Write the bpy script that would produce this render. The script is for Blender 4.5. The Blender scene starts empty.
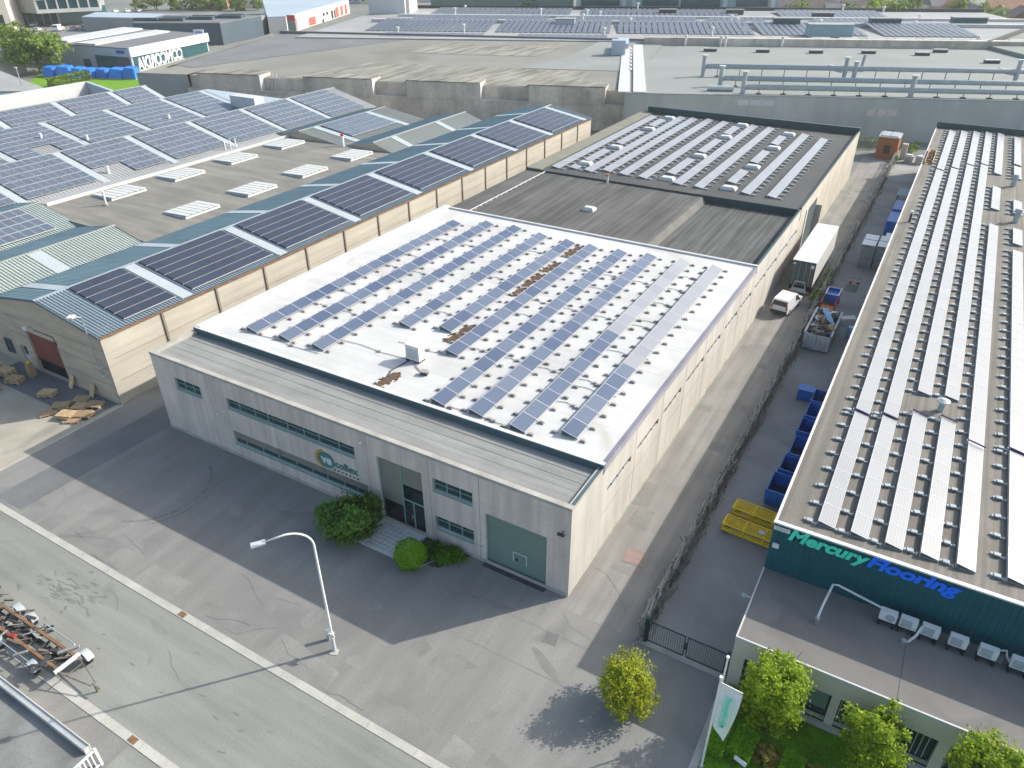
import bpy, bmesh, math, random
from mathutils import Vector, Matrix

rnd = random.Random(11)
scene = bpy.context.scene
COL = scene.collection
rad = math.radians

# ------------------------------------------------------------------ materials
MATS = {}

def mat(name, rgb, rough=0.85, var=0.12, scale=0.35, fine=0.08, fscale=6.0, spec=0.25, metal=0.0,
        stain=None, stain_scale=0.2, stain_at=0.62, streak=None, rand=0.0, bump=0.0):
    """Principled material whose colour is broken up by world-space noise: large patches, fine grain, own-shape stains."""
    m = bpy.data.materials.new(name)
    m.use_nodes = True
    nt = m.node_tree
    N, L = nt.nodes, nt.links
    b = N['Principled BSDF']
    b.inputs['Roughness'].default_value = rough
    b.inputs['Specular IOR Level'].default_value = spec
    b.inputs['Metallic'].default_value = metal
    geo = N.new('ShaderNodeNewGeometry')
    pos = geo.outputs['Position']
    def noise(s, det=4, vec=pos, dist=0.0):
        n = N.new('ShaderNodeTexNoise')
        n.inputs['Scale'].default_value = s
        n.inputs['Detail'].default_value = det
        n.inputs['Distortion'].default_value = dist
        L.new(vec, n.inputs['Vector'])
        return n.outputs['Fac']
    def math_(op, a, b_=None, c_=None):
        n = N.new('ShaderNodeMath'); n.operation = op
        for i, v in enumerate((a, b_, c_)):
            if v is None: continue
            if isinstance(v, (int, float)): n.inputs[i].default_value = v
            else: L.new(v, n.inputs[i])
        return n.outputs[0]
    f = None
    def acc(fac, amt):
        nonlocal f
        t = math_('MULTIPLY_ADD', fac, 2 * amt, 1 - amt)
        f = t if f is None else math_('MULTIPLY', f, t)
    if var: acc(noise(scale, 5), var * 2.2)
    if fine: acc(noise(fscale, 3), fine * 1.8)
    if rand:
        oi = N.new('ShaderNodeObjectInfo'); acc(oi.outputs['Random'], rand)
    if streak:
        mp = N.new('ShaderNodeMapping'); mp.inputs['Scale'].default_value = streak[:3]
        L.new(pos, mp.inputs['Vector'])
        sm = N.new('ShaderNodeMapRange'); sm.inputs['From Min'].default_value = .36; sm.inputs['From Max'].default_value = .64
        L.new(noise(1.0, 5, mp.outputs['Vector']), sm.inputs['Value']); acc(sm.outputs[0], streak[3] * 1.15)
    col = N.new('ShaderNodeVectorMath'); col.operation = 'SCALE'
    col.inputs[0].default_value = rgb[:3]
    if f is None: col.inputs['Scale'].default_value = 1
    else: L.new(f, col.inputs['Scale'])
    out = col.outputs[0]
    if stain:
        cr = N.new('ShaderNodeMapRange')
        cr.inputs['From Min'].default_value = stain_at; cr.inputs['From Max'].default_value = stain_at + 0.12
        L.new(noise(stain_scale, 6, pos, 0.6), cr.inputs['Value'])
        mx = N.new('ShaderNodeMix'); mx.data_type = 'RGBA'
        L.new(cr.outputs[0], mx.inputs['Factor'])
        L.new(out, mx.inputs['A']); mx.inputs['B'].default_value = (*stain, 1)
        out = mx.outputs['Result']
    L.new(out, b.inputs['Base Color'])
    if bump:
        bp = N.new('ShaderNodeBump'); bp.inputs['Strength'].default_value = bump; bp.inputs['Distance'].default_value = 0.05
        L.new(noise(fscale, 3), bp.inputs['Height']); L.new(bp.outputs[0], b.inputs['Normal'])
    MATS[name] = m
    return m

def pv(name, rgb, rough, spec, rand, line=(0.35, 0.37, 0.42), tint=None):
    """Solar cells: object-space grid of fine lines, per-panel tone."""
    m = bpy.data.materials.new(name); m.use_nodes = True
    nt = m.node_tree; N, L = nt.nodes, nt.links
    b = N['Principled BSDF']; b.inputs['Roughness'].default_value = rough
    b.inputs['Specular IOR Level'].default_value = spec
    tc = N.new('ShaderNodeTexCoord')
    br = N.new('ShaderNodeTexBrick'); br.offset = 0
    br.inputs['Scale'].default_value = 1.0
    br.inputs['Brick Width'].default_value = 0.158; br.inputs['Row Height'].default_value = 0.158
    br.inputs['Mortar Size'].default_value = 0.006
    br.inputs['Mortar'].default_value = (*line, 1)
    L.new(tc.outputs['Object'], br.inputs['Vector'])
    oi = N.new('ShaderNodeObjectInfo')
    mx = N.new('ShaderNodeMix'); mx.data_type = 'RGBA'
    L.new(oi.outputs['Random'], mx.inputs['Factor'])
    a = [c * (1 - rand) for c in rgb]; c2 = tint or [c * (1 + rand) for c in rgb]
    mx.inputs['A'].default_value = (*a, 1); mx.inputs['B'].default_value = (*c2, 1)
    L.new(mx.outputs['Result'], br.inputs['Color1']); L.new(mx.outputs['Result'], br.inputs['Color2'])
    L.new(br.outputs['Color'], b.inputs['Base Color'])
    MATS[name] = m
    return m

def leaf(name, c1, c2, trans=0.3):
    m = bpy.data.materials.new(name); m.use_nodes = True
    nt = m.node_tree; N, L = nt.nodes, nt.links
    b = N['Principled BSDF']; b.inputs['Roughness'].default_value = 0.6; b.inputs['Specular IOR Level'].default_value = 0.25
    geo = N.new('ShaderNodeNewGeometry')
    mx = N.new('ShaderNodeMix'); mx.data_type = 'RGBA'
    mx.inputs['A'].default_value = (*c1, 1); mx.inputs['B'].default_value = (*c2, 1)
    L.new(geo.outputs['Random Per Island'], mx.inputs['Factor'])
    L.new(mx.outputs['Result'], b.inputs['Base Color'])
    tr = N.new('ShaderNodeBsdfTranslucent'); L.new(mx.outputs['Result'], tr.inputs['Color'])
    ms = N.new('ShaderNodeMixShader'); ms.inputs[0].default_value = trans
    L.new(b.outputs[0], ms.inputs[1]); L.new(tr.outputs[0], ms.inputs[2])
    L.new(ms.outputs[0], N['Material Output'].inputs['Surface'])
    MATS[name] = m
    return m

def glass(name, rgb, rough=0.08, spec=0.6):
    m = mat(name, rgb, rough, 0.25, 0.8, 0, 1, spec); return m

# ground
mat('ground_mat', (0.17, 0.175, 0.16), var=0.25, scale=0.03, fine=0.1, fscale=0.6)
mat('asphalt', (0.218, 0.211, 0.197), var=0.12, scale=0.12, fine=0.16, fscale=11, stain=(0.185, 0.181, 0.170), stain_scale=0.25, stain_at=0.55, streak=(0.9, 0.08, 1, 0.06))
mat('asphalt_patch_mat', (0.150, 0.152, 0.152), var=0.14, scale=0.4, fine=0.1, fscale=9)
mat('asphalt_pale_patch', (0.222, 0.212, 0.195), var=0.12, scale=0.4, fine=0.08, fscale=9)
mat('road_concrete', (0.224, 0.225, 0.203), var=0.12, scale=0.15, fine=0.14, fscale=11, stain=(0.165, 0.167, 0.147), stain_scale=0.3, stain_at=0.62, streak=(0.1, 1.4, 1, 0.07))
mat('gutter_concrete', (0.40, 0.385, 0.345), var=0.16, scale=0.7, fine=0.1, fscale=8)
mat('lane_asphalt', (0.236, 0.224, 0.208), var=0.14, scale=0.3, fine=0.15, fscale=11, stain=(0.175, 0.165, 0.155), stain_scale=0.22, stain_at=0.6, streak=(1.5, 0.08, 1, 0.10))
mat('yard_asphalt', (0.25, 0.246, 0.236), var=0.22, scale=0.25, fine=0.14, fscale=11, stain=(0.30, 0.295, 0.28), stain_scale=0.3, stain_at=0.62)
mat('yard_concrete', (0.36, 0.325, 0.265), var=0.16, scale=0.3, fine=0.06, fscale=8, stain=(0.24, 0.225, 0.19), stain_scale=0.2, stain_at=0.6)
mat('mossy_paving', (0.20, 0.20, 0.192), var=0.3, scale=0.5, fine=0.15, fscale=10, stain=(0.08, 0.085, 0.05), stain_scale=0.5, stain_at=0.6)
mat('paver', (0.60, 0.595, 0.575), var=0.1, scale=0.8, fine=0.06, rand=0.1)
mat('patch_dark', (0.201, 0.196, 0.183), var=0.15, scale=0.6, fine=0.16, fscale=11)
mat('patch_pale', (0.227, 0.222, 0.206), var=0.15, scale=0.6, fine=0.16, fscale=11)
mat('scuff_mat', (0.175, 0.178, 0.157), var=0.2, scale=2)
mat('manhole_red', (0.27, 0.195, 0.175), var=0.15, scale=2)
mat('tyre_mark_mat', (0.182, 0.178, 0.167), var=0.2, scale=2)
mat('crack_mat', (0.145, 0.143, 0.133), var=0.3, scale=2)
mat('grass_mat', (0.13, 0.27, 0.014), var=0.3, scale=0.8, fine=0.3, fscale=14, rough=0.95)
mat('soil', (0.07, 0.055, 0.035), var=0.3, scale=1.5)
# walls
mat('facade_concrete', (0.57, 0.485, 0.43), var=0.10, scale=0.45, fine=0.09, fscale=5, streak=(1.6, 1.6, 0.10, 0.10), bump=0.25)
mat('cream_wall', (0.445, 0.415, 0.375), var=0.08, scale=0.3, fine=0.03, fscale=5, streak=(1.0, 1.0, 0.1, 0.07))
mat('cream_rear_wall', (0.45, 0.41, 0.345), var=0.14, scale=0.3, fine=0.04, fscale=5, streak=(1.0, 1.0, 0.1, 0.10))
mat('tan_wall', (0.44, 0.40, 0.335), var=0.09, scale=0.25, fine=0.04, fscale=5, streak=(0.3, 0.12, 2.0, 0.07))
mat('gable_concrete', (0.45, 0.37, 0.285), var=0.10, scale=0.4, fine=0.05, fscale=5, streak=(0.2, 0.2, 1.6, 0.08))
mat('old_concrete', (0.47, 0.42, 0.355), var=0.28, scale=0.16, fine=0.12, fscale=1.6, streak=(0.35, 0.35, 0.06, 0.13), stain=(0.28, 0.25, 0.215), stain_scale=0.12, stain_at=0.6)
mat('grey_factory_wall', (0.37, 0.39, 0.37), var=0.12, scale=0.1, fine=0.04, fscale=2, streak=(0.4, 0.4, 0.05, 0.06))
mat('annex_wall', (0.56, 0.52, 0.445), var=0.08, scale=0.5, fine=0.05)
mat('coping_beige', (0.37, 0.35, 0.31), var=0.2, scale=0.6, fine=0.12, fscale=5)
mat('pilaster_tan', (0.25, 0.215, 0.17), var=0.12, scale=1)
mat('joint_dark', (0.16, 0.145, 0.125), var=0.15, scale=1)
mat('white_paint', (0.66, 0.65, 0.635), var=0.05, scale=0.8, fine=0.03, rough=0.6)
mat('offwhite_paint', (0.60, 0.60, 0.58), var=0.1, scale=0.8, fine=0.05, rough=0.6)
mat('teal_clad', (0.006, 0.085, 0.105), rough=0.5, var=0.12, scale=0.5, fine=0.05, spec=0.4)
mat('teal_frame', (0.19, 0.33, 0.30), rough=0.5, var=0.08, scale=1, spec=0.4)
mat('garage_green', (0.165, 0.24, 0.205), rough=0.55, var=0.07, scale=0.6, fine=0.03)
mat('door_red', (0.20, 0.065, 0.05), rough=0.6, var=0.1, scale=0.8)
mat('dark_opening', (0.012, 0.014, 0.016), var=0.3, scale=1)
mat('blind_beige', (0.21, 0.205, 0.175), rough=0.8, var=0.05, scale=1)
# roofs
mat('white_membrane', (0.515, 0.505, 0.49), var=0.12, scale=0.25, fine=0.03, fscale=3, stain=(0.435, 0.415, 0.385), stain_scale=0.2, stain_at=0.60, rough=0.7, streak=(0.1, 1.2, 1, 0.03))
mat('white_flashing', (0.52, 0.51, 0.50), var=0.08, scale=0.5, rough=0.6)
mat('purple_flashing', (0.30, 0.28, 0.32), var=0.15, scale=0.5, rough=0.5)
mat('strip_roof_mat', (0.24, 0.238, 0.228), var=0.1, scale=0.4, fine=0.07, fscale=5, streak=(0.15, 2.5, 1, 0.09))
mat('flashing_teal', (0.06, 0.105, 0.12), rough=0.45, var=0.1, scale=0.6, spec=0.5)
mat('roof_step_grey', (0.125, 0.122, 0.115), var=0.15, scale=0.5)
mat('parapet_shade', (0.028, 0.062, 0.068), rough=0.5, var=0.1, scale=0.6, spec=0.4)  # shade of the inner parapet and fascia faces put into this dark teal
mat('felt_grey', (0.088, 0.087, 0.085), var=0.18, scale=0.2, fine=0.12, fscale=4, streak=(2.2, 0.07, 1, 0.30))
mat('felt_grey_left', (0.098, 0.095, 0.090), var=0.2, scale=0.2, fine=0.12, fscale=4, streak=(1.8, 0.07, 1, 0.22))
mat('rear_roof_mat', (0.078, 0.078, 0.078), var=0.16, scale=0.2, fine=0.1, fscale=4, stain=(0.105, 0.104, 0.095), stain_scale=0.1, stain_at=0.62)
mat('olive_roof', (0.20, 0.195, 0.155), var=0.12, scale=0.3, fine=0.06)
mat('fibre_roof', (0.178, 0.162, 0.14), var=0.14, scale=0.25, fine=0.10, fscale=6, streak=(4.0, 0.05, 1, 0.16), stain=(0.16, 0.138, 0.115), stain_scale=0.3, stain_at=0.62)
mat('annex_roof_mat', (0.178, 0.168, 0.157), var=0.12, scale=0.4, fine=0.05, fscale=5, stain=(0.145, 0.137, 0.13), stain_scale=0.4, stain_at=0.6)
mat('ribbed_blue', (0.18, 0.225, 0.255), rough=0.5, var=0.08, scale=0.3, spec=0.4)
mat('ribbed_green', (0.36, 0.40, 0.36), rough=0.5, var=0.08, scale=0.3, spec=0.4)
mat('ribbed_shade', (0.13, 0.20, 0.225), rough=0.55, var=0.1, scale=0.3, spec=0.4, streak=(0.1, 1.5, 0.1, 0.08))  # darker copy of the ribbed sheet, left slopes' shade put into its colour
mat('rooflight', (0.37, 0.405, 0.42), rough=0.4, var=0.06, scale=0.6)
mat('flat_roof_tan', (0.20, 0.19, 0.168), var=0.14, scale=0.14, fine=0.06, fscale=3, streak=(0.12, 1.0, 1, 0.12), stain=(0.165, 0.155, 0.138), stain_scale=0.09, stain_at=0.6)
mat('skylight_white', (0.53, 0.525, 0.50), rough=0.5, var=0.06, scale=1)
mat('concrete_roof', (0.215, 0.208, 0.182), var=0.14, scale=0.06, fine=0.05, fscale=2, stain=(0.175, 0.165, 0.138), stain_scale=0.05, stain_at=0.57)
mat('concrete_roof_rib', (0.225, 0.215, 0.18), var=0.14, scale=0.1, fine=0.06, fscale=2, streak=(0.8, 0.1, 1, 0.3))
mat('roof_slate', (0.17, 0.17, 0.175), var=0.12, scale=0.1)
mat('grey_roof', (0.235, 0.248, 0.235), var=0.09, scale=0.08, fine=0.04, fscale=2)
mat('pale_roof', (0.30, 0.30, 0.30), var=0.12, scale=0.06, fine=0.05, fscale=1)
mat('pale_metal_roof', (0.36, 0.42, 0.47), var=0.08, scale=0.1, rough=0.5)
# metal, plastic
mat('galv', (0.45, 0.46, 0.47), rough=0.4, var=0.1, scale=1.5, metal=0.6, spec=0.5)
mat('galv_dull', (0.34, 0.37, 0.385), rough=0.5, var=0.12, scale=1.0, spec=0.5)
mat('alu_frame_pale', (0.50, 0.49, 0.465), var=0.1, scale=0.8)
mat('alu_frame', (0.44, 0.44, 0.46), rough=0.4, var=0.03, scale=1, spec=0.5)
mat('panel_back', (0.07, 0.075, 0.09), rough=0.6, var=0.05, scale=1)
mat('ballast_mat', (0.33, 0.31, 0.29), var=0.12, scale=2, rand=0.25)
mat('cable_grey', (0.22, 0.21, 0.21), var=0.1, scale=2)
mat('cable_dark', (0.09, 0.085, 0.10), var=0.1, scale=2)
mat('cable_purple', (0.09, 0.07, 0.17), var=0.1, scale=2)
mat('litter_brown', (0.13, 0.08, 0.05), var=0.35, scale=2.5, fine=0.3, fscale=9)
mat('rubber', (0.025, 0.025, 0.027), var=0.15, scale=2, rough=0.8)
mat('dark_green_metal', (0.022, 0.055, 0.048), rough=0.5, var=0.1, scale=2)
mat('fence_grey', (0.25, 0.245, 0.225), var=0.25, scale=1.2, fine=0.15)
mat('fence_twig', (0.20, 0.19, 0.165), var=0.35, scale=2)
mat('fence_pale', (0.36, 0.34, 0.31), var=0.2, scale=2)
mat('blue_plastic', (0.012, 0.135, 0.47), rough=0.45, var=0.12, scale=0.8, spec=0.4, rand=0.15)
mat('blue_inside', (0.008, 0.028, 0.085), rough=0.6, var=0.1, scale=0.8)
mat('blue_tarp', (0.03, 0.19, 0.62), rough=0.5, var=0.2, scale=0.6)
mat('yellow_steel', (0.80, 0.56, 0.02), rough=0.5, var=0.12, scale=1.2)
mat('skip_steel', (0.42, 0.46, 0.47), rough=0.55, var=0.18, scale=1.0, fine=0.1)
mat('scrap', (0.2, 0.18, 0.16), rough=0.6, var=0.2, scale=2, rand=0.7)
mat('scrap_brown', (0.13, 0.11, 0.085), var=0.3, scale=3)
mat('scrap_tan', (0.36, 0.25, 0.14), rough=0.7, var=0.2, scale=2)
mat('scrap_blue', (0.2, 0.42, 0.6), rough=0.5, var=0.1, scale=2)
mat('red_dull', (0.26, 0.035, 0.03), rough=0.7, var=0.15, scale=2)
mat('red_paint', (0.42, 0.03, 0.02), rough=0.5, var=0.1, scale=2)
mat('orange_paint', (0.55, 0.16, 0.04), rough=0.5, var=0.1, scale=2)
mat('rust', (0.20, 0.115, 0.065), rough=0.85, var=0.3, scale=2, fine=0.15)
mat('dark_steel', (0.06, 0.06, 0.062), rough=0.6, var=0.2, scale=2)
mat('truck_dark', (0.075, 0.10, 0.105), rough=0.5, var=0.1, scale=1)
mat('truck_white', (0.56, 0.555, 0.54), rough=0.45, var=0.05, scale=0.6)
mat('van_white', (0.72, 0.72, 0.73), rough=0.25, var=0.02, scale=0.6, spec=0.5)
mat('car_silver', (0.45, 0.46, 0.48), rough=0.25, var=0.02, scale=0.6, spec=0.5)
mat('pallet_wood', (0.50, 0.355, 0.205), var=0.2, scale=2, fine=0.12, rand=0.25)
mat('brick', (0.34, 0.125, 0.06), var=0.15, scale=1.5, fine=0.15, fscale=8)
mat('bark', (0.10, 0.075, 0.05), var=0.25, scale=3)
mat('letter_green', (0.06, 0.74, 0.49), rough=0.45, var=0.04, scale=1)
mat('blue_emblem_mat', (0.02, 0.08, 0.3), rough=0.5, var=0.05, scale=1)
mat('letter_blue', (0.01, 0.17, 0.88), rough=0.45, var=0.04, scale=1)
mat('logo_teal', (0.075, 0.20, 0.19), rough=0.5, var=0.05, scale=1)
mat('logo_orange', (0.50, 0.25, 0.05), rough=0.5, var=0.05, scale=1)
mat('flag_cloth', (0.72, 0.70, 0.70), rough=0.8, var=0.05, scale=1)
mat('dark_teal_glaze', (0.025, 0.085, 0.10), rough=0.15, var=0.15, scale=0.5, spec=0.5)
mat('modern_white', (0.54, 0.53, 0.51), var=0.05, scale=0.2)
mat('beige_render', (0.62, 0.55, 0.45), var=0.06, scale=0.2)
mat('showroom_grey', (0.36, 0.41, 0.44), var=0.05, scale=0.2)
mat('dark_grey_clad', (0.075, 0.105, 0.125), var=0.08, scale=0.2)
mat('mid_grey_clad', (0.29, 0.29, 0.28), var=0.08, scale=0.2)
mat('retail_white', (0.56, 0.53, 0.53), var=0.05, scale=0.3)
mat('retail_red', (0.60, 0.10, 0.08), var=0.1, scale=0.3)
mat('office_teal', (0.28, 0.40, 0.42), var=0.06, scale=0.2)
mat('house_brick', (0.30, 0.15, 0.10), var=0.12, scale=0.4)
mat('house_roof', (0.13, 0.105, 0.10), var=0.12, scale=0.4)
glass('pane_glass', (0.03, 0.055, 0.06))
glass('pane_dark', (0.015, 0.022, 0.026))
pv('cells_blue', (0.022, 0.055, 0.135), 0.17, 0.8, 0.25, tint=(0.085, 0.112, 0.165))
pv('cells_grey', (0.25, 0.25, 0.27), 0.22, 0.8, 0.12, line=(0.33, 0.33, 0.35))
pv('cells_dark', (0.036, 0.044, 0.066), 0.3, 0.4, 0.12, line=(0.055, 0.06, 0.09))
pv('cells_slate', (0.09, 0.113, 0.145), 0.3, 0.4, 0.10, line=(0.19, 0.21, 0.25))
pv('cells_far', (0.11, 0.13, 0.165), 0.5, 0.25, 0.08, line=(0.19, 0.21, 0.25))
pv('cells_glare', (0.235, 0.24, 0.255), 0.3, 0.5, 0.06, line=(0.40, 0.40, 0.42))  # low-sky glare on the panels painted as a pale base colour
leaf('leaf_tree', (0.15, 0.27, 0.014), (0.38, 0.46, 0.025), .45)
leaf('leaf_front', (0.17, 0.235, 0.012), (0.47, 0.47, 0.03), 0.42)
leaf('leaf_shrub', (0.045, 0.13, 0.016), (0.15, 0.27, 0.035))
leaf('leaf_ball', (0.13, 0.30, 0.008), (0.26, 0.46, 0.014))
leaf('leaf_low', (0.075, 0.19, 0.008), (0.14, 0.30, 0.012))
leaf('leaf_rust', (0.24, 0.22, 0.03), (0.42, 0.30, 0.09))
leaf('leaf_far', (0.10, 0.17, 0.025), (0.22, 0.29, 0.05), .35)

# ------------------------------------------------------------------ builders
class MB:
    def __init__(self): self.v = []; self.f = []; self.m = []
    def face(self, pts, mi=0):
        n = len(self.v); self.v += [tuple(p) for p in pts]
        self.f.append(tuple(range(n, n + len(pts)))); self.m.append(mi); return self
    def hexa(self, p, mi=0, top=None):
        n = len(self.v); self.v += [tuple(q) for q in p]
        for k, q in enumerate(((3, 2, 1, 0), (4, 5, 6, 7), (0, 1, 5, 4), (1, 2, 6, 5), (2, 3, 7, 6), (3, 0, 4, 7))):
            self.f.append(tuple(n + i for i in q)); self.m.append(top if (top is not None and k == 1) else mi)
        return self
    def box(self, x0, x1, y0, y1, z0, z1, mi=0, top=None):
        return self.hexa([(x0, y0, z0), (x1, y0, z0), (x1, y1, z0), (x0, y1, z0), (x0, y0, z1), (x1, y0, z1), (x1, y1, z1), (x0, y1, z1)], mi, top)
    def obox(self, c, s, rz=0.0, mi=0, rx=0.0, ry=0.0):
        M = Matrix.Rotation(rz, 3, 'Z') @ Matrix.Rotation(ry, 3, 'Y') @ Matrix.Rotation(rx, 3, 'X')
        p = []
        for z in (-.5, .5):
            for x, y in ((-.5, -.5), (.5, -.5), (.5, .5), (-.5, .5)):
                p.append(Vector(c) + M @ Vector((x * s[0], y * s[1], z * s[2])))
        return self.hexa(p, mi)
    def bar(self, a, b, w, h=None, mi=0):
        a, b = Vector(a), Vector(b); d = (b - a).normalized(); h = h or w
        up = Vector((0, 0, 1)) if abs(d.z) < .95 else Vector((0, 1, 0))
        s = d.cross(up).normalized() * w / 2; u = s.cross(d).normalized() * h / 2
        return self.hexa([a - s - u, a + s - u, a + s + u, a - s + u, b - s - u, b + s - u, b + s + u, b - s + u], mi)
    def prism(self, pts, z0, z1, mi=0, top=None):
        n = len(self.v); k = len(pts)
        self.v += [(x, y, z0) for x, y in pts] + [(x, y, z1) for x, y in pts]
        self.f.append(tuple(range(n + k - 1, n - 1, -1))); self.m.append(mi)
        self.f.append(tuple(range(n + k, n + 2 * k))); self.m.append(mi if top is None else top)
        for i in range(k):
            j = (i + 1) % k
            self.f.append((n + i, n + j, n + k + j, n + k + i)); self.m.append(mi)
        return self
    def tube(self, path, r, n=8, mi=0, caps=True):
        path = [Vector(p) for p in path]
        rs = r if isinstance(r, (list, tuple)) else [r] * len(path)
        base = len(self.v); ref = None
        for i, p in enumerate(path):
            d = (path[min(i + 1, len(path) - 1)] - path[max(i - 1, 0)]).normalized()
            if ref is None:
                ref = d.orthogonal().normalized()
            s = (ref - d * ref.dot(d)).normalized(); ref = s; t = d.cross(s)
            for k in range(n):
                a = 2 * math.pi * k / n
                self.v.append(tuple(p + (s * math.cos(a) + t * math.sin(a)) * rs[i]))
        for i in range(len(path) - 1):
            for k in range(n):
                a = base + i * n + k; b = base + i * n + (k + 1) % n
                self.f.append((a, b, b + n, a + n)); self.m.append(mi)
        if caps:
            self.f.append(tuple(range(base + n - 1, base - 1, -1))); self.m.append(mi)
            e = base + (len(path) - 1) * n
            self.f.append(tuple(range(e, e + n))); self.m.append(mi)
        return self
    def build(self, name, mats, parent=None, local=False, smooth=False):
        me = bpy.data.meshes.new(name)
        off = Vector((0, 0, 0))
        if parent is not None and not local:
            q = parent
            while q is not None: off += q.location; q = q.parent
        me.from_pydata([(x - off.x, y - off.y, z - off.z) for x, y, z in self.v], [], self.f)
        if not isinstance(mats, (list, tuple)): mats = [mats]
        for m in mats: me.materials.append(MATS[m])
        if len(mats) > 1: me.polygons.foreach_set('material_index', self.m)
        if smooth: me.polygons.foreach_set('use_smooth', [True] * len(me.polygons))
        me.update()
        o = bpy.data.objects.new(name, me); COL.objects.link(o)
        if parent is not None: o.parent = parent
        return o

def tag(o, label=None, cat=None, group=None, kind=None):
    if label: o['label'] = label
    if cat: o['category'] = cat
    if group: o['group'] = group
    if kind: o['kind'] = kind
    return o

def thing(name, label, cat, loc=(0, 0, 0), rz=0.0, group=None):
    o = bpy.data.objects.new(name, None); COL.objects.link(o)
    o.empty_display_size = 0.2
    o.location = loc; o.rotation_euler = (0, 0, rz)
    return tag(o, label, cat, group)

def struct(name, mb, m):
    return tag(mb.build(name, m), kind='structure')

def inst(src, parent, loc, rz=0.0, rot=None):
    """Another object on the same mesh (a copied part)."""
    o = src.copy(); COL.objects.link(o); o.parent = parent; o.location = loc
    o.rotation_euler = rot if rot is not None else (0, 0, rz)
    return o

def copy_thing(root, loc, rz, label, group=None):
    c = root.copy(); COL.objects.link(c); c.location = loc; c.rotation_euler = (0, 0, rz); c['label'] = label
    if group: c['group'] = group
    for ch in list(root.children):
        d = ch.copy(); COL.objects.link(d); d.parent = c
        for g in list(ch.children):
            e = g.copy(); COL.objects.link(e); e.parent = d
    return c

def sheet(name, pts, z, m):
    return struct(name, MB().face([(x, y, z) for x, y in pts]), m)

def rect(x0, x1, y0, y1): return [(x0, y0), (x1, y0), (x1, y1), (x0, y1)]

class Plane:
    """Maps wall coordinates (along, up, inward) to the world for an axis-aligned wall."""
    def __init__(s, axis, c): s.axis, s.c = axis, c
    def __call__(s, a, z, d=0.0):
        return (a, s.c + d, z) if s.axis == 'y' else (s.c - d, a, z)

def wall_holes(mb, P, a0, a1, z0, z1, holes, depth=0.3, mi=0, mr=None):
    A = sorted({a0, a1, *[h[0] for h in holes], *[h[1] for h in holes]})
    Z = sorted({z0, z1, *[h[2] for h in holes], *[h[3] for h in holes]})
    for i in range(len(A) - 1):
        for k in range(len(Z) - 1):
            ca, cz = (A[i] + A[i + 1]) / 2, (Z[k] + Z[k + 1]) / 2
            if any(h[0] < ca < h[1] and h[2] < cz < h[3] for h in holes): continue
            mb.face([P(A[i], Z[k]), P(A[i + 1], Z[k]), P(A[i + 1], Z[k + 1]), P(A[i], Z[k + 1])], mi)
    mr = mi if mr is None else mr
    for h in holes:
        d = depth
        for q in (((h[0], h[2]), (h[1], h[2])), ((h[0], h[3]), (h[1], h[3])), ((h[0], h[2]), (h[0], h[3])), ((h[1], h[2]), (h[1], h[3]))):
            mb.face([P(*q[0]), P(*q[1]), P(*q[1], d), P(*q[0], d)], mr)
    return mb

def pbox(mb, P, a0, a1, z0, z1, d0, d1, mi=0):
    q = [P(a0, z0, d0), P(a1, z0, d0), P(a1, z0, d1), P(a0, z0, d1), P(a0, z1, d0), P(a1, z1, d0), P(a1, z1, d1), P(a0, z1, d1)]
    return mb.hexa(q, mi)

def window(parent, P, a0, a1, z0, z1, cols, hbar=None, depth=0.2, frame='teal_frame', pane='pane_glass', fw=0.07, sill=True, label=None):
    f = MB()
    pbox(f, P, a0, a1, z0, z0 + fw, depth - .06, depth + .04); pbox(f, P, a0, a1, z1 - fw, z1, depth - .06, depth + .04)
    pbox(f, P, a0, a0 + fw, z0 + fw, z1 - fw, depth - .06, depth + .04); pbox(f, P, a1 - fw, a1, z0 + fw, z1 - fw, depth - .06, depth + .04)
    if isinstance(cols, int): cols = [a0 + (a1 - a0) * i / cols for i in range(1, cols)]
    for c in cols: pbox(f, P, c - fw / 2, c + fw / 2, z0 + fw, z1 - fw, depth - .057, depth + .037)
    if hbar:
        zb = z0 + (z1 - z0) * hbar
        e = [a0 + fw - fw / 2] + list(cols) + [a1 - fw + fw / 2]
        for i in range(len(e) - 1): pbox(f, P, e[i] + fw / 2, e[i + 1] - fw / 2, zb - fw * .35, zb + fw * .35, depth - .05, depth + .03)
    if sill: pbox(f, P, a0 + .002, a1 - .002, z0 - .10, z0 - .002, -.05, depth)
    w = f.build('window', frame, parent)
    pn = MB(); pbox(pn, P, a0 + .02, a1 - .02, z0 + .02, z1 - .02, depth + .005, depth + .02)
    p = pn.build('pane', pane, w)
    if label: w['label'] = label
    return w

def text_mesh(txt, size, extrude, shear=0.0, bold=0.0, spacing=1.0):
    c = bpy.data.curves.new('lettering_curve', 'FONT'); c.body = txt; c.size = size; c.extrude = extrude
    c.shear = shear; c.offset = bold; c.space_character = spacing; c.resolution_u = 6
    o = bpy.data.objects.new('lettering_tmp', c); COL.objects.link(o)
    dg = bpy.context.evaluated_depsgraph_get(); dg.update()
    me = bpy.data.meshes.new_from_object(o.evaluated_get(dg))
    COL.objects.unlink(o); bpy.data.objects.remove(o); bpy.data.curves.remove(c)
    return me

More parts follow.
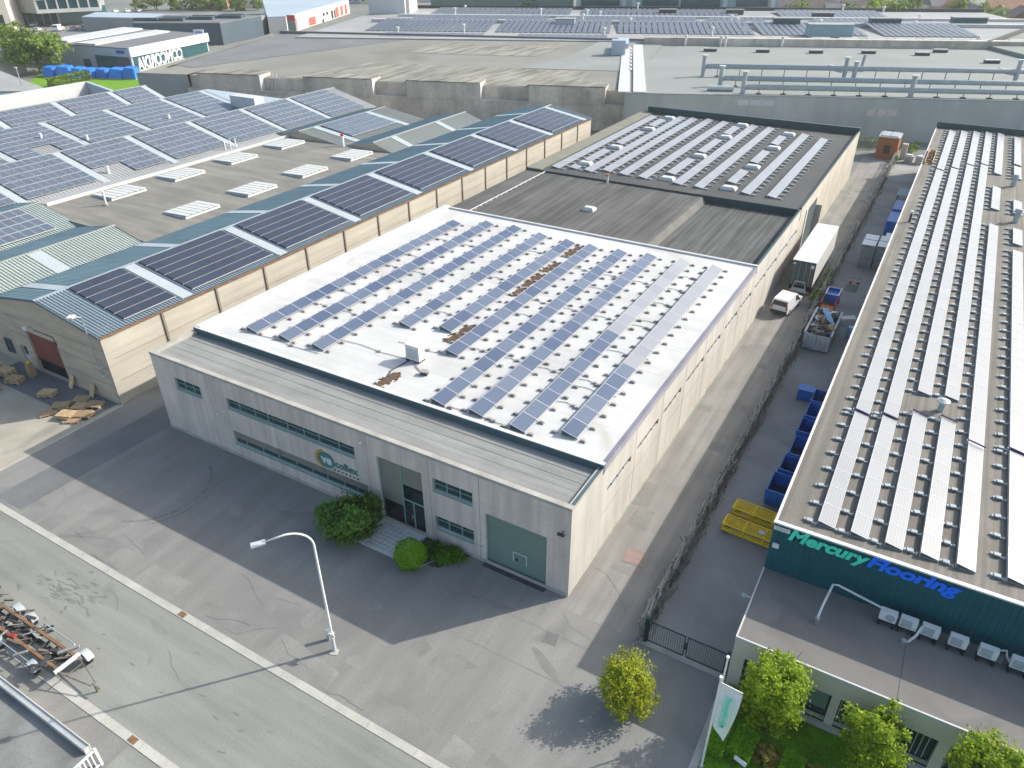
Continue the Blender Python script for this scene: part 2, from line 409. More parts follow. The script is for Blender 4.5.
def lettering(name, txt, size, m, parent, loc, rot, width=None, extrude=0.03, shear=0.0, bold=0.0, flip=False, height=None):
    me = text_mesh(txt, size, extrude, shear, bold)
    xs = [v.co.x for v in me.vertices]; ys = [v.co.y for v in me.vertices]
    w = max(xs) - min(xs); k = (width / w) if width else 1
    ky = (height / (max(ys) - min(ys))) if height else k
    x0 = min(xs); y0 = min(ys) if height else 0
    for v in me.vertices:
        v.co.x = (v.co.x - x0) * k; v.co.y = (v.co.y - y0) * ky
    me.materials.clear(); me.materials.append(MATS[m])
    o = bpy.data.objects.new(name, me); COL.objects.link(o)
    o.parent = parent; o.location = loc; o.rotation_euler = rot
    return o

# foliage ------------------------------------------------------------
def leaves(mb, centre, rx, ry, rz, n, size, clumps=40, seed=1, spread=0.28, hollow=0.55, flat=0.0, cone=0.0, shellw=0.0):
    r = random.Random(seed)
    cs = []
    while len(cs) < clumps:
        p = Vector((r.uniform(-1, 1), r.uniform(-1, 1), r.uniform(-1, 1)))
        l = p.length
        if l > 1 or l < hollow: continue
        if cone and (p.x * p.x + p.y * p.y) ** .5 > 1 - cone * max(0, p.z) : continue
        cs.append((p * r.uniform(.72, 1.16), r.uniform(.5, 1.35)))
    for i in range(n):
        c, s = cs[r.randrange(clumps)]
        g = Vector((r.gauss(0, 1), r.gauss(0, 1), r.gauss(0, .8))) * spread * s * .55
        p = c + g
        if p.length > 1.3: continue
        p = Vector((p.x * rx, p.y * ry, p.z * rz)) + Vector(centre)
        nrm = (p - Vector(centre)).normalized() * .8 + Vector((r.uniform(-1, 1), r.uniform(-1, 1), r.uniform(-.3, 1.2)))
        nrm.normalize()
        t = nrm.orthogonal().normalized(); t = Matrix.Rotation(r.uniform(0, 6.28), 3, nrm) @ t
        b = nrm.cross(t); k = size * r.uniform(.6, 1.3)
        mb.face([p - t * k - b * k * .25, p + b * k * .55 - t * k * .1, p + t * k, p - b * k * .55 + t * k * .1])
    return mb

def tree(label, loc, h, rx, rz, n, size, m, clumps=45, seed=1, name='leafy_tree', group=None, trunk_h=None, tr=0.09, cat='tree', spread=.28, hollow=.4, cone=0.0):
    t = thing(name, label, cat, loc, 0, group)
    cz = h - rz
    b = MB(); b.tube([(0, 0, 0), (.03, .02, cz * .5), (0, .05, cz), (.02, 0, h - rz * .5)], [tr, tr * .8, tr * .6, tr * .25], 7)
    r = random.Random(seed)
    for k in range(6):
        a = r.uniform(0, 6.28); z0 = cz * r.uniform(.6, 1.1)
        b.tube([(0, 0, z0), (math.cos(a) * rx * .4, math.sin(a) * rx * .4, z0 + rz * .3), (math.cos(a) * rx * .8, math.sin(a) * rx * .8, z0 + rz * .7)], [tr * .45, tr * .3, tr * .1], 5)
    b.build('trunk', 'bark', t, local=True)
    mb = leaves(MB(), (0, 0, cz), rx, rx, rz, n, size, clumps, seed, spread, hollow, cone=cone)
    mb.build('crown', m, t, local=True)
    return t

def bush(label, loc, rx, ry, rz, n, size, m, seed=1, name='shrub', group=None, clumps=40, hollow=.6, spread=.3, cat='shrub', square=False, rzrot=0, ball=False):
    t = thing(name, label, cat, loc, rzrot, group)
    s = MB(); r = random.Random(seed)
    for k in range(7):
        a = r.uniform(0, 6.28)
        s.tube([(0, 0, 0), (math.cos(a) * rx * .5, math.sin(a) * ry * .5, rz * 1.1)], [.03, .012], 5)
    s.build('stem', 'bark', t, local=True)
    mb = MB()
    if ball:
        for i in range(n):
            d = Vector((r.gauss(0, 1), r.gauss(0, 1), r.gauss(0, 1))).normalized()
            lump = 1 + .07 * math.sin(d.x * 6 + 1) * math.sin(d.y * 5 + d.z * 3) + .05 * math.sin(d.z * 7 + d.x * 3)
            p = Vector((d.x * rx, d.y * ry, d.z * rz)) * lump * r.uniform(.93, 1.03) + Vector((0, 0, rz))
            nn = (d * 1.0 + Vector((r.uniform(-1, 1), r.uniform(-1, 1), r.uniform(-1, 1))) * .7).normalized()
            t1 = nn.orthogonal().normalized(); t1 = Matrix.Rotation(r.uniform(0, 6.28), 3, nn) @ t1; b1 = nn.cross(t1); k = size * r.uniform(.6, 1.3)
            mb.face([p - t1 * k, p + b1 * k * .5, p + t1 * k, p - b1 * k * .5])
    elif square:
        for i in range(n):
            f = r.random()
            x, y, z = r.uniform(-rx, rx), r.uniform(-ry, ry), r.uniform(0.05, 2 * rz)
            if f < .4: z = 2 * rz - abs(r.gauss(0, .06))
            elif f < .6: x = math.copysign(rx, x) - math.copysign(abs(r.gauss(0, .06)), x)
            elif f < .85: y = math.copysign(ry, y) - math.copysign(abs(r.gauss(0, .06)), y)
            nn = Vector((r.uniform(-1, 1), r.uniform(-1, 1), r.uniform(0, 1.5))).normalized()
            t1 = nn.orthogonal().normalized(); t1 = Matrix.Rotation(r.uniform(0, 6.28), 3, nn) @ t1; b1 = nn.cross(t1)
            k = size * r.uniform(.6, 1.3); p = Vector((x, y, z))
            mb.face([p - t1 * k, p + b1 * k * .5, p + t1 * k, p - b1 * k * .5])
    else:
        leaves(mb, (0, 0, rz * .95), rx, ry, rz, n, size, clumps, seed, spread, hollow)
        mb.v = [(x, y, max(z, .03)) for x, y, z in mb.v]
    mb.build('foliage', m, t, local=True)
    return t

# ------------------------------------------------------------------ setting
sheet('ground', rect(-1500, 1500, -600, 2600), 0.0, 'ground_mat')
sheet('forecourt', [(-42.6, -12.5), (10.15, -12.5), (10.15, -0.6), (0, -0.6), (0, 0.2), (-36.4, .2), (-36.4, 59), (-42.9, 59), (-42.9, 0), (-42.6, 0)], .004, 'asphalt')
sheet('service_lane', [(0.0, -0.9), (4.95, -0.9), (4.95, 119), (0.0, 119)], .008, 'lane_asphalt')
sheet('yard', [(4.95, -0.6), (10.2, -0.6), (10.2, 122), (4.95, 122)], .012, 'yard_asphalt')
sheet('road', rect(-140, 70, -19.1, -12.95), .004, 'road_concrete')
g = MB()
r = random.Random(3)
x = -140.0
while x < 70:                                   # cast kerb-gutter stones with fine joints
    l = 3.0
    g.box(x, x + l - .025, -12.95, -12.5, 0, .03); g.box(x, x + l - .025, -19.55, -19.1, 0, .03); x += l
struct('gutter', g, 'gutter_concrete')
sheet('left_yard', rect(-95, -42.75, -12.5, 0.0), .008, 'yard_concrete')
struct('yard_kerb', MB().box(-42.75, -42.6, -12.5, 0, 0, .03), 'gutter_concrete')
sheet('dark_asphalt_strip', [(-39.9, -12.2), (-36.9, -12.2), (-36.45, 1.0), (-39.4, 10.0)], .008, 'asphalt_patch_mat')
sheet('yard_threshold', rect(-58, -43.2, -3.2, -.1), .012, 'asphalt_patch_mat')
sheet('verge', rect(-140, 70, -20.75, -19.55), .004, 'asphalt')
sheet('paving', rect(-140, 70, -60, -21.0), .004, 'mossy_paving')
sheet('pale_asphalt_patch', [(1.2, -2.0), (4.4, -2.4), (4.6, -1.0), (0.2, -1.0)], .012, 'asphalt_pale_patch')
sheet('yard_repair_strip', [(6.5, 23.2), (8.4, 22.2), (8.8, 22.9), (6.7, 23.9)], .016, 'asphalt_pale_patch')
# tyre tracks and cracks: thin ribbons on the paving
def ribbon(mb, pts, w, z):
    pts = [Vector((x, y, z)) for x, y in pts]
    for i in range(len(pts) - 1):
        d = (pts[i + 1] - pts[i]); s = Vector((-d.y, d.x, 0)).normalized() * w / 2
        d2 = (pts[min(i + 2, len(pts) - 1)] - pts[i + (1 if i + 2 < len(pts) else 0)])
        s2 = Vector((-d2.y, d2.x, 0)).normalized() * w / 2 if d2.length > 0 else s
        mb.face([pts[i] - s, pts[i + 1] - s2, pts[i + 1] + s2, pts[i] + s])
def arc(cx, cy, rr, a0, a1, n=24): return [(cx + rr * math.cos(rad(a0 + (a1 - a0) * i / n)), cy + rr * math.sin(rad(a0 + (a1 - a0) * i / n))) for i in range(n + 1)]
tm = MB()
for cx, cy, rr, a0, a1, w in ((-31, -5.6, 3.9, -70, 65, .22), (-31, -5.6, 4.4, -45, 35, .16)):
    ribbon(tm, arc(cx, cy, rr, a0, a1), w, .017)
struct('tyre_marks', tm, 'tyre_mark_mat')
cr = MB(); r = random.Random(5)
def crack(x, y, a, n, step, w, z=.018):
    pts = [(x, y)]
    for i in range(n):
        a += r.gauss(0, .22); x += math.cos(a) * step; y += math.sin(a) * step; pts.append((x, y))
    ribbon(cr, pts, w, z)
for i in range(7):
    crack(r.uniform(-41, 0), r.uniform(-12, -9), r.choice((0, .1, 3.1)), r.randint(4, 9), .4, .013)
for i in range(26):
    pass
for i in range(5):
    crack(r.uniform(-40, 6), r.uniform(-19, -13.2), r.uniform(-.2, .2), r.randint(4, 8), .3, .014)
for yy in (3, 24.5, 38, 52, 70, 88):
    crack(.4, yy, .02, 5, .8, .02)
for i in range(8):
    crack(r.uniform(-41, 4), -12.35 + r.uniform(-.1, .3), .0, 10, .3, .018)
struct('asphalt_cracks', cr, 'crack_mat')
sk_ = MB(); r = random.Random(14)
def blot(x, y, l, w, a, z):
    n = 9; p = []
    for i in range(n):
        q = 6.283 * i / n; k = r.uniform(.45, 1.1); u, v = math.cos(q) * l * k, math.sin(q) * w * k
        p.append((x + u * math.cos(a) - v * math.sin(a), y + u * math.sin(a) + v * math.cos(a), z))
    sk_.face(p)
for i in range(60): blot(r.gauss(-27.0, 1.6), r.gauss(-15.2, .55), r.uniform(.1, .55), r.uniform(.03, .12), r.gauss(.1, .25), .009 + i * .00006)
for i in range(14): blot(r.gauss(-25.2, .7), r.gauss(-14.2, .4), r.uniform(.1, .4), r.uniform(.03, .08), r.gauss(.1, .3), .0135 + i * .00006)
for i in range(26): blot(r.uniform(-36, -4), r.uniform(-18, -13.6), r.uniform(.08, .5), r.uniform(.02, .06), r.gauss(0, .3), .015 + i * .00006)
struct('road_scuffs', sk_, 'scuff_mat')
pa, pb = MB(), MB(); r = random.Random(44)
x = -38.0
while x < 3:
    l = r.uniform(1.5, 5.5)
    (pa if r.random() < .55 else pb).face([(x, -12.45, .0062), (x + l, -12.45, .0062), (x + l + r.gauss(0, .1), -10.9 + r.gauss(0, .25), .0062), (x + r.gauss(0, .1), -10.9 + r.gauss(0, .25), .0062)])
    x += l + r.uniform(0, 3)
for i in range(26):
    cx, cy, n = r.uniform(-36, 2), r.uniform(-10, -1), 12
    k0, k1, a = r.uniform(.3, 1.8), r.uniform(.15, .8), r.uniform(0, 3.1)
    p = []
    for j in range(n):
        q = 6.283 * j / n; k = r.uniform(.7, 1.1); u, v = math.cos(q) * k0 * k, math.sin(q) * k1 * k
        p.append((cx + u * math.cos(a) - v * math.sin(a), cy + u * math.sin(a) + v * math.cos(a), .0068 + i * .00008))
    (pa if r.random() < .6 else pb).face(p)
for yy in (-5.9, -3.1): pa.face([(-33, yy, .0095), (3, yy + .2, .0095), (3, yy + .26, .0095), (-33, yy + .06, .0095)])
for xx in (-30.5, -23.0, -12.4, -2.5): pa.face([(xx, -12.4, .0097), (xx + .05, -12.4, .0097), (xx + .15, -.4, .0097), (xx + .10, -.4, .0097)])
for i in range(16):
    cy = r.uniform(1, 112); cx = r.uniform(.3, 4.2); l = r.uniform(.6, 4); w = r.uniform(.2, .9)
    pa.face([(cx - w, cy, .0102), (cx + w, cy + r.gauss(0, .2), .0102), (cx + w * .8, cy + l, .0102), (cx - w * .9, cy + l + r.gauss(0, .2), .0102)])
struct('worn_patches', pa, 'patch_dark'); struct('pale_patches', pb, 'patch_pale')
# manholes and drains
def manhole(x, y, s, label, m='asphalt_patch_mat'):
    t = thing('manhole_cover', label, 'manhole', (x, y, 0), .1)
    MB().box(-s, s, -s, s, .005, .022).build('frame', 'asphalt_pale_patch', t, local=True)
    MB().box(-s * .85, s * .85, -s * .85, s * .85, .01, .028).build('lid', m, t, local=True)
manhole(2.3, 5.2, .75, 'reddish square manhole cover set in the sunlit lane', 'manhole_red')
manhole(.6, -3.2, .45, 'square manhole cover in front of the cream building corner')
for x, lb in ((-16.2, 'rusty gutter drain grate in the kerb nearest the lamp post shadow'), ):
    t = thing('drain_grate', lb, 'drain', (x - 3, -12.72, .03))
    MB().box(-.26, .26, -.17, .17, 0, .012).build('grate', 'rust', t, local=True)
t = thing('drain_grate', 'rusty gutter drain grate in the far kerb of the road near the low white fence', 'drain', (-14.7, -19.32, .03))
MB().box(-.26, .26, -.17, .17, 0, .012).build('grate', 'rust', t, local=True)

# ------------------------------------------------------------------ main warehouse
FY, SX = Plane('y', 0.0), Plane('x', 0.0)
main = thing('warehouse', 'grey concrete warehouse with a white membrane roof and green framed windows', 'warehouse', (0, 0, 0))
H = 7.0
ub = (-28.4, -16.1, 4.45, 5.35); lb_ = (-28.45, -15.3, 1.2, 2.4)
holes = [(-34.1, -31.2, 4.4, 5.4), ub, lb_, (-14.2, -10.55, .05, 5.35), (-9.7, -6.7, 4.35, 5.35), (-9.7, -6.7, 1.2, 2.25), (-5.8, -1.5, .02, 4.15)]
mb = wall_holes(MB(), FY, -36.4, 0, 0, H - .002, holes, .34)
for xx in (-30.2, -23.6, -15.0, -9.95, -6.2): pbox(mb, FY, xx - .012, xx + .012, 0, H - .05, -.004, .02, 1)
mb.build('front_wall', ['facade_concrete', 'joint_dark'], main)
MB().box(-36.4, 0, -.07, -.004, 0, .22).build('plinth', 'gutter_concrete', main)
# left end wall and left side
MB().face([(-36.4, 0, 0), (-36.4, 0, H), (-36.4, 40, H), (-36.4, 40, 0)]).build('left_wall', 'facade_concrete', main)
# right wall with high slot windows
hs = [(a, a + l, 4.3, 4.78) for a, l in ((5.2, 3.9), (10.2, 4.0), (15.2, 3.9), (20.2, 4.4), (25.3, 3.9), (30.4, 4.0), (35.3, 4.0))]
mb = wall_holes(MB(), SX, 4.3, 40, 0, 7.0, hs, .25)
for yy in (9.8, 14.85, 19.85, 24.9, 29.9, 34.9, 39.9): pbox(mb, SX, yy - .02, yy + .02, 0, 7.0, -.006, .02, 1)
pbox(mb, SX, 4.3, 40, 3.05, 3.075, -.004, .02, 1)
mb.build('side_wall', ['cream_wall', 'joint_dark'], main)
mb = MB(); mb.box(-.3, .04, .003, 4.3, 0, 6.999); mb.build('side_return', 'cream_wall', main)
MB().box(-.02, .055, 4.29, 40, 0, .28).build('side_plinth', 'coping_beige', main)
for i, h in enumerate(hs):
    window(main, SX, h[0], h[1], h[2], h[3], 4, None, .12, frame='coping_beige' if i in (1, 2, 3) else 'galv_dull', pane='pane_dark', fw=.05, sill=False)
# windows of the front
window(main, FY, -34.1, -31.2, 4.4, 5.4, 3, .5)
def ribbon_cols(a, n, p1, p2):
    out = []; x = a
    for i in range(n):
        x += p1 if i % 2 == 0 else p2
        out.append(x)
    return out
window(main, FY, *ub, [-27.2, -25.6, -24.3, -22.4, -20.8, -19.4, -17.6], .55)
window(main, FY, *lb_, [-27.3, -25.6, -24.0, -22.2, -20.6, -19.2, -17.6, -16.4], .5)
b = MB(); pbox(b, FY, lb_[0] + .05, -19.4, 1.72, 2.34, .09, .12); b.build('roller_blind', 'blind_beige', main)
b = MB(); pbox(b, FY, -19.35, lb_[1] - .05, 1.75, 2.34, .09, .12); b.build('roller_blind', 'blind_beige', main)
window(main, FY, -9.7, -6.7, 4.35, 5.35, 3, .5)
window(main, FY, -9.7, -6.7, 1.2, 2.25, 3, .6)
# entrance: full-height glazing, blinds in the upper part, double door bottom right
en = thing('entrance', None, None); en.parent = main
pf = MB()
for a in (-14.2, -12.42, -10.62): pbox(pf, FY, a, a + .08, .05, 5.35, .16, .28)
pbox(pf, FY, -14.12, -10.62, 5.25, 5.349, .165, .275); pbox(pf, FY, -12.34, -10.62, 2.3, 2.4, .165, .275); pbox(pf, FY, -11.6, -11.5, .05, 2.3, .166, .274)
pf.build('door_frame', 'teal_frame', en)
g = MB(); pbox(g, FY, -14.12, -12.42, .05, 5.25, .215, .235); pbox(g, FY, -12.34, -10.62, .05, 3.6, .215, .235); g.build('pane', 'pane_dark', en)
g = MB(); pbox(g, FY, -14.1, -12.44, 1.7, 5.22, .195, .205); pbox(g, FY, -12.32, -10.64, 3.62, 5.22, .195, .205); g.build('blind', 'blind_beige', en)
g = MB(); pbox(g, FY, -11.72, -11.66, .95, 1.25, .10, .16); g.build('door_handle', 'galv', en)
gd = MB()
for i in range(9): pbox(gd, FY, -5.8, -1.5, .02 + i * .459, .02 + (i + 1) * .459 - .006, .2, .24)
gdo = gd.build('garage_door', 'garage_green', main)
w = MB(); pbox(w, FY, -3.95, -2.95, 1.62, 1.68, .19, .2); pbox(w, FY, -3.95, -3.9, .9, 1.62, .191, .2); pbox(w, FY, -3.0, -2.95, .9, 1.62, .191, .2); w.build('wicket_door_frame', 'offwhite_paint', gdo)
w = MB(); pbox(w, FY, -3.75, -3.6, 1.0, 1.2, .17, .2); w.build('handle', 'rubber', gdo)
MB().box(-5.9, -1.4, -.42, -.08, .005, .03).build('threshold', 'dark_steel', main)
# roofs of the front strip and the white roof
MB().face([(-36.1, .3, 6.78), (-.16, .3, 6.78), (-.16, 4.2, 6.74), (-36.1, 4.2, 6.74)]).build('strip_roof', 'strip_roof_mat', main)
b = MB()
for yy, hh in ((.95, .03), (1.75, .03), (2.55, .03), (3.35, .03)): b.box(-36.0, -.23, yy, yy + .05, 6.7, 6.745 + hh)
b.build('strip_roof_seams', 'strip_roof_mat', main)
cp = MB(); cp.box(-36.43, .06, -.03, .34, 6.8, 7.02); cp.box(-36.43, -36.05, .34, 4.2, 6.6, 7.02); cp.build('front_coping', 'coping_beige', main)
MB().box(-.22, .02, .34, 4.2, 6.7, 7.0).build('side_coping', 'flashing_teal', main)  # shaded inner parapet face painted as a dark teal strip
MB().box(.021, .06, .34, 4.2, 6.85, 7.02).build('side_trim', 'coping_beige', main)
MB().box(-36.4, .045, 4.2, 4.42, 6.5, 7.24).build('roof_upstand', 'flashing_teal', main)
MB().box(-36.4, .045, 4.25, 4.55, 7.235, 7.255).build('upstand_cap', 'offwhite_paint', main)
wr = MB(); wr.box(-35.8, -.32, 4.42, 40, 6.6, 6.95)
for i in range(1, 9): wr.box(-35.8, -.33, 4.42 + i * 4.0, 4.45 + i * 4.0, 6.95, 6.956)
wr.build('white_roof', 'white_membrane', main)
up = MB(); up.box(-36.42, -35.8, 4.42, 40.2, 6.5, 7.3); up.build('left_upstand', 'white_flashing', main)
up = MB(); up.hexa([(-.32, 4.42, 6.6), (.05, 4.42, 6.6), (.05, 40, 6.6), (-.32, 40, 6.6), (-.32, 4.42, 6.96), (.05, 4.42, 7.1), (.05, 40, 7.1), (-.32, 40, 6.96)]); up.build('right_upstand', 'purple_flashing', main)
up = MB(); up.box(-35.8, .05, 40, 40.3, 6.4, 7.12); up.build('back_upstand', 'white_flashing', main)
# sign on the facade
sg = thing('facade_logo_sign', 'round teal logo sign with white letters and an orange crescent on the concrete front', 'sign', (-18.85, -.02, 3.12))
d = MB()
def disc(mb, cx, cz, rx, rz, y0, y1, n=28):
    a = [(cx + rx * math.cos(2 * math.pi * i / n), cz + rz * math.sin(2 * math.pi * i / n)) for i in range(n)]
    mb.face([(x, y0, z) for x, z in a]); mb.face([(x, y1, z) for x, z in reversed(a)])
    for i in range(n):
        j = (i + 1) % n
        mb.face([(a[i][0], y0, a[i][1]), (a[j][0], y0, a[j][1]), (a[j][0], y1, a[j][1]), (a[i][0], y1, a[i][1])])
disc(d, .0, .12, .72, .66, -.05, .0); d.build('disc', 'logo_teal', sg, local=True)
d = MB(); n = 14
for i in range(n):
    a0, a1 = rad(105 + 140 * i / n), rad(105 + 140 * (i + 1) / n)
    def q(a, rr, off): return (off + rr * math.cos(a) * 1.05, -.04, .12 + rr * math.sin(a))
    k0 = .12 + .16 * math.sin(math.pi * i / n); k1 = .12 + .16 * math.sin(math.pi * (i + 1) / n)
    p = [q(a0, .72, -.02), q(a1, .72, -.02), q(a1, .72 + k1 * .8, -.02), q(a0, .72 + k0 * .8, -.02)]
    d.face(p); d.face([(x, 0, z) for x, y, z in reversed(p)])
    for u in range(4): d.face([p[u], p[(u + 1) % 4], (p[(u + 1) % 4][0], 0, p[(u + 1) % 4][2]), (p[u][0], 0, p[u][2])])
d.build('crescent', 'logo_orange', sg, local=True)
lettering('letters', 've', 1.0, 'white_paint', sg, (-.46, -.055, -.12), (rad(90), 0, 0), width=.98, extrude=.015, bold=.035)
lettering('wordmark', 'collex', .6, 'logo_teal', sg, (.78, -.02, -.16), (rad(90), 0, 0), width=2.05, extrude=.015, bold=.012)
d = MB()
for i in range(7): d.box(.62 + i * .345, .74 + i * .345, -.03, 0, -.52, -.40)
d.build('lower_marks', 'dark_steel', sg, local=True)
# facade lamp, alarm box, camera
t = thing('wall_lamp', 'small white dome lamp on the concrete front above the entrance', 'lamp', (-15.3, 0, 6.1))
MB().box(-.1, .1, -.06, 0, -.1, .1).build('bracket', 'offwhite_paint', t, local=True)
b = MB(); b.tube([(0, -.06, 0), (0, -.2, 0), (0, -.28, 0)], [.12, .12, .06], 10); b.build('lamp_shade', 'white_paint', t, local=True)
t = thing('security_camera', 'small dark camera on the concrete front near the right corner', 'camera', (-.45, 0, 5.1))
b = MB(); b.bar((0, 0, .05), (0, -.25, .05), .05); b.build('bracket', 'dark_steel', t, local=True)
MB().box(-.22, .22, -.38, -.24, -.05, .1).build('camera_body', 'dark_steel', t, local=True)
t = thing('wall_box', 'small white box on the concrete front between the left windows', 'box', (-29.6, 0, 3.55))
MB().box(-.12, .12, -.12, 0, -.1, .1).build('box_body', 'white_paint', t, local=True); MB().box(-.13, .13, -.13, -.01, .1, .13).build('lid', 'offwhite_paint', t, local=True)
t = thing('intercom_box', 'pale letterbox plate beside the green garage door', 'box', (-6.15, 0, 1.3))
MB().box(-.13, .13, -.07, 0, -.15, .15).build('box_body', 'offwhite_paint', t, local=True); MB().box(-.08, .08, -.085, -.07, -.02, .04).build('slot', 'rubber', t, local=True)

# entrance paving and planting
pv_ = MB()
for i in range(9):
    for j in range(8):
        u, v = i / 9, j / 8; u2, v2 = (i + .90) / 9, (j + .88) / 8
        def pq(u, v):
            a = Vector((-14.15, -2.75)).lerp(Vector((-11.15, -2.75)), u); b = Vector((-14.15, -.05)).lerp(Vector((-10.5, -.05)), u)
            return a.lerp(b, v)
        q = [pq(u, v), pq(u2, v), pq(u2, v2), pq(u, v2)]
        pv_.prism([(p.x, p.y) for p in q], 0, .05)
struct('entrance_paving', pv_, 'paver')
bush('large dark green rounded shrub beside the entrance of the concrete front', (-15.0, -2.3, 0), 1.95, 1.75, 1.55, 6800, .13, 'leaf_shrub', 3, 'large_shrub', clumps=60, hollow=.7, spread=.3)
bush('bright green clipped ball shrub at the corner of the entrance paving', (-9.85, -2.65, 0), 1.02, 1.02, .95, 6500, .055, 'leaf_ball', 4, 'ball_shrub', ball=True)
bush('low dark green creeping shrub below the window right of the entrance', (-8.3, -.95, 0), 1.25, .85, .32, 1900, .085, 'leaf_low', 6, 'low_shrub', clumps=50, hollow=.5, spread=.35)
bush('thin low shrub on the soil bed between the entrance paving and the creeping shrub', (-9.6, -.6, 0), .5, .45, .22, 350, .08, 'leaf_shrub', 8, 'low_shrub', clumps=16)
sheet('planting_bed', [(-10.45, -.05), (-6.9, -.08), (-8.2, -2.0), (-10.6, -2.4)], .012, 'soil')
t = thing('bollard_lamp', 'small white garden light behind the clipped ball shrub', 'lamp', (-11.05, -1.9, 0))
b = MB(); b.tube([(0, 0, 0), (0, 0, .55)], .05, 8); b.build('pole', 'galv', t, local=True)
b = MB(); b.tube([(0, 0, .55), (0, 0, .75)], .09, 10); b.build('lamp_head', 'white_paint', t, local=True)
t = thing('metal_edging', 'short metal edging rail beside the ball shrub', 'edging', (-8.9, -1.9, 0), 1.1)
MB().box(-.7, .7, -.015, .015, 0, .12).build('edging_strip', 'galv', t, local=True)

# ------------------------------------------------------------------ middle and rear warehouses
mid = thing('middle_warehouse', 'warehouse section with dark striped felt roof between the white roof and the rear panel roof', 'warehouse', (0, 40.3, 0))
hs = [(a, a + 4.0, 4.3, 4.78) for a in (40.6, 45.5, 50.5, 55.4)]
mb = wall_holes(MB(), SX, 40, 60, 0, 7.04, hs, .25)
for yy in (44.9, 49.9, 54.9, 59.9): pbox(mb, SX, yy - .02, yy + .02, 0, 7.0, -.006, .02, 1)
mb.build('side_wall', ['cream_wall', 'joint_dark'], mid)
for h in hs: window(mid, SX, h[0], h[1], h[2], h[3], 4, None, .12, frame='galv_dull', pane='pane_dark', fw=.05, sill=False)
MB().face([(-36.4, 40, 0), (-36.4, 40, 6.7), (-36.4, 60, 6.7), (-36.4, 60, 0)]).build('left_wall', 'facade_concrete', mid)
MB().box(-36.4, -11.9, 40.3, 59.6, 6.2, 6.72).build('left_roof', 'felt_grey_left', mid)
MB().box(-11.9, -.22, 40.3, 59.6, 5.6, 6.15).build('right_roof', 'felt_grey', mid)
dv = MB(); dv.hexa([(-11.95, 40.3, 6.1), (-11.05, 40.3, 6.1), (-11.05, 59.6, 6.1), (-11.95, 59.6, 6.1), (-11.95, 40.3, 6.76), (-11.6, 40.3, 6.76), (-11.6, 59.6, 6.76), (-11.95, 59.6, 6.76)]); dv.build('roof_step', 'roof_step_grey', mid)
MB().box(-.25, -.004, 40.3, 59.6, 5.7, 7.03).build('parapet', 'parapet_shade', mid)
rear = thing('rear_warehouse', 'rear warehouse with dark roof full of pale panel rows and a cream side wall', 'warehouse', (0, 60, 0))
mb = MB(); mb.face([SX(60, 0), SX(102, 0), SX(102, 7.56), SX(101.3, 8.0) if 0 else SX(60, 7.1)])
mb.build('side_wall', 'cream_rear_wall', rear)
MB().face([(-36.4, 60, 0), (0, 60, 0), (0, 60, 6.9), (-36.4, 60, 6.9)]).build('front_wall', 'flashing_teal', rear)
MB().face([(-36.4, 60, 0), (-36.4, 60, 6.9), (-36.4, 102, 6.9), (-36.4, 102, 0)]).build('left_wall', 'facade_concrete', rear)
MB().face([(-36.4, 102, 0), (-36.4, 102, 7.6), (0, 102, 7.6), (0, 102, 0)]).build('back_wall', 'facade_concrete', rear)
MB().box(-36.4, -.22, 59.62, 101.7, 6.3, 6.95).build('roof', 'rear_roof_mat', rear)
MB().box(-36.42, -34.2, 59.63, 101.5, 6.6, 7.06).build('olive_roof_edge', 'olive_roof', rear)
pp = MB(); pp.hexa([(-.25, 60, 6.4), (-.004, 60, 6.4), (-.004, 101.38, 6.4), (-.25, 101.38, 6.4), (-.25, 60, 7.08), (-.004, 60, 7.08), (-.004, 101.38, 7.53), (-.25, 101.38, 7.53)]); pp.build('side_parapet', 'parapet_shade', rear)
MB().box(-35.2, -.004, 101.4, 101.98, 6.5, 8.0).build('back_parapet', 'parapet_shade', rear)
MB().box(-11.6, .03, 59.5, 59.62, 5.7, 6.99).build('front_fascia', 'parapet_shade', rear)
# loading bay beside the trailer
MB().box(-.02, .06, 64.0, 70.2, .3, 5.6).build('loading_door', 'truck_dark', rear)
MB().box(-.02, .75, 70.4, 70.6, 0, 4.6).build('loading_screen', 'cream_wall', rear)
MB().box(-.01, .12, 63.4, 64.0, 0, 5.9).build('door_jamb', 'offwhite_paint', rear)
# small things on these roofs
def dome(label, x, y, z, w, l, name='dome_skylight', group=None):
    t = thing(name, label, 'skylight', (x, y, z), 0, group)
    MB().box(-w / 2, w / 2, -l / 2, l / 2, 0, .22).build('upstand', 'offwhite_paint', t, local=True)
    b = MB()
    k = .7
    b.hexa([(-w / 2, -l / 2, .222), (w / 2, -l / 2, .222), (w / 2, l / 2, .222), (-w / 2, l / 2, .222), (-w / 2 * k, -l / 2 * k, .42), (w / 2 * k, -l / 2 * k, .42), (w / 2 * k, l / 2 * k, .42), (-w / 2 * k, l / 2 * k, .42)])
    b.build('dome', 'skylight_white', t, local=True)
    return t
dome('single white roof light on the dark felt roof behind the white roof', -21.6, 48.2, 6.72, 1.4, 1.0)
t = thing('roof_vent', 'small orange topped vent pipe between the felt roof and the rear panel roof', 'vent', (-24.2, 59.2, 6.72))
b = MB(); b.tube([(0, 0, 0), (0, 0, .9)], .14, 10); b.build('pipe', 'offwhite_paint', t, local=True)
b = MB(); b.tube([(0, 0, .9), (0, 0, 1.15)], .2, 10); b.build('cap', 'orange_paint', t, local=True)
t = thing('cable_tray', 'white cable tray running along the left of the dark felt roof', 'cable tray', (-33.5, 40.4, 6.72))
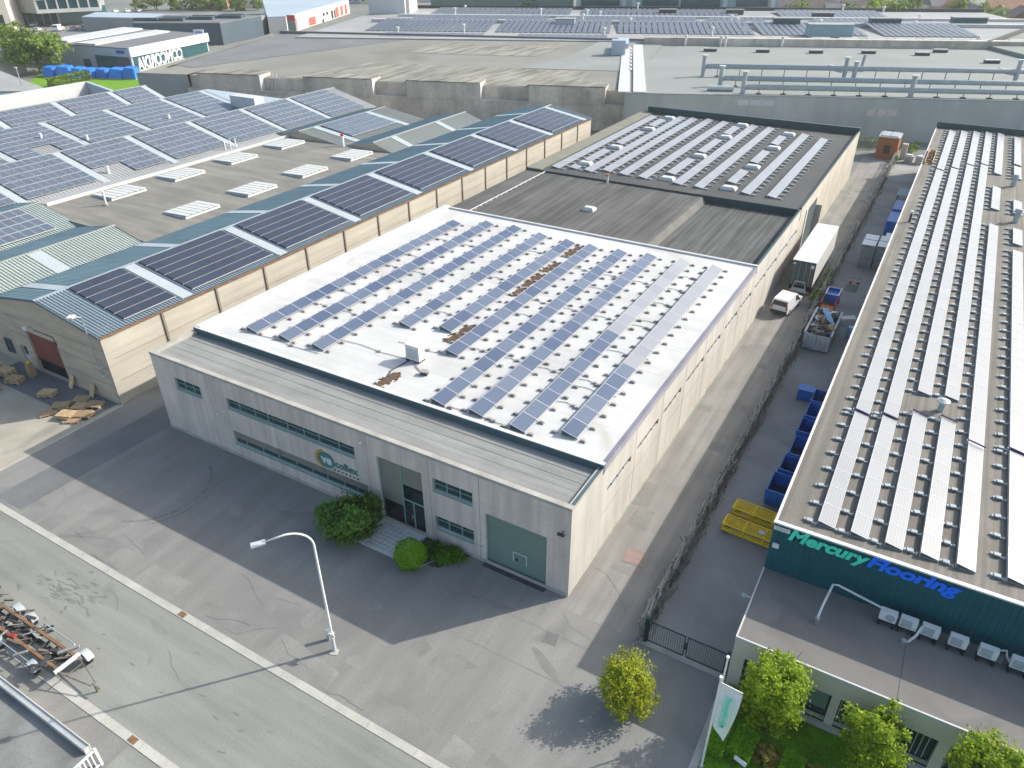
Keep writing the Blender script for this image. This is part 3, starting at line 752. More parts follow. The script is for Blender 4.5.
b = MB(); b.box(-.06, .06, 0, 19.1, .1, .18); b.build('tray', 'white_flashing', t, local=True)
b = MB()
for i in range(16): b.box(-.12, .12, .3 + i * 1.2, .5 + i * 1.2, 0, .1)
b.build('feet', 'ballast_mat', t, local=True)

# air conditioning unit on the white roof
t = thing('roof_air_conditioner', 'white air conditioning unit standing alone on the white roof', 'air conditioner', (-17.75, 9.3, 6.95))
MB().box(-.62, .62, -.35, .35, .15, 1.35).build('casing', 'white_paint', t, local=True)
MB().box(-.66, .66, -.39, .39, 1.352, 1.40).build('lid', 'offwhite_paint', t, local=True)
b = MB(); b.box(-.6, -.45, -.4, .4, 0, .15); b.box(.45, .6, -.4, .4, 0, .15); b.build('feet', 'dark_steel', t, local=True)
b = MB()
for i in range(8): b.box(-.5, .5, -.372, -.352, .35 + i * .1, .39 + i * .1)
b.build('grille', 'alu_frame', t, local=True)
b = MB(); b.tube([(-.3, -.4, .08), (-.45, -1.2, .06), (-.6, -2.2, .06), (-.2, -3.0, .06)], .05, 6); b.tube([(.2, -.4, .08), (.9, -1.0, .06), (1.5, -1.3, .06)], .03, 6); b.build('pipework', 'cable_dark', t, local=True)
t = thing('roof_cable_box', 'small dark junction box on the white roof beside the white air conditioner', 'junction box', (-15.9, 7.9, 6.95), .3)
MB().box(-.25, .25, -.2, .2, 0, .28).build('box_body', 'cable_dark', t, local=True); MB().box(-.28, .28, -.23, .23, .28, .32).build('lid', 'ballast_mat', t, local=True)
# leaf litter washed together on the white roof
r = random.Random(21)
lt = MB()
for (x0, y0, x1, y1, w, n) in ((-17.9, 4.7, -17.6, 7.0, .55, 420), (-17.3, 13.0, -17.0, 16.2, .62, 620), (-17.2, 22.8, -17.1, 24.6, .4, 200), (-17.3, 25.2, -17.2, 28.2, .55, 420), (-17.3, 29.0, -17.2, 31.4, .5, 330), (-17.2, 33.4, -17.1, 36.4, .6, 480)):
    for i in range(n):
        k = r.random(); ww = w * (.35 + .65 * abs(math.sin(k * 9 + x0)))
        px, py = x0 + (x1 - x0) * k + r.gauss(0, ww * .4), y0 + (y1 - y0) * k + r.gauss(0, .12)
        lt.obox((px, py, 6.955 + r.uniform(0, .05)), (r.uniform(.08, .26), r.uniform(.06, .16), .03), r.uniform(0, 3.1))
tag(lt.build('leaf_litter', 'litter_brown'), 'brown leaf litter in patches between panel rows on the white roof', 'leaf litter', kind='stuff')

# ------------------------------------------------------------------ panel rows on flat roofs
def panel_mesh(w, l, tilt, cells, z0=.1, flush=False):
    """One framed solar panel: w across (x), l along the row (y), high edge at -x."""
    mb = MB(); t = math.tan(rad(tilt))
    def z(x): return z0 + (w / 2 - x) * t
    h = .035
    def hx(x0, x1, y0, y1, dz0, dz1, mi, top=None):
        mb.hexa([(x0, y0, z(x0) + dz0), (x1, y0, z(x1) + dz0), (x1, y1, z(x1) + dz0), (x0, y1, z(x0) + dz0), (x0, y0, z(x0) + dz1), (x1, y0, z(x1) + dz1), (x1, y1, z(x1) + dz1), (x0, y1, z(x0) + dz1)], mi, top)
    f = .03
    hx(-w / 2 + f, w / 2 - f, -l / 2 + f, l / 2 - f, .0, h - .006, 2, 1)
    hx(-w / 2, w / 2, -l / 2, -l / 2 + f, 0, h, 0); hx(-w / 2, w / 2, l / 2 - f, l / 2, 0, h, 0)
    hx(-w / 2, -w / 2 + f, -l / 2 + f, l / 2 - f, 0, h, 0); hx(w / 2 - f, w / 2, -l / 2 + f, l / 2 - f, 0, h, 0)
    o = mb.build('panel', ['alu_frame', cells, 'panel_back'])
    COL.objects.unlink(o)
    return o

def ballast_mesh(kind):
    mb = MB()
    if kind == 'block':
        mb.box(-.20, .20, -.11, .11, 0, .09); mb.obox((0, 0, .12), (.25, .17, .07), .2)
    else:
        mb.box(-.30, .30, -.05, .05, .02, .07, 0); mb.obox((-.04, 0, .12), (.30, .24, .10), .15)
        mb.box(-.34, -.24, -.08, .08, 0, .12); mb.box(.24, .34, -.08, .08, 0, .12)
    o = mb.build('ballast_block', 'ballast_mat' if kind == 'block' else 'galv_dull'); COL.objects.unlink(o)
    return o

def panel_row(x, y0, y1, z, proto, w, l, tilt, label, group, ballast=None, boff=(), skip=(), z0=.1, gap=.02, far=None, far_y=1e9):
    """A row of panels on its rack along y."""
    t = thing('solar_panel_row', label, 'solar panels', (x, y0, z), 0, group)
    n = max(1, int((y1 - y0 + .3) / (l + gap))); step = (y1 - y0) / n
    tt = math.tan(rad(tilt)); hi = z0 + w * tt
    rk = MB()
    for i in range(n + 1):
        y = min(max(i * step, .03), y1 - y0 - .03)
        rk.box(-w / 2 - .02, -w / 2 + .03, y - .03, y + .03, 0, hi); rk.box(w / 2 - .04, w / 2, y - .03, y + .03, 0, z0)
        rk.bar((-w / 2, y, .05), (w / 2, y, .05), .05, .04)
    for e in (.02, y1 - y0 - .02):                                   # closed triangular ends and a back sheet
        rk.hexa(mi=1, p=[(-w / 2, e - .01, .02), (w / 2, e - .01, .02), (w / 2, e + .01, .02), (-w / 2, e + .01, .02), (-w / 2, e - .01, hi - .03), (w / 2, e - .01, z0 - .02), (w / 2, e + .01, z0 - .02), (-w / 2, e + .01, hi - .03)])
    rk.box(-w / 2 - .03, -w / 2 - .021, .03, y1 - y0 - .03, .12, hi - .02)
    rk.build('support_rack', ['galv_dull', 'truck_dark'], t, local=True)
    for i in range(n):
        if i in skip: continue
        inst(far if y0 + i * step > far_y else proto, t, (0, (i + .5) * step, 0)).scale = (1, (step - .012) / l, 1)
    if ballast is not None:
        k = 0
        for bx in boff:
            for i in range(n + 1):
                if k >= 98: break
                inst(ballast, t, (bx + r.uniform(-.05, .05), min(max(i * step, .1), y1 - y0 - .1) + r.uniform(-.06, .06), 0), r.uniform(-.2, .2)); k += 1
    return t

r = random.Random(8)
BLOCK, BOW = ballast_mesh('block'), ballast_mesh('bow')
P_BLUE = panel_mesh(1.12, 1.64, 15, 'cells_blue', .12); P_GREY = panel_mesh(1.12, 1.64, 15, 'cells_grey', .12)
white_rows = [(-31.95, 6.3, 36.0, 'row of blue panels along the left upstand of the white roof'),
              (-28.65, 6.6, 37.6, 'second row of blue panels from the left upstand of the white roof'),
              (-25.3, 6.8, 37.9, 'third row of blue panels from the left upstand, left of the wide gap'),
              (-21.75, 13.2, 37.2, 'row of blue panels starting behind the white air conditioner, fourth from the left upstand'),
              (-18.4, 14.2, 36.9, 'short row of blue panels just left of the brown leaf litter on the white roof'),
              (-15.75, 11.2, 36.8, 'row of blue panels just right of the brown leaf litter on the white roof'),
              (-12.65, 5.0, 37.0, 'row of blue panels on the white roof, fourth from the cream right wall'),
              (-9.7, 5.2, 37.4, 'row of blue panels on the white roof, third from the cream right wall'),
              (-6.4, 5.0, 37.5, 'row of panels, blue then grey, second from the cream right wall of the white roof'),
              (-3.2, 6.1, 37.6, 'row of panels, blue then grey, nearest the cream right wall of the white roof')]
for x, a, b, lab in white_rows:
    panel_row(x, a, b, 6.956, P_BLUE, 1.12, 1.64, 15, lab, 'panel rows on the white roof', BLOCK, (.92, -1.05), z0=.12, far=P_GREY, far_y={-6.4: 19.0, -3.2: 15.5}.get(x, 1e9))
# cables between the rows
for i, (y0, xs) in enumerate(((6.3, (-31.6, -24.8)), (11.0, (-20.6, -15.9)), (20, (-15.3, -12.2)), (28, (-12.1, -9.1)), (5.3, (-12.0, -5.9)), (12, (-5.8, -2.5)), (18, (-5.8, -2.5)), (24, (-5.8, -2.5)), (16, (-31.6, -28.2)), (26, (-31.6, -28.2)), (9, (-24.8, -18.4)), *[(yy, pr) for pr in ((-31.5, -29.2), (-28.2, -25.9), (-15.2, -13.2), (-12.1, -10.2), (-9.2, -6.9), (-5.8, -3.7)) for yy in (13.0, 22.9, 31.2)], *[(yy, (-5.8, -3.7)) for yy in (9.6, 27.8, 34.4)], *[(yy, (-21.2, -18.9)) for yy in (17.0, 25.5, 33.0)])):
    t = thing('roof_cable', 'thin grey cable lying across the white roof between panel rows', 'cable', ((xs[0] + xs[1]) / 2, y0, 6.956), 0, 'cables across the white roof')
    w = (xs[1] - xs[0]) / 2
    b = MB(); b.tube([(-w, -.1, .04), (-w * .4, .08, .04), (w * .3, -.1, .04), (w, .05, .04)], .022, 6); b.build('cable', 'cable_grey', t, local=True)
    MB().obox((w * .2, -.05, .08), (.3, .2, .12), .2).build('ballast_block', 'ballast_mat', t, local=True)

P_REAR = panel_mesh(1.08, 1.64, 9, 'cells_glare', .1)
rear_rows = [('a', -32.4, 61.2, 98.4), ('c', -27.8, 61.8, 100), ('d', -25.7, 63.0, 100), ('e', -23.1, 62.6, 100.6), ('f', -20.3, 62.4, 100), ('h', -15.4, 62.0, 99.6), ('i', -12.6, 61.8, 99.2), ('k', -6.8, 62.2, 97.2), ('l', -3.7, 62.3, 95.6)]
words_ = ['along the left edge', 'second long one from the left', 'third long one from the left', 'fourth long one from the left', 'fifth long one, left of the domes', 'sixth long one, right of the domes', 'left of the empty strip', 'second from the cream side wall', 'nearest the cream side wall']
for (k, x, a, b), wd in zip(rear_rows, words_):
    panel_row(x - .4, a, b, 6.95, P_REAR, 1.08, 1.64, 9, 'long pale panel row on the rear roof, ' + wd, 'long panel rows on the rear roof', BOW, (1.0,), z0=.1)
segs = {-30.1: [(62.0, 63.7), (66.6, 73.4), (77.6, 86.6), (91.0, 96.5)], -17.7: [(66.0, 74.4), (78.8, 87.3), (91.4, 97.2)], -9.6: [(65.9, 72.2), (76.8, 83.8), (88.4, 94.2)]}
where = {-30.1: 'in the left dome line', -17.7: 'in the middle dome line', -9.6: 'in the right dome line'}
order = ['nearest the felt roof', 'second from the felt roof', 'third from the felt roof', 'farthest from the felt roof']
for x, ss in segs.items():
    for i, (a, b) in enumerate(ss):
        panel_row(x - .4, a, b, 6.95, P_REAR, 1.08, 1.64, 9, 'short pale panel row between domes %s, %s' % (where[x], order[i] if i < len(ss) - 1 or len(ss) == 4 else order[3]), 'short panel rows on the rear roof', BOW, (1.0,), z0=.1)
for x, ys in ((-30.1, (65.1, 75.4, 88.8, 98.2)), (-17.7, (63.6, 76.6, 89.4, 98.8)), (-9.6, (63.4, 74.6, 86.2, 96.0))):
    for i, y in enumerate(ys):
        dome('white dome %s of the rear roof, %s' % (where[x], order[i]), x, y, 6.95, 1.9, 1.2, group='dome skylights on the rear roof')

# ------------------------------------------------------------------ right building
rb = thing('panel_warehouse', 'right warehouse with teal ribbed front wall and brown roof full of pale panel rows', 'warehouse', (10.1, 4.35, 0))
RX0, RX1 = 10.1, 40.0
MB().face([(RX0, 4.36, 0), (RX0, 112, 0), (RX0, 112, 7.25), (RX0, 4.36, 7.25)]).build('side_wall', 'mid_grey_clad', rb)
MB().face([(RX0, 112, 0), (RX1, 112, 0), (RX1, 112, 8.1), (RX0, 112, 8.1)]).build('back_wall', 'mid_grey_clad', rb)
MB().box(RX0 + .1, RX1, 4.5, 111.8, 6.9, 7.2).build('roof', 'fibre_roof', rb)
b = MB(); b.box(RX0 - .03, RX0 + .1, 4.36, 112, 7.05, 7.3); b.build('roof_edge', 'offwhite_paint', rb)
MB().box(RX0, RX1, 111.8, 112.03, 6.9, 8.1).build('back_parapet', 'parapet_shade', rb)
b = MB(); x = RX0
while x < RX1:                                            # ribbed cladding, real ribs
    b.face([(x, 4.35, .0), (x + .18, 4.35, .0), (x + .18, 4.35, 7.24), (x, 4.35, 7.24)])
    b.face([(x + .18, 4.35, .0), (x + .21, 4.30, .0), (x + .21, 4.30, 7.24), (x + .18, 4.35, 7.24)])
    b.face([(x + .21, 4.30, .0), (x + .27, 4.30, .0), (x + .27, 4.30, 7.24), (x + .21, 4.30, 7.24)])
    b.face([(x + .27, 4.30, .0), (x + .30, 4.35, .0), (x + .30, 4.35, 7.24), (x + .27, 4.30, 7.24)])
    x += .30
b.build('front_cladding', 'teal_clad', rb)
b = MB(); b.box(RX0 - .04, RX1, 4.26, 4.5, 7.22, 7.31); b.build('front_edge', 'offwhite_paint', rb)
sg = thing('wall_sign', 'green and blue block lettering on the teal ribbed wall', 'sign', (10.9, 4.3, 6.2))
lettering('green_letters', 'Mercury', 1.0, 'letter_green', sg, (0.05, -.03, 0.0), (rad(90), 0, 0), width=4.05, extrude=.015, shear=.24, bold=.042, height=1.02)
lettering('blue_letters', 'Flooring', 1.0, 'letter_blue', sg, (4.0, -.03, 0.0), (rad(90), 0, 0), width=4.3, extrude=.015, shear=.24, bold=.042, height=1.02)
t = thing('wall_plate', 'small white plate at the top left corner of the teal wall', 'sign', (10.55, 4.29, 6.95))
MB().box(-.42, .42, -.03, 0, -.13, .13).build('plate', 'white_paint', t, local=True); MB().box(-.32, .32, -.036, -.03, -.06, .06).build('text_band', 'car_silver', t, local=True)
t = thing('floodlight', 'small square floodlight on the left end of the teal wall', 'lamp', (10.45, 4.29, 5.9))
MB().box(-.05, .05, -.18, 0, -.05, .05).build('bracket', 'galv', t, local=True); MB().box(-.17, .17, -.3, -.18, -.12, .14).build('lamp_head', 'offwhite_paint', t, local=True)
P_PALE = panel_mesh(.88, 1.64, 12, 'cells_glare', .1)
seg = lambda x, a, b, lab: panel_row(x + .46, a, b, 7.2, P_PALE, .88, 1.64, 12, lab, 'panel rows on the right roof', BOW, (-.84,), z0=.12)
nth = ['nearest the left roof edge', 'second from the left roof edge', 'third from the left roof edge', 'fourth from the left roof edge', 'fifth from the left roof edge', 'sixth from the left roof edge']
part = ['front', 'long middle', 'far']
for i, (x, cuts) in enumerate(((12.1, ((5.3, 17.5), (17.8, 83.8), (84.4, 109.6))), (13.75, ((5.3, 17.9), (18.2, 85.6), (86.2, 110.2))), (15.42, ((5.35, 19.3), (22.4, 88.4), (89.0, 110.7))), (17.08, ((5.45, 19.5), (22.6, 89.4), (90.0, 111.2))))):
    for j, (a, b) in enumerate(cuts):
        seg(x, a, b, '%s row of pale panels on the right roof, %s' % (part[j], nth[i]))
for j, (a, b) in enumerate(((5.5, 63.3), (69.3, 79.0), (85.6, 111))):
    seg(18.72, a, b, '%s row of pale panels on the right roof, %s' % (['long front', 'short middle', 'far'][j], nth[4]))
for j, (a, b) in enumerate(((5.7, 17.6), (17.9, 55.8), (57.8, 63.0), (68.5, 74.0), (84.4, 90.8), (91.8, 109.3))):
    seg(20.93, a, b, '%s row of pale panels on the right roof, %s' % (['front', 'long', 'shortest third', 'short fourth', 'short fifth', 'farthest'][j], nth[5]))
for i, (x0, x1, y, z) in enumerate(((12.05, 13.1, 17.65, .3), (13.7, 14.75, 18.05, .3), (15.37, 16.4, 19.42, .3), (17.03, 18.05, 19.62, .3), (18.7, 19.7, 17.3, .36), (20.9, 21.9, 17.75, .3))):
    t = thing('roof_cable', 'purple cable lying across the pale panel row, line %s' % nth[i], 'cable', ((x0 + x1) / 2, y, 7.2), 0, 'cables across the right roof')
    w = (x1 - x0) / 2
    b = MB(); b.tube([(-w, .02, z + .12), (0, .0, z + .02), (w, -.02, z - .1)], .05, 6); b.build('cable', 'cable_purple', t, local=True)
    MB().box(-w - .1, -w - .02, -.05, .05, 0, z + .1).build('cable_post', 'galv_dull', t, local=True)
t = thing('roof_vent', 'round white roof vent on the brown right roof between panel rows', 'vent', (17.0, 20.9, 7.2))
b = MB(); b.tube([(0, 0, 0), (0, 0, .75)], .2, 12); b.build('pipe', 'galv_dull', t, local=True)
b = MB(); b.tube([(0, 0, .72), (0, 0, .80), (0, 0, .95)], [.42, .42, .15], 14); b.build('cap', 'skylight_white', t, local=True)
t = thing('roof_vent', 'thin dark vent pipe near the left edge of the brown right roof', 'vent', (11.2, 60.5, 7.2))
b = MB(); b.tube([(0, 0, 0), (0, 0, 1.1)], .13, 8); b.build('pipe', 'dark_steel', t, local=True)
b = MB(); b.tube([(0, 0, 1.0), (0, 0, 1.25)], .17, 8); b.build('cap', 'offwhite_paint', t, local=True)
for i, (x, y) in enumerate(((20.6, 66.0), (20.3, 81))):
    t = thing('roof_vent', ['big grey hooded roof vent beside a very short panel row at the right edge', 'grey hooded roof vent far back on the brown roof'][i], 'vent', (x + .6, y, 7.2))
    b = MB(); b.tube([(0, 0, 0), (0, 0, 1.2)], .3, 10); b.build('pipe', 'galv_dull', t, local=True)
    b = MB(); b.tube([(0, 0, 1.15), (0, 0, 1.5)], [.5, .3], 12); b.build('cap', 'galv_dull', t, local=True)
t = thing('roof_crate', 'open wooden tray with rubble at the left edge of the brown right roof', 'crate', (10.9, 91.0, 7.2))
b = MB(); b.box(-.45, .45, -4, 4, 0, .08); b.box(-.5, -.43, -4, 4, 0, .4); b.box(.43, .5, -4, 4, 0, .4); b.build('tray', 'pallet_wood', t, local=True)
b = MB()
for i in range(50): b.obox((r.uniform(-.38, .38), r.uniform(-3.8, 3.8), .15), (.2, .25, .15), r.uniform(0, 3))
b.build('rubble', 'litter_brown', t, local=True)

# low annex
an = thing('annex', 'low beige annex with flat grey-brown roof in front of the teal wall', 'annex', (10.1, -1.5, 0))
AY = Plane('y', -1.25)
holes = [(x, x + 4.3, .6, 2.55) for x in (10.75, 15.45, 20.25, 25.0, 29.8, 34.6)]
mb = wall_holes(MB(), AY, 10.1, RX1, 0, 3.68, holes, .45); mb.build('front_wall', 'annex_wall', an)
MB().face([(10.1, -1.25, 0), (10.1, 4.35, 0), (10.1, 4.35, 3.68), (10.1, -1.25, 3.68)]).build('side_wall', 'annex_wall', an)
MB().box(10.12, RX1, -1.2, 4.35, 3.63, 3.86).build('roof', 'annex_roof_mat', an)
b = MB(); b.box(10.08, RX1, -1.28, -1.19, 3.682, 3.92); b.box(10.08, 10.16, -1.19, 4.3, 3.682, 3.92); b.build('roof_edge', 'white_flashing', an)
for i, h in enumerate(holes):
    window(an, AY, h[0], h[1], h[2], h[3], 3, None, .3, frame='dark_green_metal', pane='pane_glass', fw=.06)
    g = MB(); n = 16
    if i in (1, 2):
        for k in range(n): pbox(g, AY, h[0] + .08 + k * (4.14 / n), h[0] + .08 + k * (4.14 / n) + .05, h[2] + .15, h[3] - .1, .20, .22)
        g.build('window_bars', 'galv_dull', an)
    elif i == 0:
        pbox(g, AY, h[0] + .1, h[1] - .1, h[2] + .5, h[3] - .08, .25, .262); g.build('window_blind', 'garage_green', an)
MB().box(10.2, RX1, -1.37, -1.26, 0, .4).build('plinth', 'gutter_concrete', an)
b = MB(); b.box(17.6, 17.63, -1.15, 4.3, 3.86, 3.868); b.build('roof_seam', 'cable_dark', an)
acs = [(16.25, 'round fan grille, leftmost of its row below the blue letters'), (17.2, 'square grille, second from the left below the blue letters'), (18.2, 'square grille, third from the left below the blue letters'), (19.45, 'square grille, fourth from the left below the blue letters'), (20.75, 'square grille, fifth from the left below the blue letters'), (22.1, 'square grille, rightmost at the picture edge below the teal wall')]
acm = None
for i, (x, lb) in enumerate(acs):
    t = thing('outdoor_unit', 'white outdoor unit, ' + lb, 'air conditioner', (x + .3, 3.45, 3.86), 0, 'air conditioners on the annex roof')
    if acm is None:
        b = MB(); b.box(-.40, .40, -.17, .17, .35, .95); cs = b.build('casing', 'white_paint', t, local=True)
        b = MB(); disc(b, .1, .65, .22, .22, -.185, -.17, 18); ga = b.build('fan_grille', 'galv_dull', t, local=True)
        b = MB()
        for k in range(9): b.box(-.34, .16, -.185, -.171, .42 + k * .06, .455 + k * .06)
        gb = b.build('grille', 'galv_dull', t, local=True)
        if i == 0: bpy.data.objects.remove(gb)
        b = MB(); b.box(-.05, .05, -.24, .24, 0, .35); lg = b.build('leg', 'rubber', t, local=True); lg.location = (-.34, 0, 0); inst(lg, t, (.34, 0, 0))
        acm = (cs, lg)
    else:
        inst(acm[0], t, (0, 0, 0)); inst(acm[1], t, (-.34, 0, 0)); inst(acm[1], t, (.34, 0, 0))
        b = MB()
        for k in range(9): b.box(-.34, .16, -.185, -.171, .42 + k * .06, .455 + k * .06)
        b.build('grille', 'galv_dull', t, local=True)
t = thing('insulated_pipe', 'long pale pipe bent from the annex roof up to the first outdoor unit', 'pipe', (13.45, 1.75, 3.86))
b = MB(); b.tube([(0, 0, 0), (0, 0, .5), (.06, .55, .8), (.25, 1.9, 1.15), (.5, 2.0, 1.15), (2.85, 1.8, .85)], .06, 8); b.build('pipe', 'offwhite_paint', t, local=True)
b = MB(); b.tube([(0, 0, 0), (0, 0, .35)], .13, 8); b.build('pipe_collar', 'galv', t, local=True)
t = thing('insulated_pipe', 'short white curved pipe between the second outdoor unit and the annex roof', 'pipe', (17.5, 2.6, 3.86))
b = MB(); b.tube([(0, 0, .1), (.2, .1, .12), (.45, .4, .4), (.6, .75, .8)], .06, 8); b.build('pipe', 'offwhite_paint', t, local=True)
b = MB(); b.tube([(0, 0, 0), (0, 0, .2)], .15, 8); b.build('pipe_collar', 'galv', t, local=True)
t = thing('insulated_pipe', 'looped white pipe between the two rightmost outdoor units', 'pipe', (21.7, 3.7, 3.86))
b = MB(); b.tube([(-.5, 0, .6), (-.2, 0, .75), (.05, 0, .9), (.15, -.05, .6), (.3, -.1, .4), (.5, 0, .5)], .05, 8); b.build('pipe', 'offwhite_paint', t, local=True)
MB().box(-.1, .1, -.05, .12, 0, .3).build('pipe_collar', 'galv', t, local=True)
t = thing('wall_camera', 'small blue-grey lamp on the left edge of the annex roof', 'lamp', (10.05, 2.0, 3.5))
MB().box(-.35, 0, -.04, .04, 0, .08).build('bracket', 'galv', t, local=True); MB().box(-.5, -.3, -.1, .1, -.05, .12).build('lamp_head', 'office_teal', t, local=True)

# ------------------------------------------------------------------ left works: gabled sheds and flat roof
lw = thing('gabled_shed', 'long tan shed with gabled blue-grey ribbed roof carrying dark panel blocks', 'shed', (-42.9, 0, 0))
def ribbed(mb, A, B, along, n_per, h=.045, mi=0):
    """Ribbed sheet from ridge line A to eave line B (points at along=0), run along +y by `along`."""
    A, B = Vector(A), Vector(B); nr = int(along / n_per)
    up = Vector((0, 0, h))
    for i in range(nr):
        y0 = i * n_per; q = n_per
        for (u0, d0, u1, d1) in ((0, 0, .5, 0), (.5, 0, .62, 1), (.62, 1, .88, 1), (.88, 1, 1, 0)):
            p = [Vector((0, y0 + u0 * q, 0)), Vector((0, y0 + u1 * q, 0))]
            mb.face([A + p[0] + up * d0, B + p[0] + up * d0, B + p[1] + up * d1, A + p[1] + up * d1], mi)
    return mb
RZ, EZ = 7.95, 6.55
gable = [(-57.6, 0), (-42.9, 0), (-42.9, EZ), (-51.0, RZ), (-57.6, 6.85)]
gp = Plane('y', -.02)
mb = wall_holes(MB(), gp, -57.6, -42.9, 0, 5.2, [(-54.7, -50.1, .02, 4.1), (-56.9, -55.7, .02, 2.2)], .3)
mb.face([(-57.6, -.02, 5.2), (-42.9, -.02, 5.2), (-42.9, -.02, EZ), (-51, -.02, RZ), (-57.6, -.02, 6.85)])
for z in (1.75, 3.45, 5.15): mb.box(-57.6, -54.75, -.03, -.019, z, z + .03, 1); mb.box(-50.05, -42.9, -.03, -.019, z, z + .03, 1)
mb.build('gable_wall', ['gable_concrete', 'joint_dark'], lw)
MB().face([(-42.9, 94.3, 0), (-57.6, 94.3, 0), (-57.6, 94.3, 6.85), (-51, 94.3, RZ), (-42.9, 94.3, EZ)]).build('back_wall', 'gable_concrete', lw)
mb = MB(); mb.face([(-42.9, 0, 0), (-42.9, 94.3, 0), (-42.9, 94.3, 6.35), (-42.9, 0, 6.35)]); mb.box(-42.96, -42.82, -.02, .55, 0, 6.36)
for z in (2.1, 4.2): mb.box(-42.9, -42.885, .6, 94.3, z, z + .03, 1)
mb.build('side_wall', ['tan_wall', 'joint_dark'], lw)
ps = [(5.9 + i * 5.93) for i in range(15)]
for i, y in enumerate(ps):
    MB().box(-42.9, -42.78, y - .10, y + .10, 0, 6.34).build('pilaster', 'pilaster_tan', lw)
MB().box(-43.1, -42.7, -.1, 94.4, 6.36, 6.5).build('eave_gutter', 'rust', lw)
ribbed(MB(), (-51, -.15, RZ), (-42.75, -.15, EZ - .02), 94.5, .30, .07).build('right_roof', 'ribbed_blue', lw)
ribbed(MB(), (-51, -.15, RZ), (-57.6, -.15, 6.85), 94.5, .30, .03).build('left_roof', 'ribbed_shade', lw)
MB().hexa([(-51.25, -.2, 7.88), (-50.75, -.2, 7.88), (-50.75, 94.4, 7.88), (-51.25, 94.4, 7.88), (-51.06, -.2, 8.07), (-50.94, -.2, 8.07), (-50.94, 94.4, 8.07), (-51.06, 94.4, 8.07)]).build('ridge_cap', 'ribbed_blue', lw)
b = MB(); b.hexa([(-51, -.22, 7.85), (-42.75, -.22, 6.42), (-42.75, -.14, 6.42), (-51, -.14, 7.85), (-51, -.22, 8.05), (-42.75, -.22, 6.6), (-42.75, -.14, 6.6), (-51, -.14, 8.05)])
b.hexa([(-57.6, -.22, 6.75), (-51, -.22, 7.85), (-51, -.14, 7.85), (-57.6, -.14, 6.75), (-57.6, -.22, 6.95), (-51, -.22, 8.05), (-51, -.14, 8.05), (-57.6, -.14, 6.95)])
b.build('verge_trim', 'flashing_teal', lw)
strips = [8.85, 20.65, 32.2, 43.9, 56.0, 68.1, 79.5, 92.0]
kR = (RZ - EZ) / 8.1
for y in strips:
    b = MB(); b.hexa([(-50.7, y - .55, RZ - .3 * kR + .03), (-42.95, y - .55, EZ + .04), (-42.95, y + .55, EZ + .04), (-50.7, y + .55, RZ - .3 * kR + .03), (-50.7, y - .55, RZ - .3 * kR + .1), (-42.95, y - .55, EZ + .11), (-42.95, y + .55, EZ + .11), (-50.7, y + .55, RZ - .3 * kR + .1)])
    b.build('rooflight_strip', 'rooflight', lw)
for y in [2.7, 14.5, 26.5, 38.3, 50.2, 62, 74, 86]:
    b = MB(); b.hexa([(-57.5, y - .5, 6.87), (-51.3, y - .5, 7.9), (-51.3, y + .5, 7.9), (-57.5, y + .5, 6.87), (-57.5, y - .5, 6.94), (-51.3, y - .5, 7.97), (-51.3, y + .5, 7.97), (-57.5, y + .5, 6.94)])
    b.build('rooflight_strip', 'rooflight', lw)
# roller door, windows
b = MB(); pbox(b, gp, -54.7, -50.1, 1.25, 4.1, .2, .26)
rd = b.build('roller_door', 'door_red', lw)
b = MB(); pbox(b, gp, -54.7, -50.1, 1.15, 1.25, .18, .28); b.build('door_seal', 'rubber', rd)
b = MB(); pbox(b, gp, -54.75, -50.05, .0, 4.12, .31, .33); b.build('dark_interior', 'dark_opening', lw)
b = MB(); pbox(b, gp, -56.9, -55.7, .02, 2.2, .2, .26); dd = b.build('side_door', 'offwhite_paint', lw)
b = MB(); pbox(b, gp, -56.7, -55.9, 1.1, 2.0, .18, .2); b.build('pane', 'pane_glass', dd)
window(lw, Plane('y', -.10), -59.2, -58.2, .9, 2.3, 1, .5, depth=.0, frame='flashing_teal')
t = thing('gable_lamp', 'tall white lamp on a pole fixed to the right corner of the tan gable wall', 'lamp', (-43.9, -.3, 2.6))
b = MB(); b.tube([(0, 0, 0), (0, 0, 5.6)], .05, 8); b.build('pole', 'galv', t, local=True)
for z in (.1, .9): MB().box(-.3, .3, 0, .28, z, z + .1).build('bracket', 'offwhite_paint', t, local=True)
b = MB(); b.bar((0, 0, 5.6), (-.25, -.35, 5.75), .06); b.obox((-.4, -.55, 5.8), (.5, .6, .12), .6); b.build('lamp_head', 'white_paint', t, local=True)
t = thing('gable_floodlight', 'small white floodlight above the red roller door', 'lamp', (-53.4, -.05, 4.75))
b = MB(); b.bar((0, 0, 0), (-.1, -.3, .1), .08); b.build('bracket', 'galv', t, local=True); MB().obox((-.12, -.4, .1), (.4, .25, .3), .2).build('lamp_head', 'white_paint', t, local=True)
t = thing('wall_pipe', 'thin dark pipe along the gable wall above the roller door', 'pipe', (-51.5, -.06, 4.6))
b = MB(); b.tube([(-1.6, 0, 0), (1.3, 0, .02), (1.4, 0, -.5)], .04, 6); b.build('pipe', 'cable_dark', t, local=True); MB().box(1.3, 1.5, -.08, .04, -.75, -.45).build('junction_box', 'dark_steel', t, local=True)

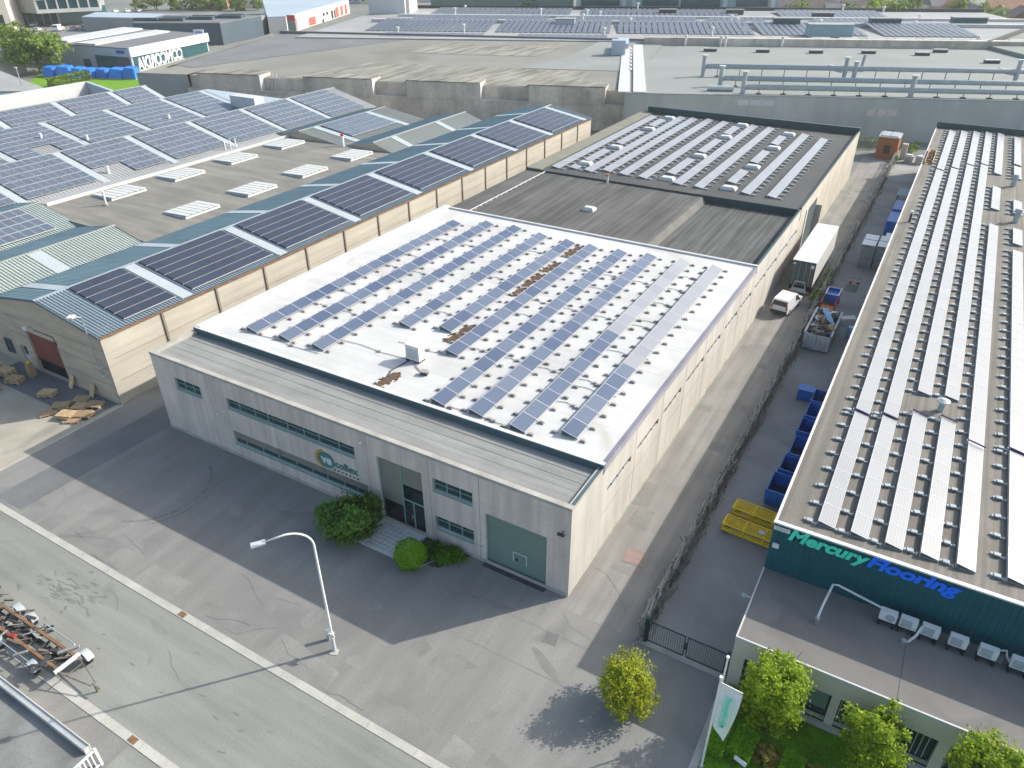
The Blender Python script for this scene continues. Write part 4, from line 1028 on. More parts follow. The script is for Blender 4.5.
# panel blocks lying on sloping roofs
def slope_mesh(w, l, cells, th):
    """Panel flush with a slope falling towards +x at angle th: w along the slope, l along y."""
    mb = MB(); c, s = math.cos(th), math.sin(th)
    def P3(u, v, n): return (u * c + n * s, v, -u * s + n * c)
    def hx(u0, u1, v0, v1, n0, n1, mi, top=None):
        mb.hexa([P3(u0, v0, n0), P3(u1, v0, n0), P3(u1, v1, n0), P3(u0, v1, n0), P3(u0, v0, n1), P3(u1, v0, n1), P3(u1, v1, n1), P3(u0, v1, n1)], mi, top)
    f = .03
    hx(-w / 2 + f, w / 2 - f, -l / 2 + f, l / 2 - f, 0, .034, 2, 1)
    hx(-w / 2, w / 2, -l / 2, -l / 2 + f, 0, .04, 0); hx(-w / 2, w / 2, l / 2 - f, l / 2, 0, .04, 0)
    hx(-w / 2, -w / 2 + f, -l / 2 + f, l / 2 - f, 0, .04, 0); hx(w / 2 - f, w / 2, -l / 2 + f, l / 2 - f, 0, .04, 0)
    o = mb.build('panel', [('cable_dark' if cells == 'cells_dark' else 'alu_frame'), cells, 'panel_back']); COL.objects.unlink(o)
    return o
def panel_block(xr, zr, slope, y0, y1, u0, rows, w, l, gw, gl, proto, label, group, lift=.12, skip=None, rails=True):
    th = math.atan(slope); c, s = math.cos(th), math.sin(th)
    t = thing('solar_panel_block', label, 'solar panels', (xr, y0, zr), 0, group)
    n = max(1, round((y1 - y0 + gl) / (l + gl))); step = (y1 - y0 + gl) / n
    for j in range(rows):
        u = u0 + j * (w + gw) + w / 2
        for i in range(n):
            if skip and skip(i, j, n): continue
            inst(proto, t, (u * c + lift * s, (i + .5) * step - gl / 2, -u * s + lift * c)).scale = (1, (step - gl) / l, 1)
    if rails:
        b = MB()
        for j in range(rows + 1):
            u = u0 + j * (w + gw) - gw / 2
            b.bar((u * c + lift * s, -.10, -u * s + lift * c), (u * c + lift * s, y1 - y0 + .10, -u * s + lift * c), .035, .06)
        b.build('rail', 'alu_frame', t, local=True)
    return t
thR = math.atan(kR)
P_DARK = slope_mesh(1.13, 1.64, 'cells_dark', thR)
ordw = ['first', 'second', 'third', 'fourth', 'fifth', 'sixth', 'seventh', 'eighth']
blocks = [(2.9, 7.9), (9.9, 19.6), (21.7, 31.2), (33.3, 42.9), (45.0, 55.0), (57.1, 67.1), (69.2, 78.6), (80.6, 91.0)]
for i, (a, b_) in enumerate(blocks):
    panel_block(-51, RZ + .06, kR, a, b_, .35, 6, 1.13, 1.64, .09, .0, P_DARK, '%s dark panel block from the gable on the blue-grey ribbed roof' % ordw[i], 'dark panel blocks on the ribbed shed roof')

# further sheds and flat roof behind
fr = thing('flat_roof_hall', 'hall with flat tan felt roof and white roof lights between gabled sheds', 'hall', (-57.6, 17, 0))
MB().box(-78.9, -57.75, 15.4, 59.6, 0, 6.8).build('roof', 'flat_roof_tan', fr)
b = MB(); b.hexa([(-80.6, 17.5, 6.82), (-78.6, 17.5, 6.82), (-78.6, 60, 6.82), (-80.6, 60, 6.82), (-80.6, 17.5, 7.0), (-78.6, 17.5, 6.9), (-78.6, 60, 6.9), (-80.6, 60, 7.0)]); b.build('gutter_sheet', 'pale_roof', fr)
MB().box(-78.75, -78.3, 17.4, 60, 6.81, 7.12).build('white_edge', 'white_flashing', fr)
b = MB(); b.hexa([(-78.3, 15.0, 6.5), (-57.7, 15.0, 6.5), (-57.7, 15.8, 6.5), (-78.3, 15.8, 6.5), (-78.3, 15.3, 7.0), (-57.7, 15.3, 7.0), (-57.7, 15.8, 6.83), (-78.3, 15.8, 6.83)]); b.build('front_edge', 'roof_slate', fr)
nm = ['nearest the front', 'second from the front', 'third from the front', 'farthest back']
for cx, cn in ((-75.35, 'left'), (-61.9, 'right')):
    for i, y in enumerate((25.0, 34.2, 43.6, 53.2)):
        t = thing('roof_light', 'white slatted roof light, %s line of the tan roof, %s' % (cn, nm[i]), 'skylight', (cx, y, 6.8), 0, 'white roof lights on the flat tan roof')
        if cx == -75.35 and i == 0:
            MB().hexa([(-1.9, -2.5, 0), (1.9, -2.5, 0), (1.9, 2.5, 0), (-1.9, 2.5, 0), (-1.75, -2.35, .22), (1.75, -2.35, .30), (1.75, 2.35, .30), (-1.75, 2.35, .22)]).build('upstand', 'galv_dull', t, local=True)
            b = MB()
            for k in range(6):
                y_ = -2.45 + k * .82; b.hexa([(-1.95, y_, .17), (1.95, y_, .33), (1.95, y_ + .70, .33), (-1.95, y_ + .70, .17), (-1.95, y_, .25), (1.95, y_, .41), (1.95, y_ + .70, .41), (-1.95, y_ + .70, .25)])
            b.build('lid', 'skylight_white', t, local=True); rl = t
        else:
            for ch in rl.children: inst(ch, t, (0, 0, 0))
t = thing('roof_pipe', 'white standing pipe on the flat tan roof beside the nearest left roof light', 'pipe', (-72.6, 21.2, 6.8))
b = MB(); b.tube([(0, 0, 0), (0, 0, 1.7)], .12, 8); b.build('pipe', 'offwhite_paint', t, local=True); b = MB(); b.tube([(0, 0, 0), (0, 0, .2)], .3, 10); b.build('collar', 'galv', t, local=True)

def gabled(name, label, xl, xr, xm, zl, zr, zm, y0, y1, m_right, m_left, wall='gable_concrete', ribs=.33, strips_r=(), sw=1.0, rib_h=.05):
    t = thing(name, label, 'shed', (xm, y0, 0))
    MB().face([(xl, y0, 0), (xr, y0, 0), (xr, y0, zr), (xm, y0, zm), (xl, y0, zl)]).build('front_wall', wall, t)
    MB().face([(xr, y1, 0), (xl, y1, 0), (xl, y1, zl), (xm, y1, zm), (xr, y1, zr)]).build('back_wall', wall, t)
    ribbed(MB(), (xm, y0 - .1, zm), (xr, y0 - .1, zr), y1 - y0 + .2, ribs, rib_h).build('right_roof', m_right, t)
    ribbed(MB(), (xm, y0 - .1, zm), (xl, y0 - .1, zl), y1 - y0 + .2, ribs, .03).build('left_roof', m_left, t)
    k = (zm - zr) / (xr - xm)
    MB().hexa([(xm - .2, y0 - .12, zm - .05), (xm + .2, y0 - .12, zm - .05), (xm + .2, y1 + .12, zm - .05), (xm - .2, y1 + .12, zm - .05), (xm - .05, y0 - .12, zm + .1), (xm + .05, y0 - .12, zm + .1), (xm + .05, y1 + .12, zm + .1), (xm - .05, y1 + .12, zm + .1)]).build('ridge_cap', 'grey_roof', t)
    for y in strips_r:
        MB().hexa([(xm + .3, y - sw / 2, zm - .3 * k + .03), (xr, y - sw / 2, zr + .03), (xr, y + sw / 2, zr + .03), (xm + .3, y + sw / 2, zm - .3 * k + .03), (xm + .3, y - sw / 2, zm - .3 * k + .1), (xr, y - sw / 2, zr + .1), (xr, y + sw / 2, zr + .1), (xm + .3, y + sw / 2, zm - .3 * k + .1)]).build('rooflight_strip', 'rooflight', t)
    return t, k
gabled('gabled_shed', 'pale green ribbed gable roof between the long tan shed and the flat tan roof', -69.0, -57.62, -62.3, 6.6, 6.85, 7.9, 0, 15.3, 'ribbed_green', 'ribbed_shade', strips_r=(6.4,), sw=1.3, rib_h=.09)
g3, k3 = gabled('gabled_shed', 'pale green gable roof with slate panels at the left picture edge', -85.0, -69.02, -76.8, 6.6, 6.6, 7.95, 0, 15.9, 'ribbed_green', 'ribbed_shade', rib_h=.09)
P_SL = slope_mesh(1.62, 1.0, 'cells_slate', math.atan(k3))
panel_block(-76.8, 8.02, k3, .5, 13.2, .5, 4, 1.62, 1.0, .05, .05, P_SL, 'slate panel block on the pale green gable roof at the left picture edge', 'slate panel blocks')
# small gables behind the flat roof
s1, ks1 = gabled('gabled_shed', 'small grey gable roof with slate panels behind the flat tan roof', -83, -67.3, -76.1, 6.8, 6.7, 7.95, 57.2, 78.5, 'grey_roof', 'ribbed_shade', strips_r=(60.6, 73.5), sw=1.2)
panel_block(-76.1, 8.02, ks1, 61.6, 72.6, .5, 4, 1.62, 1.0, .05, .05, P_SL, 'slate panel block on the small grey gable behind the flat tan roof', 'slate panel blocks')
gabled('gabled_shed', 'small bare grey gable roof beside the long tan shed behind the flat tan roof', -67.28, -57.62, -61.2, 6.7, 6.85, 7.95, 57.2, 82, 'grey_roof', 'ribbed_shade', strips_r=(61.6, 73.2), sw=1.2)
t = thing('roof_vent', 'white vent pipe with red top at the back edge of the flat tan roof', 'vent', (-66.9, 56.9, 6.8))
b = MB(); b.tube([(0, 0, 0), (0, 0, 1.5)], .22, 8); b.build('pipe', 'white_paint', t, local=True); b = MB(); b.tube([(0, 0, 1.5), (0, 0, 1.8)], .24, 8); b.build('cap', 'red_paint', t, local=True)
# three big panel roofs
specs = [('nearest big panel roof', -98.5, -80.6, -91.0, 7.3, 6.95, 9.45, 8, 82, [5.4, 16.2, 26.9, 37.6, 48.3, 59.0, 69.6], 80),
         ('middle big panel roof', -117.5, -98.52, -110.3, 7.3, 7.3, 9.5, 18, 68, [25.5, 36.6, 47.4, 58.3, 66.9], 67),
         ('farthest big panel roof', -132, -117.52, -124.5, 7.3, 7.3, 9.5, 26, 66, [36.0, 47.2, 58.0, 65.2], 64)]
for nm_, xl, xr, xm, zl, zr, zm, y0, y1, st, yend in specs:
    tt, k = gabled('gabled_shed', 'shed under the %s on the left' % nm_, xl, xr, xm, zl, zr, zm, y0, y1, 'pale_roof', 'ribbed_shade', ribs=.5, strips_r=[s for s in st if y0 < s < y1 - .6], sw=1.0)
    pm = slope_mesh(1.50, .96, 'cells_slate', math.atan(k))
    rows = int((xr - xm - .8) / 1.58 / math.cos(math.atan(k))); rows = min(rows, 7)
    e = [y0] + [s for s in st if s > y0] + ([yend] if yend > st[-1] + 3 else [])
    e = sorted(set(e)); cnt = 0
    for i in range(len(e) - 1):
        a, b_ = e[i] + .75, e[i + 1] - .65
        if b_ - a < 2: continue
        sk = None
        if nm_.startswith('nearest') and i == 2: sk = lambda ii, jj, n: jj >= rows - 2 and ii < 4
        if nm_.startswith('middle') and i == 1: sk = lambda ii, jj, n: jj >= rows - 2 and 2 < ii < 6
        panel_block(xm, zm + .07, k, a, b_, .45, rows, 1.50, .96, .09, .09, pm, 'slate panel block on the %s, %s from the left picture edge' % (nm_, ordw[cnt]), 'slate panel blocks', skip=sk, rails=False); cnt += 1
for i, (x, y, z, lb) in enumerate(((-82.6, 28.6, 7.1, 'nearest big panel roof'), (-100.6, 37.6, 7.3, 'valley below the middle big panel roof'), (-104.5, 33.0, 8.0, 'middle big panel roof at the left picture edge'), (-101.5, 53, 7.4, 'valley between the nearest and middle big panel roofs'))):
    t = thing('roof_vent', 'small grey vent pipe standing in the %s' % lb, 'vent', (x, y, z))
    b = MB(); b.tube([(0, 0, 0), (0, 0, 1.3)], .22, 8); b.build('pipe', 'offwhite_paint', t, local=True); MB().box(-.9, .9, -.9, .9, 0, .1).build('base_sheet', 'pale_roof', t, local=True)
t = thing('vent_group', 'three thin white vent pipes standing on the gutter of the nearest big panel roof', 'vent', (-80.2, 46, 6.95))
for k in range(3):
    b = MB(); b.tube([(0, k * 1.0, 0), (0, k * 1.0, 1.3)], .1, 8); b.build('pipe', 'white_paint', t, local=True)
pw = thing('parapet_wall', 'long white parapet wall behind the farthest big panel roof', 'wall', (-134, 20, 0))
MB().box(-135.0, -134.2, 0, 60.5, 0, 10.2).build('wall', 'white_flashing', pw)
b = MB(); b.hexa([(-134.2, 60.2, 0), (-122.5, 60.2, 0), (-122.5, 60.8, 0), (-134.2, 60.8, 0), (-134.2, 60.2, 10.2), (-122.5, 60.2, 8.6), (-122.5, 60.8, 8.6), (-134.2, 60.8, 10.2)])
b.build('return_wall', 'pale_metal_roof', pw)
b = MB(); b.prism([(-118, 61), (-95.5, 67.8), (-95.5, 75), (-118, 75)], 0, 8.0)
t = thing('lean_to_roof', 'pale sloping metal roof with a white end box behind the big panel roofs', 'shed', (-100, 66, 0))
b.build('wall', 'pale_metal_roof', t); MB().box(-101.2, -95.0, 66.0, 68.2, 6.5, 9.7).build('end_box', 'white_flashing', t)

# loose pallets in the left yard
def pallet_mesh():
    a = MB()
    for k in range(7): a.box(-.6, .6, -.4 + k * .133 - .05, -.4 + k * .133 + .05, .122, .144)
    top = a.build('deck_boards', 'pallet_wood'); COL.objects.unlink(top)
    a = MB()
    for x in (-.55, 0, .55):
        a.box(x - .05, x + .05, -.4, .4, .1, .12); a.box(x - .05, x + .05, -.4, .4, 0, .02)
        for y in (-.35, 0, .35): a.box(x - .05, x + .05, y - .05, y + .05, .02, .1)
    bl = a.build('bearers', 'pallet_wood'); COL.objects.unlink(bl)
    return top, bl
PT, PB = pallet_mesh()
def pallet(x, y, z, rz, label, tilt=0.0, s=1.0):
    t = thing('pallet', label, 'pallet', (x, y, z), rz, 'loose pallets in the left yard'); t.rotation_euler = (tilt, 0, rz); t.scale = (s, s, s)
    inst(PT, t, (0, 0, 0)); inst(PB, t, (0, 0, 0))
stacks = [(-49.9, -2.3, 2, .5, 'pair lying alone nearest the roller door'), (-46.6, -1.2, 1, .45, 'pale one nearest the gable wall'), (-46.9, -2.9, 2, .8, 'low pile at the left of the loose heap'), (-45.5, -1.9, 1, .5, 'one in the middle of the loose heap'),
          (-44.6, -1.3, 2, .4, 'low pile nearest the building corner'), (-45.1, -3.6, 3, .35, 'pile at the front of the loose heap'), (-44.0, -2.7, 2, .5, 'pile at the right of the loose heap'), (-46.9, -4.0, 1, 1.0, 'broken one at the front left of the loose heap'), (-44.2, -3.6, 1, .5, 'flat one at the right front of the loose heap')]
lv = ['bottom', 'second', 'top']
for x, y, n, rz, lb in stacks:
    for k in range(n): pallet(x + r.uniform(-.08, .08), y + r.uniform(-.08, .08), .012 + k * .145, rz + r.uniform(-.12, .12), ('wooden pallet, ' + lb) if n == 1 else '%s wooden pallet of the %s' % (lv[k], lb), s=1.12)
for i, (x, y, n, rz) in enumerate(((-56.3, -2.2, 5, .2), (-54.6, -2.4, 3, .3), (-56.4, -3.8, 4, .25), (-54.9, -4.4, 2, .4), (-57.9, -2.4, 6, .1), (-58.3, -4.2, 5, .2))):
    wl = ['tall stack left of the roller door', 'low stack beside the yellow sack', 'stack at the left picture edge, middle row', 'low stack at the left picture edge, front', 'stack farthest left against the gable', 'stack farthest left in front'][i]
    for k in range(n): pallet(x + r.uniform(-.05, .05), y + r.uniform(-.05, .05), .012 + k * .145, rz + r.uniform(-.05, .05), 'wooden pallet, layer %s of the %s' % (['one', 'two', 'three', 'four', 'five', 'six'][k], wl), s=1.12)
t = thing('yellow_sack', 'yellow bollard-like sack standing left of the red roller door', 'sack', (-54.3, -1.0, .012))
MB().hexa([(-.3, -.3, 0), (.3, -.3, 0), (.3, .3, 0), (-.3, .3, 0), (-.25, -.2, 1.3), (.22, -.2, 1.3), (.2, .25, 1.35), (-.2, .25, 1.35)]).build('sack_body', 'scrap_tan', t, local=True); MB().box(-.12, .12, -.1, .12, 1.3, 1.5).build('sack_neck', 'yellow_steel', t, local=True)
for i, (x, lb) in enumerate(((-49.2, 'plank leaning on the gable wall right of the roller door'), (-46.2, 'plank leaning on the gable wall near the right corner'))):
    t = thing('leaning_plank', 'short wooden ' + lb, 'plank', (x, -.6, .012))
    b = MB(); b.bar((0, 0, 0), (0, .5, 1.1), .55, .05); b.build('board', 'pallet_wood', t, local=True); MB().box(-.2, .2, -.02, .02, 0, .06).build('foot_batten', 'pallet_wood', t, local=True)

# ------------------------------------------------------------------ yard and lane
# fence between lane and yard: concrete posts, rails, woven dead twigs
fe = thing('yard_fence', 'long weathered fence with leaning twigs between the sunlit lane and the shaded yard', 'fence', (4.95, -.6, 0))
b = MB()
y = 0.0
while y < 117: b.box(-.07, .07, y - .07, y + .07, 0, 1.75); y += 2.5
b.build('posts', 'fence_grey', fe, local=True)
b = MB(); b.box(-.03, .03, 0, 117, 1.55, 1.63); b.box(-.03, .03, 0, 117, .75, .80); b.box(-.06, .06, 0, 117, 0, .3); b.build('rails', 'fence_grey', fe, local=True)
b = MB(); rr = random.Random(31)
for i in range(1300):
    y = rr.uniform(0, 117) if i > 600 else rr.uniform(0, 50); a = rr.gauss(0, .7)
    x = rr.gauss(.22, .2)
    b.bar((x, y, rr.uniform(0, .3)), (x + rr.gauss(0, .12), y + a, rr.uniform(.3, 1.25)), .04)
b.build('dead_twigs', 'fence_twig', fe, local=True)
b = MB()
for i in range(420):
    y = rr.uniform(0, 117); b.bar((rr.gauss(.05, .1), y, rr.uniform(.2, .9)), (rr.gauss(.05, .12), y + rr.gauss(.9, .5), rr.uniform(.9, 1.6)), .075)
b.build('pale_canes', 'fence_pale', fe, local=True)
bush('green climbing shrub on the yard fence beside the scrap container', (4.7, 49.6, 0), .55, 1.5, .95, 900, .13, 'leaf_far', 41, clumps=25)
bush('green weeds along the yard fence beside the white trailer', (4.75, 56.5, 0), .4, 3.2, .7, 900, .12, 'leaf_far', 42, clumps=25)
bush('green weeds at the far end of the yard fence', (5.0, 116.5, 0), .7, 2.0, .5, 400, .16, 'leaf_far', 43, clumps=15)
# gate
gt = thing('metal_gate', 'dark green double gate of vertical bars closing the yard', 'gate', (5.3, -.7, 0))
W = 4.6
b = MB(); b.box(-.1, .1, -.1, .1, 0, 1.95); b.box(W - .08, W + .08, -.08, .08, 0, 1.9); b.build('posts', 'dark_green_metal', gt, local=True)
for q, (a0, a1) in enumerate(((.12, W / 2 - .05), (W / 2 + .05, W - .1))):
    b = MB(); b.box(a0, a1, -.03, .03, .12, .18); b.box(a0, a1, -.03, .03, 1.68, 1.74)
    b.box(a0, a0 + .06, -.028, .028, .18, 1.68); b.box(a1 - .06, a1, -.028, .028, .18, 1.68)
    n = 16
    for i in range(1, n):
        x = a0 + .03 + (a1 - a0 - .06) * i / n; b.box(x - .012, x + .012, -.012, .012, .18, 1.68)
    b.build('gate_leaf', 'dark_green_metal', gt, local=True)
b = MB(); b.box(W / 2 - .1, W / 2 + .1, -.06, .06, .75, 1.2); b.bar((W / 2 - .2, -.1, 1.0), (W / 2 + .1, -.1, 1.0), .03); b.build('lock', 'dark_green_metal', gt, local=True)
sheet('gate_sill', rect(5.0, 10.0, -1.0, -.55), .018, 'gutter_concrete')
# trailer at the dock
tr = thing('box_trailer', 'white box trailer parked with its dark doors towards the camera beside the cream wall', 'trailer', (1.35, 51.6, 0))
W, Ln = 2.5, 13.5
b = MB(); b.box(0, W, .06, Ln, 1.15, 3.98, 0); b.build('box_body', 'truck_white', tr, local=True)
b = MB(); b.box(.04, W - .04, .10, Ln - .05, 3.981, 4.0)
for k in (3.2, 6.7, 9.0): b.box(.3, W - .35, k, k + .09, 4.001, 4.02)
b.build('roof', 'offwhite_paint', tr, local=True)
b = MB(); b.box(0, W, 0, .058, 1.15, 3.98); b.build('rear_frame', 'truck_dark', tr, local=True)
for k in (0, 1):
    b = MB(); b.box(.1 + k * 1.17, 1.22 + k * 1.17, -.04, -.002, 1.25, 3.8); d = b.build('rear_door', 'truck_dark', tr, local=True)
    b = MB()
    for x in (.35, .9): b.tube([(x + k * 1.17, -.07, 1.2), (x + k * 1.17, -.07, 3.9)], .022, 6)
    b.build('lock_bar', 'galv_dull', d, local=True)
b = MB(); b.box(2.0, 2.35, -.06, -.042, 3.35, 3.7); b.box(.15, .45, -.06, -.042, 3.55, 3.7); b.build('marker_plate', 'white_paint', tr, local=True)
b = MB(); b.bar((.55, -.25, .9), (.75, -.3, 1.75), .08); b.bar((1.95, -.25, .9), (1.75, -.3, 1.75), .08); b.bar((.75, -.3, 1.75), (1.75, -.3, 1.75), .1); b.box(.5, 2.0, -.45, -.2, .75, 1.0); b.box(.05, 2.45, -.3, -.15, .5, .7); b.build('lift_frame', 'alu_frame', tr, local=True)
b = MB(); b.box(.02, .32, -.34, -.3, .62, .78); b.box(2.18, 2.48, -.34, -.3, .62, .78); b.build('rear_light', 'red_paint', tr, local=True)
b = MB(); b.box(.6, .75, .1, Ln - .3, .85, 1.149); b.box(1.75, 1.9, .1, Ln - .3, .85, 1.149); b.box(.0, .06, 3.2, 9.5, .55, 1.1); b.box(W - .06, W, 3.2, 9.5, .55, 1.1); b.build('chassis', 'dark_steel', tr, local=True)
wm = None
def wheel(parent, x, y, z, rr_, w):
    b = MB(); b.tube([(x - w / 2, y, z), (x + w / 2, y, z)], rr_, 16); t_ = b.build('wheel', 'rubber', parent, local=True)
    b = MB(); b.tube([(x - w / 2 - .01, y, z), (x + w / 2 + .01, y, z)], rr_ * .55, 12); b.build('rim', 'galv_dull', t_, local=True)
for y in (1.2, 2.5, 3.8):
    for x in (.22, W - .22): wheel(tr, x, y, .5, .5, .36)
b = MB(); b.box(.5, .65, 9.9, 10.1, .1, .9); b.box(1.85, 2.0, 9.9, 10.1, .1, .9); b.box(.4, .75, 9.8, 10.2, 0, .1); b.box(1.75, 2.1, 9.8, 10.2, 0, .1); b.build('landing_legs', 'dark_steel', tr, local=True)
# van
def car_body(name, label, cat, loc, rz, L, W, prof, glassp, paint, roofz, group=None, hood=None, wheel_r=.31, small=False):
    """prof: side outline (y,z); glass bands by quads; tumblehome on the upper part."""
    t = thing(name, label, cat, loc, rz, group)
    b = MB(); n = len(prof)
    def ins(z): return W / 2 - max(0, (z - .95)) * .16
    Lp = [(-ins(z), y, z) for y, z in prof]; Rp = [(ins(z), y, z) for y, z in prof]
    b.face(Lp); b.face(list(reversed(Rp)))
    for i in range(n):
        j = (i + 1) % n; b.face([Lp[i], Rp[i], Rp[j], Lp[j]])
    body = b.build('body', paint, t, local=True)
    for q in glassp['side']:
        for s in (-1, 1): MB().face([(s * (ins(z) + .006), y, z) for y, z in q]).build('window', 'pane_dark', t, local=True)
    for (y0, z0, y1, z1) in glassp['cross']:
        d = Vector((0, -(z1 - z0), (y1 - y0))).normalized() * .008
        if d.z < 0 and abs(d.z) > .05: d = -d
        sgn = 1 if (y0 + y1) / 2 > 0 else -1
        if d.y * sgn < 0: d = -d
        MB().face([(-ins(z0) + .1, y0 + d.y, z0 + d.z), (ins(z0) - .1, y0 + d.y, z0 + d.z), (ins(z1) - .1, y1 + d.y, z1 + d.z), (-ins(z1) + .1, y1 + d.y, z1 + d.z)]).build('window', 'pane_dark', t, local=True)
    if not small:
        for y in (-L * .32, L * .32):
            for x in (-W / 2 + .09, W / 2 - .09): wheel(t, x, y, wheel_r, wheel_r, .2)
        b = MB(); b.box(-W / 2 + .02, W / 2 - .02, -L / 2 - .06, -L / 2 + .1, .3, .6); b.box(-W / 2 + .02, W / 2 - .02, L / 2 - .1, L / 2 + .05, .3, .55); b.build('bumper', 'dark_steel', t, local=True)
        for x in (-W / 2 + .12, W / 2 - .12):
            MB().box(x - .08, x + .08, -L / 2 - .02, -L / 2 + .02, .75, 1.15).build('rear_light', 'red_paint', t, local=True)
        b = MB()
        for s in (-1, 1): b.box(s * (W / 2 + .08) - .08, s * (W / 2 + .08) + .08, L * .18, L * .18 + .12, 1.0, 1.2)
        b.build('mirror', 'dark_steel', t, local=True)
        MB().box(-.26, .26, -L / 2 - .025, -L / 2 + .01, .62, .74).build('number_plate', 'white_paint', t, local=True)
    else:
        for y in (-L * .32, L * .32):
            for x in (-W / 2 + .1, W / 2 - .1):
                b = MB(); b.tube([(x - .1, y, .31), (x + .1, y, .31)], .31, 10); b.build('wheel', 'rubber', t, local=True)
    return t
VP = [(-2.2, .3), (-2.22, .95), (-2.1, 1.72), (-1.9, 1.8), (.35, 1.8), (.65, 1.7), (1.35, 1.1), (2.1, .92), (2.2, .6), (2.2, .3)]
VG = dict(side=[[(.1, 1.1), (1.15, 1.1), (.6, 1.6), (.1, 1.62)]], cross=[(-2.2, 1.12, -2.11, 1.62), (1.28, 1.14, .72, 1.64)])
car_body('delivery_van', 'small white delivery van parked in the lane in front of the white trailer', 'van', (2.2, 47.6, 0), rad(-8), 4.4, 1.8, VP, VG, 'van_white', 1.8)
# scrap container
sk = thing('scrap_container', 'open pale grey steel container heaped with scrap in the yard', 'container', (5.55, 39.3, 0))
W, Ln, Hc = 2.4, 6.2, 1.75
b = MB()
b.box(0, W, 0, Ln, .15, .25); b.box(0, .06, .06, Ln, .25, Hc); b.box(W - .06, W, .06, Ln, .25, Hc); b.box(.06, W - .06, Ln - .06, Ln, .25, Hc)
for k in range(9): b.box(-.06, -.001, .3 + k * .68, .42 + k * .68, .25, Hc - .1); b.box(W + .001, W + .06, .3 + k * .68, .42 + k * .68, .25, Hc - .1)
b.box(-.08, .1, .05, Ln, Hc, Hc + .1); b.box(W - .1, W + .08, .05, Ln, Hc, Hc + .1); b.build('container_shell', 'skip_steel', sk, local=True)
for k in (0, 1):
    b = MB(); b.box(.02 + k * 1.19, 1.17 + k * 1.19, 0, .055, .25, Hc - .02); dd = b.build('container_door', 'skip_steel', sk, local=True)
    b = MB(); b.box(.32 + k * 1.19, .38 + k * 1.19, -.05, -.001, .2, Hc - .05); b.box(.78 + k * 1.19, .84 + k * 1.19, -.05, -.001, .2, Hc - .05); b.build('lock_bar', 'galv_dull', dd, local=True)
b = MB(); b.box(.3, .5, .1, Ln, 0, .149); b.box(W - .5, W - .3, .1, Ln, 0, .149); b.build('skids', 'dark_steel', sk, local=True)
sp = MB(); rs = random.Random(77)
for i in range(170):
    sp.obox((5.55 + rs.uniform(.25, W - .25), 39.3 + rs.uniform(.3, Ln - .3), 1.2 + rs.uniform(0, .75)), (rs.uniform(.1, .9), rs.uniform(.08, .5), rs.uniform(.03, .3)), rs.uniform(0, 3), rs.choice((0, 0, 1, 2, 3, 4)), rs.gauss(0, .5), rs.gauss(0, .5))
tag(sp.build('scrap_heap', ['scrap', 'scrap_tan', 'dark_steel', 'offwhite_paint', 'galv_dull']), 'heap of mixed scrap metal, boards and pipes in the grey container', 'scrap', kind='stuff')
t = thing('scrap_sheet', 'pale blue panel leaning out of the scrap container', 'panel', (6.9, 43.3, 1.9))
b = MB(); b.obox((0, 0, .25), (.55, 2.2, .08), .5, 0, .25); b.build('sheet', 'scrap_blue', t, local=True); b = MB(); b.obox((.1, .3, .32), (.3, .1, .1), .5); b.build('sheet_handle', 'white_paint', t, local=True)
# cart with red frame and blue load behind the container
ct = thing('trolley', 'red framed trolley loaded with a blue box behind the scrap container', 'trolley', (5.4, 48.0, 0))
b = MB()
for x in (0, 1.4):
    for y in (0, 4.2): b.box(x, x + .08, y, y + .08, .3, 1.35)
    b.box(x + .01, x + .07, .08, 4.2, 1.2, 1.28); b.box(x + .01, x + .07, .08, 4.2, .3, .38)
for y in (0, 1.4, 2.8, 4.2): b.box(.08, 1.4, y + .01, y + .07, .3, .38)
b.build('frame', 'red_paint', ct, local=True)
b = MB(); b.box(.08, 1.4, .08, 1.3, .39, .6); b.build('deck', 'orange_paint', ct, local=True)
for x in (.0, 1.48):
    for y in (.5, 3.7): wheel(ct, x, y, .22, .22, .12)
t = thing('blue_box', 'blue crate with pale rim on the red trolley', 'crate', (5.55, 50.2, .62))
b = MB(); b.box(0, 1.3, 0, 2.0, 0, .05); b.box(0, .05, 0, 2.0, .05, .8); b.box(1.25, 1.3, 0, 2.0, .05, .8); b.box(.05, 1.25, 0, .05, .05, .8); b.box(.05, 1.25, 1.95, 2.0, .05, .8); b.box(.05, 1.25, .05, 1.95, .5, .55); b.build('crate_body', 'blue_plastic', t, local=True)
b = MB(); b.box(-.04, .05, -.04, 2.04, .801, .88); b.box(1.25, 1.34, -.04, 2.04, .801, .88); b.box(.05, 1.25, -.04, .05, .801, .88); b.box(.05, 1.25, 1.95, 2.04, .801, .88); b.build('rim', 'galv', t, local=True)
t = thing('sheet_pile', 'pale wrapped sheet material lying in the yard beside the right warehouse', 'sheet', (8.0, 47.2, 0), .3)
b = MB(); b.hexa([(-.9, -.7, 0), (1.3, -.9, 0), (1.4, .9, 0), (-.8, .7, 0), (-.6, -.5, .5), (1.1, -.7, .8), (1.2, .6, .6), (-.5, .5, .35)]); b.build('wrapping', 'white_flashing', t, local=True); MB().box(-1.0, 1.4, -.75, .8, 0, .08).build('base_pallet', 'pallet_wood', t, local=True)
t = thing('blue_barrel', 'light blue barrel against the right warehouse wall in the yard', 'barrel', (9.2, 44.0, 0))
b = MB(); b.tube([(0, 0, 0), (0, 0, .3), (0, 0, .9), (0, 0, 1.1)], [.33, .38, .38, .33], 14); b.build('barrel_body', 'scrap_blue', t, local=True); b = MB(); b.tube([(0, 0, 1.1), (0, 0, 1.16)], .28, 12); b.build('lid', 'white_paint', t, local=True)
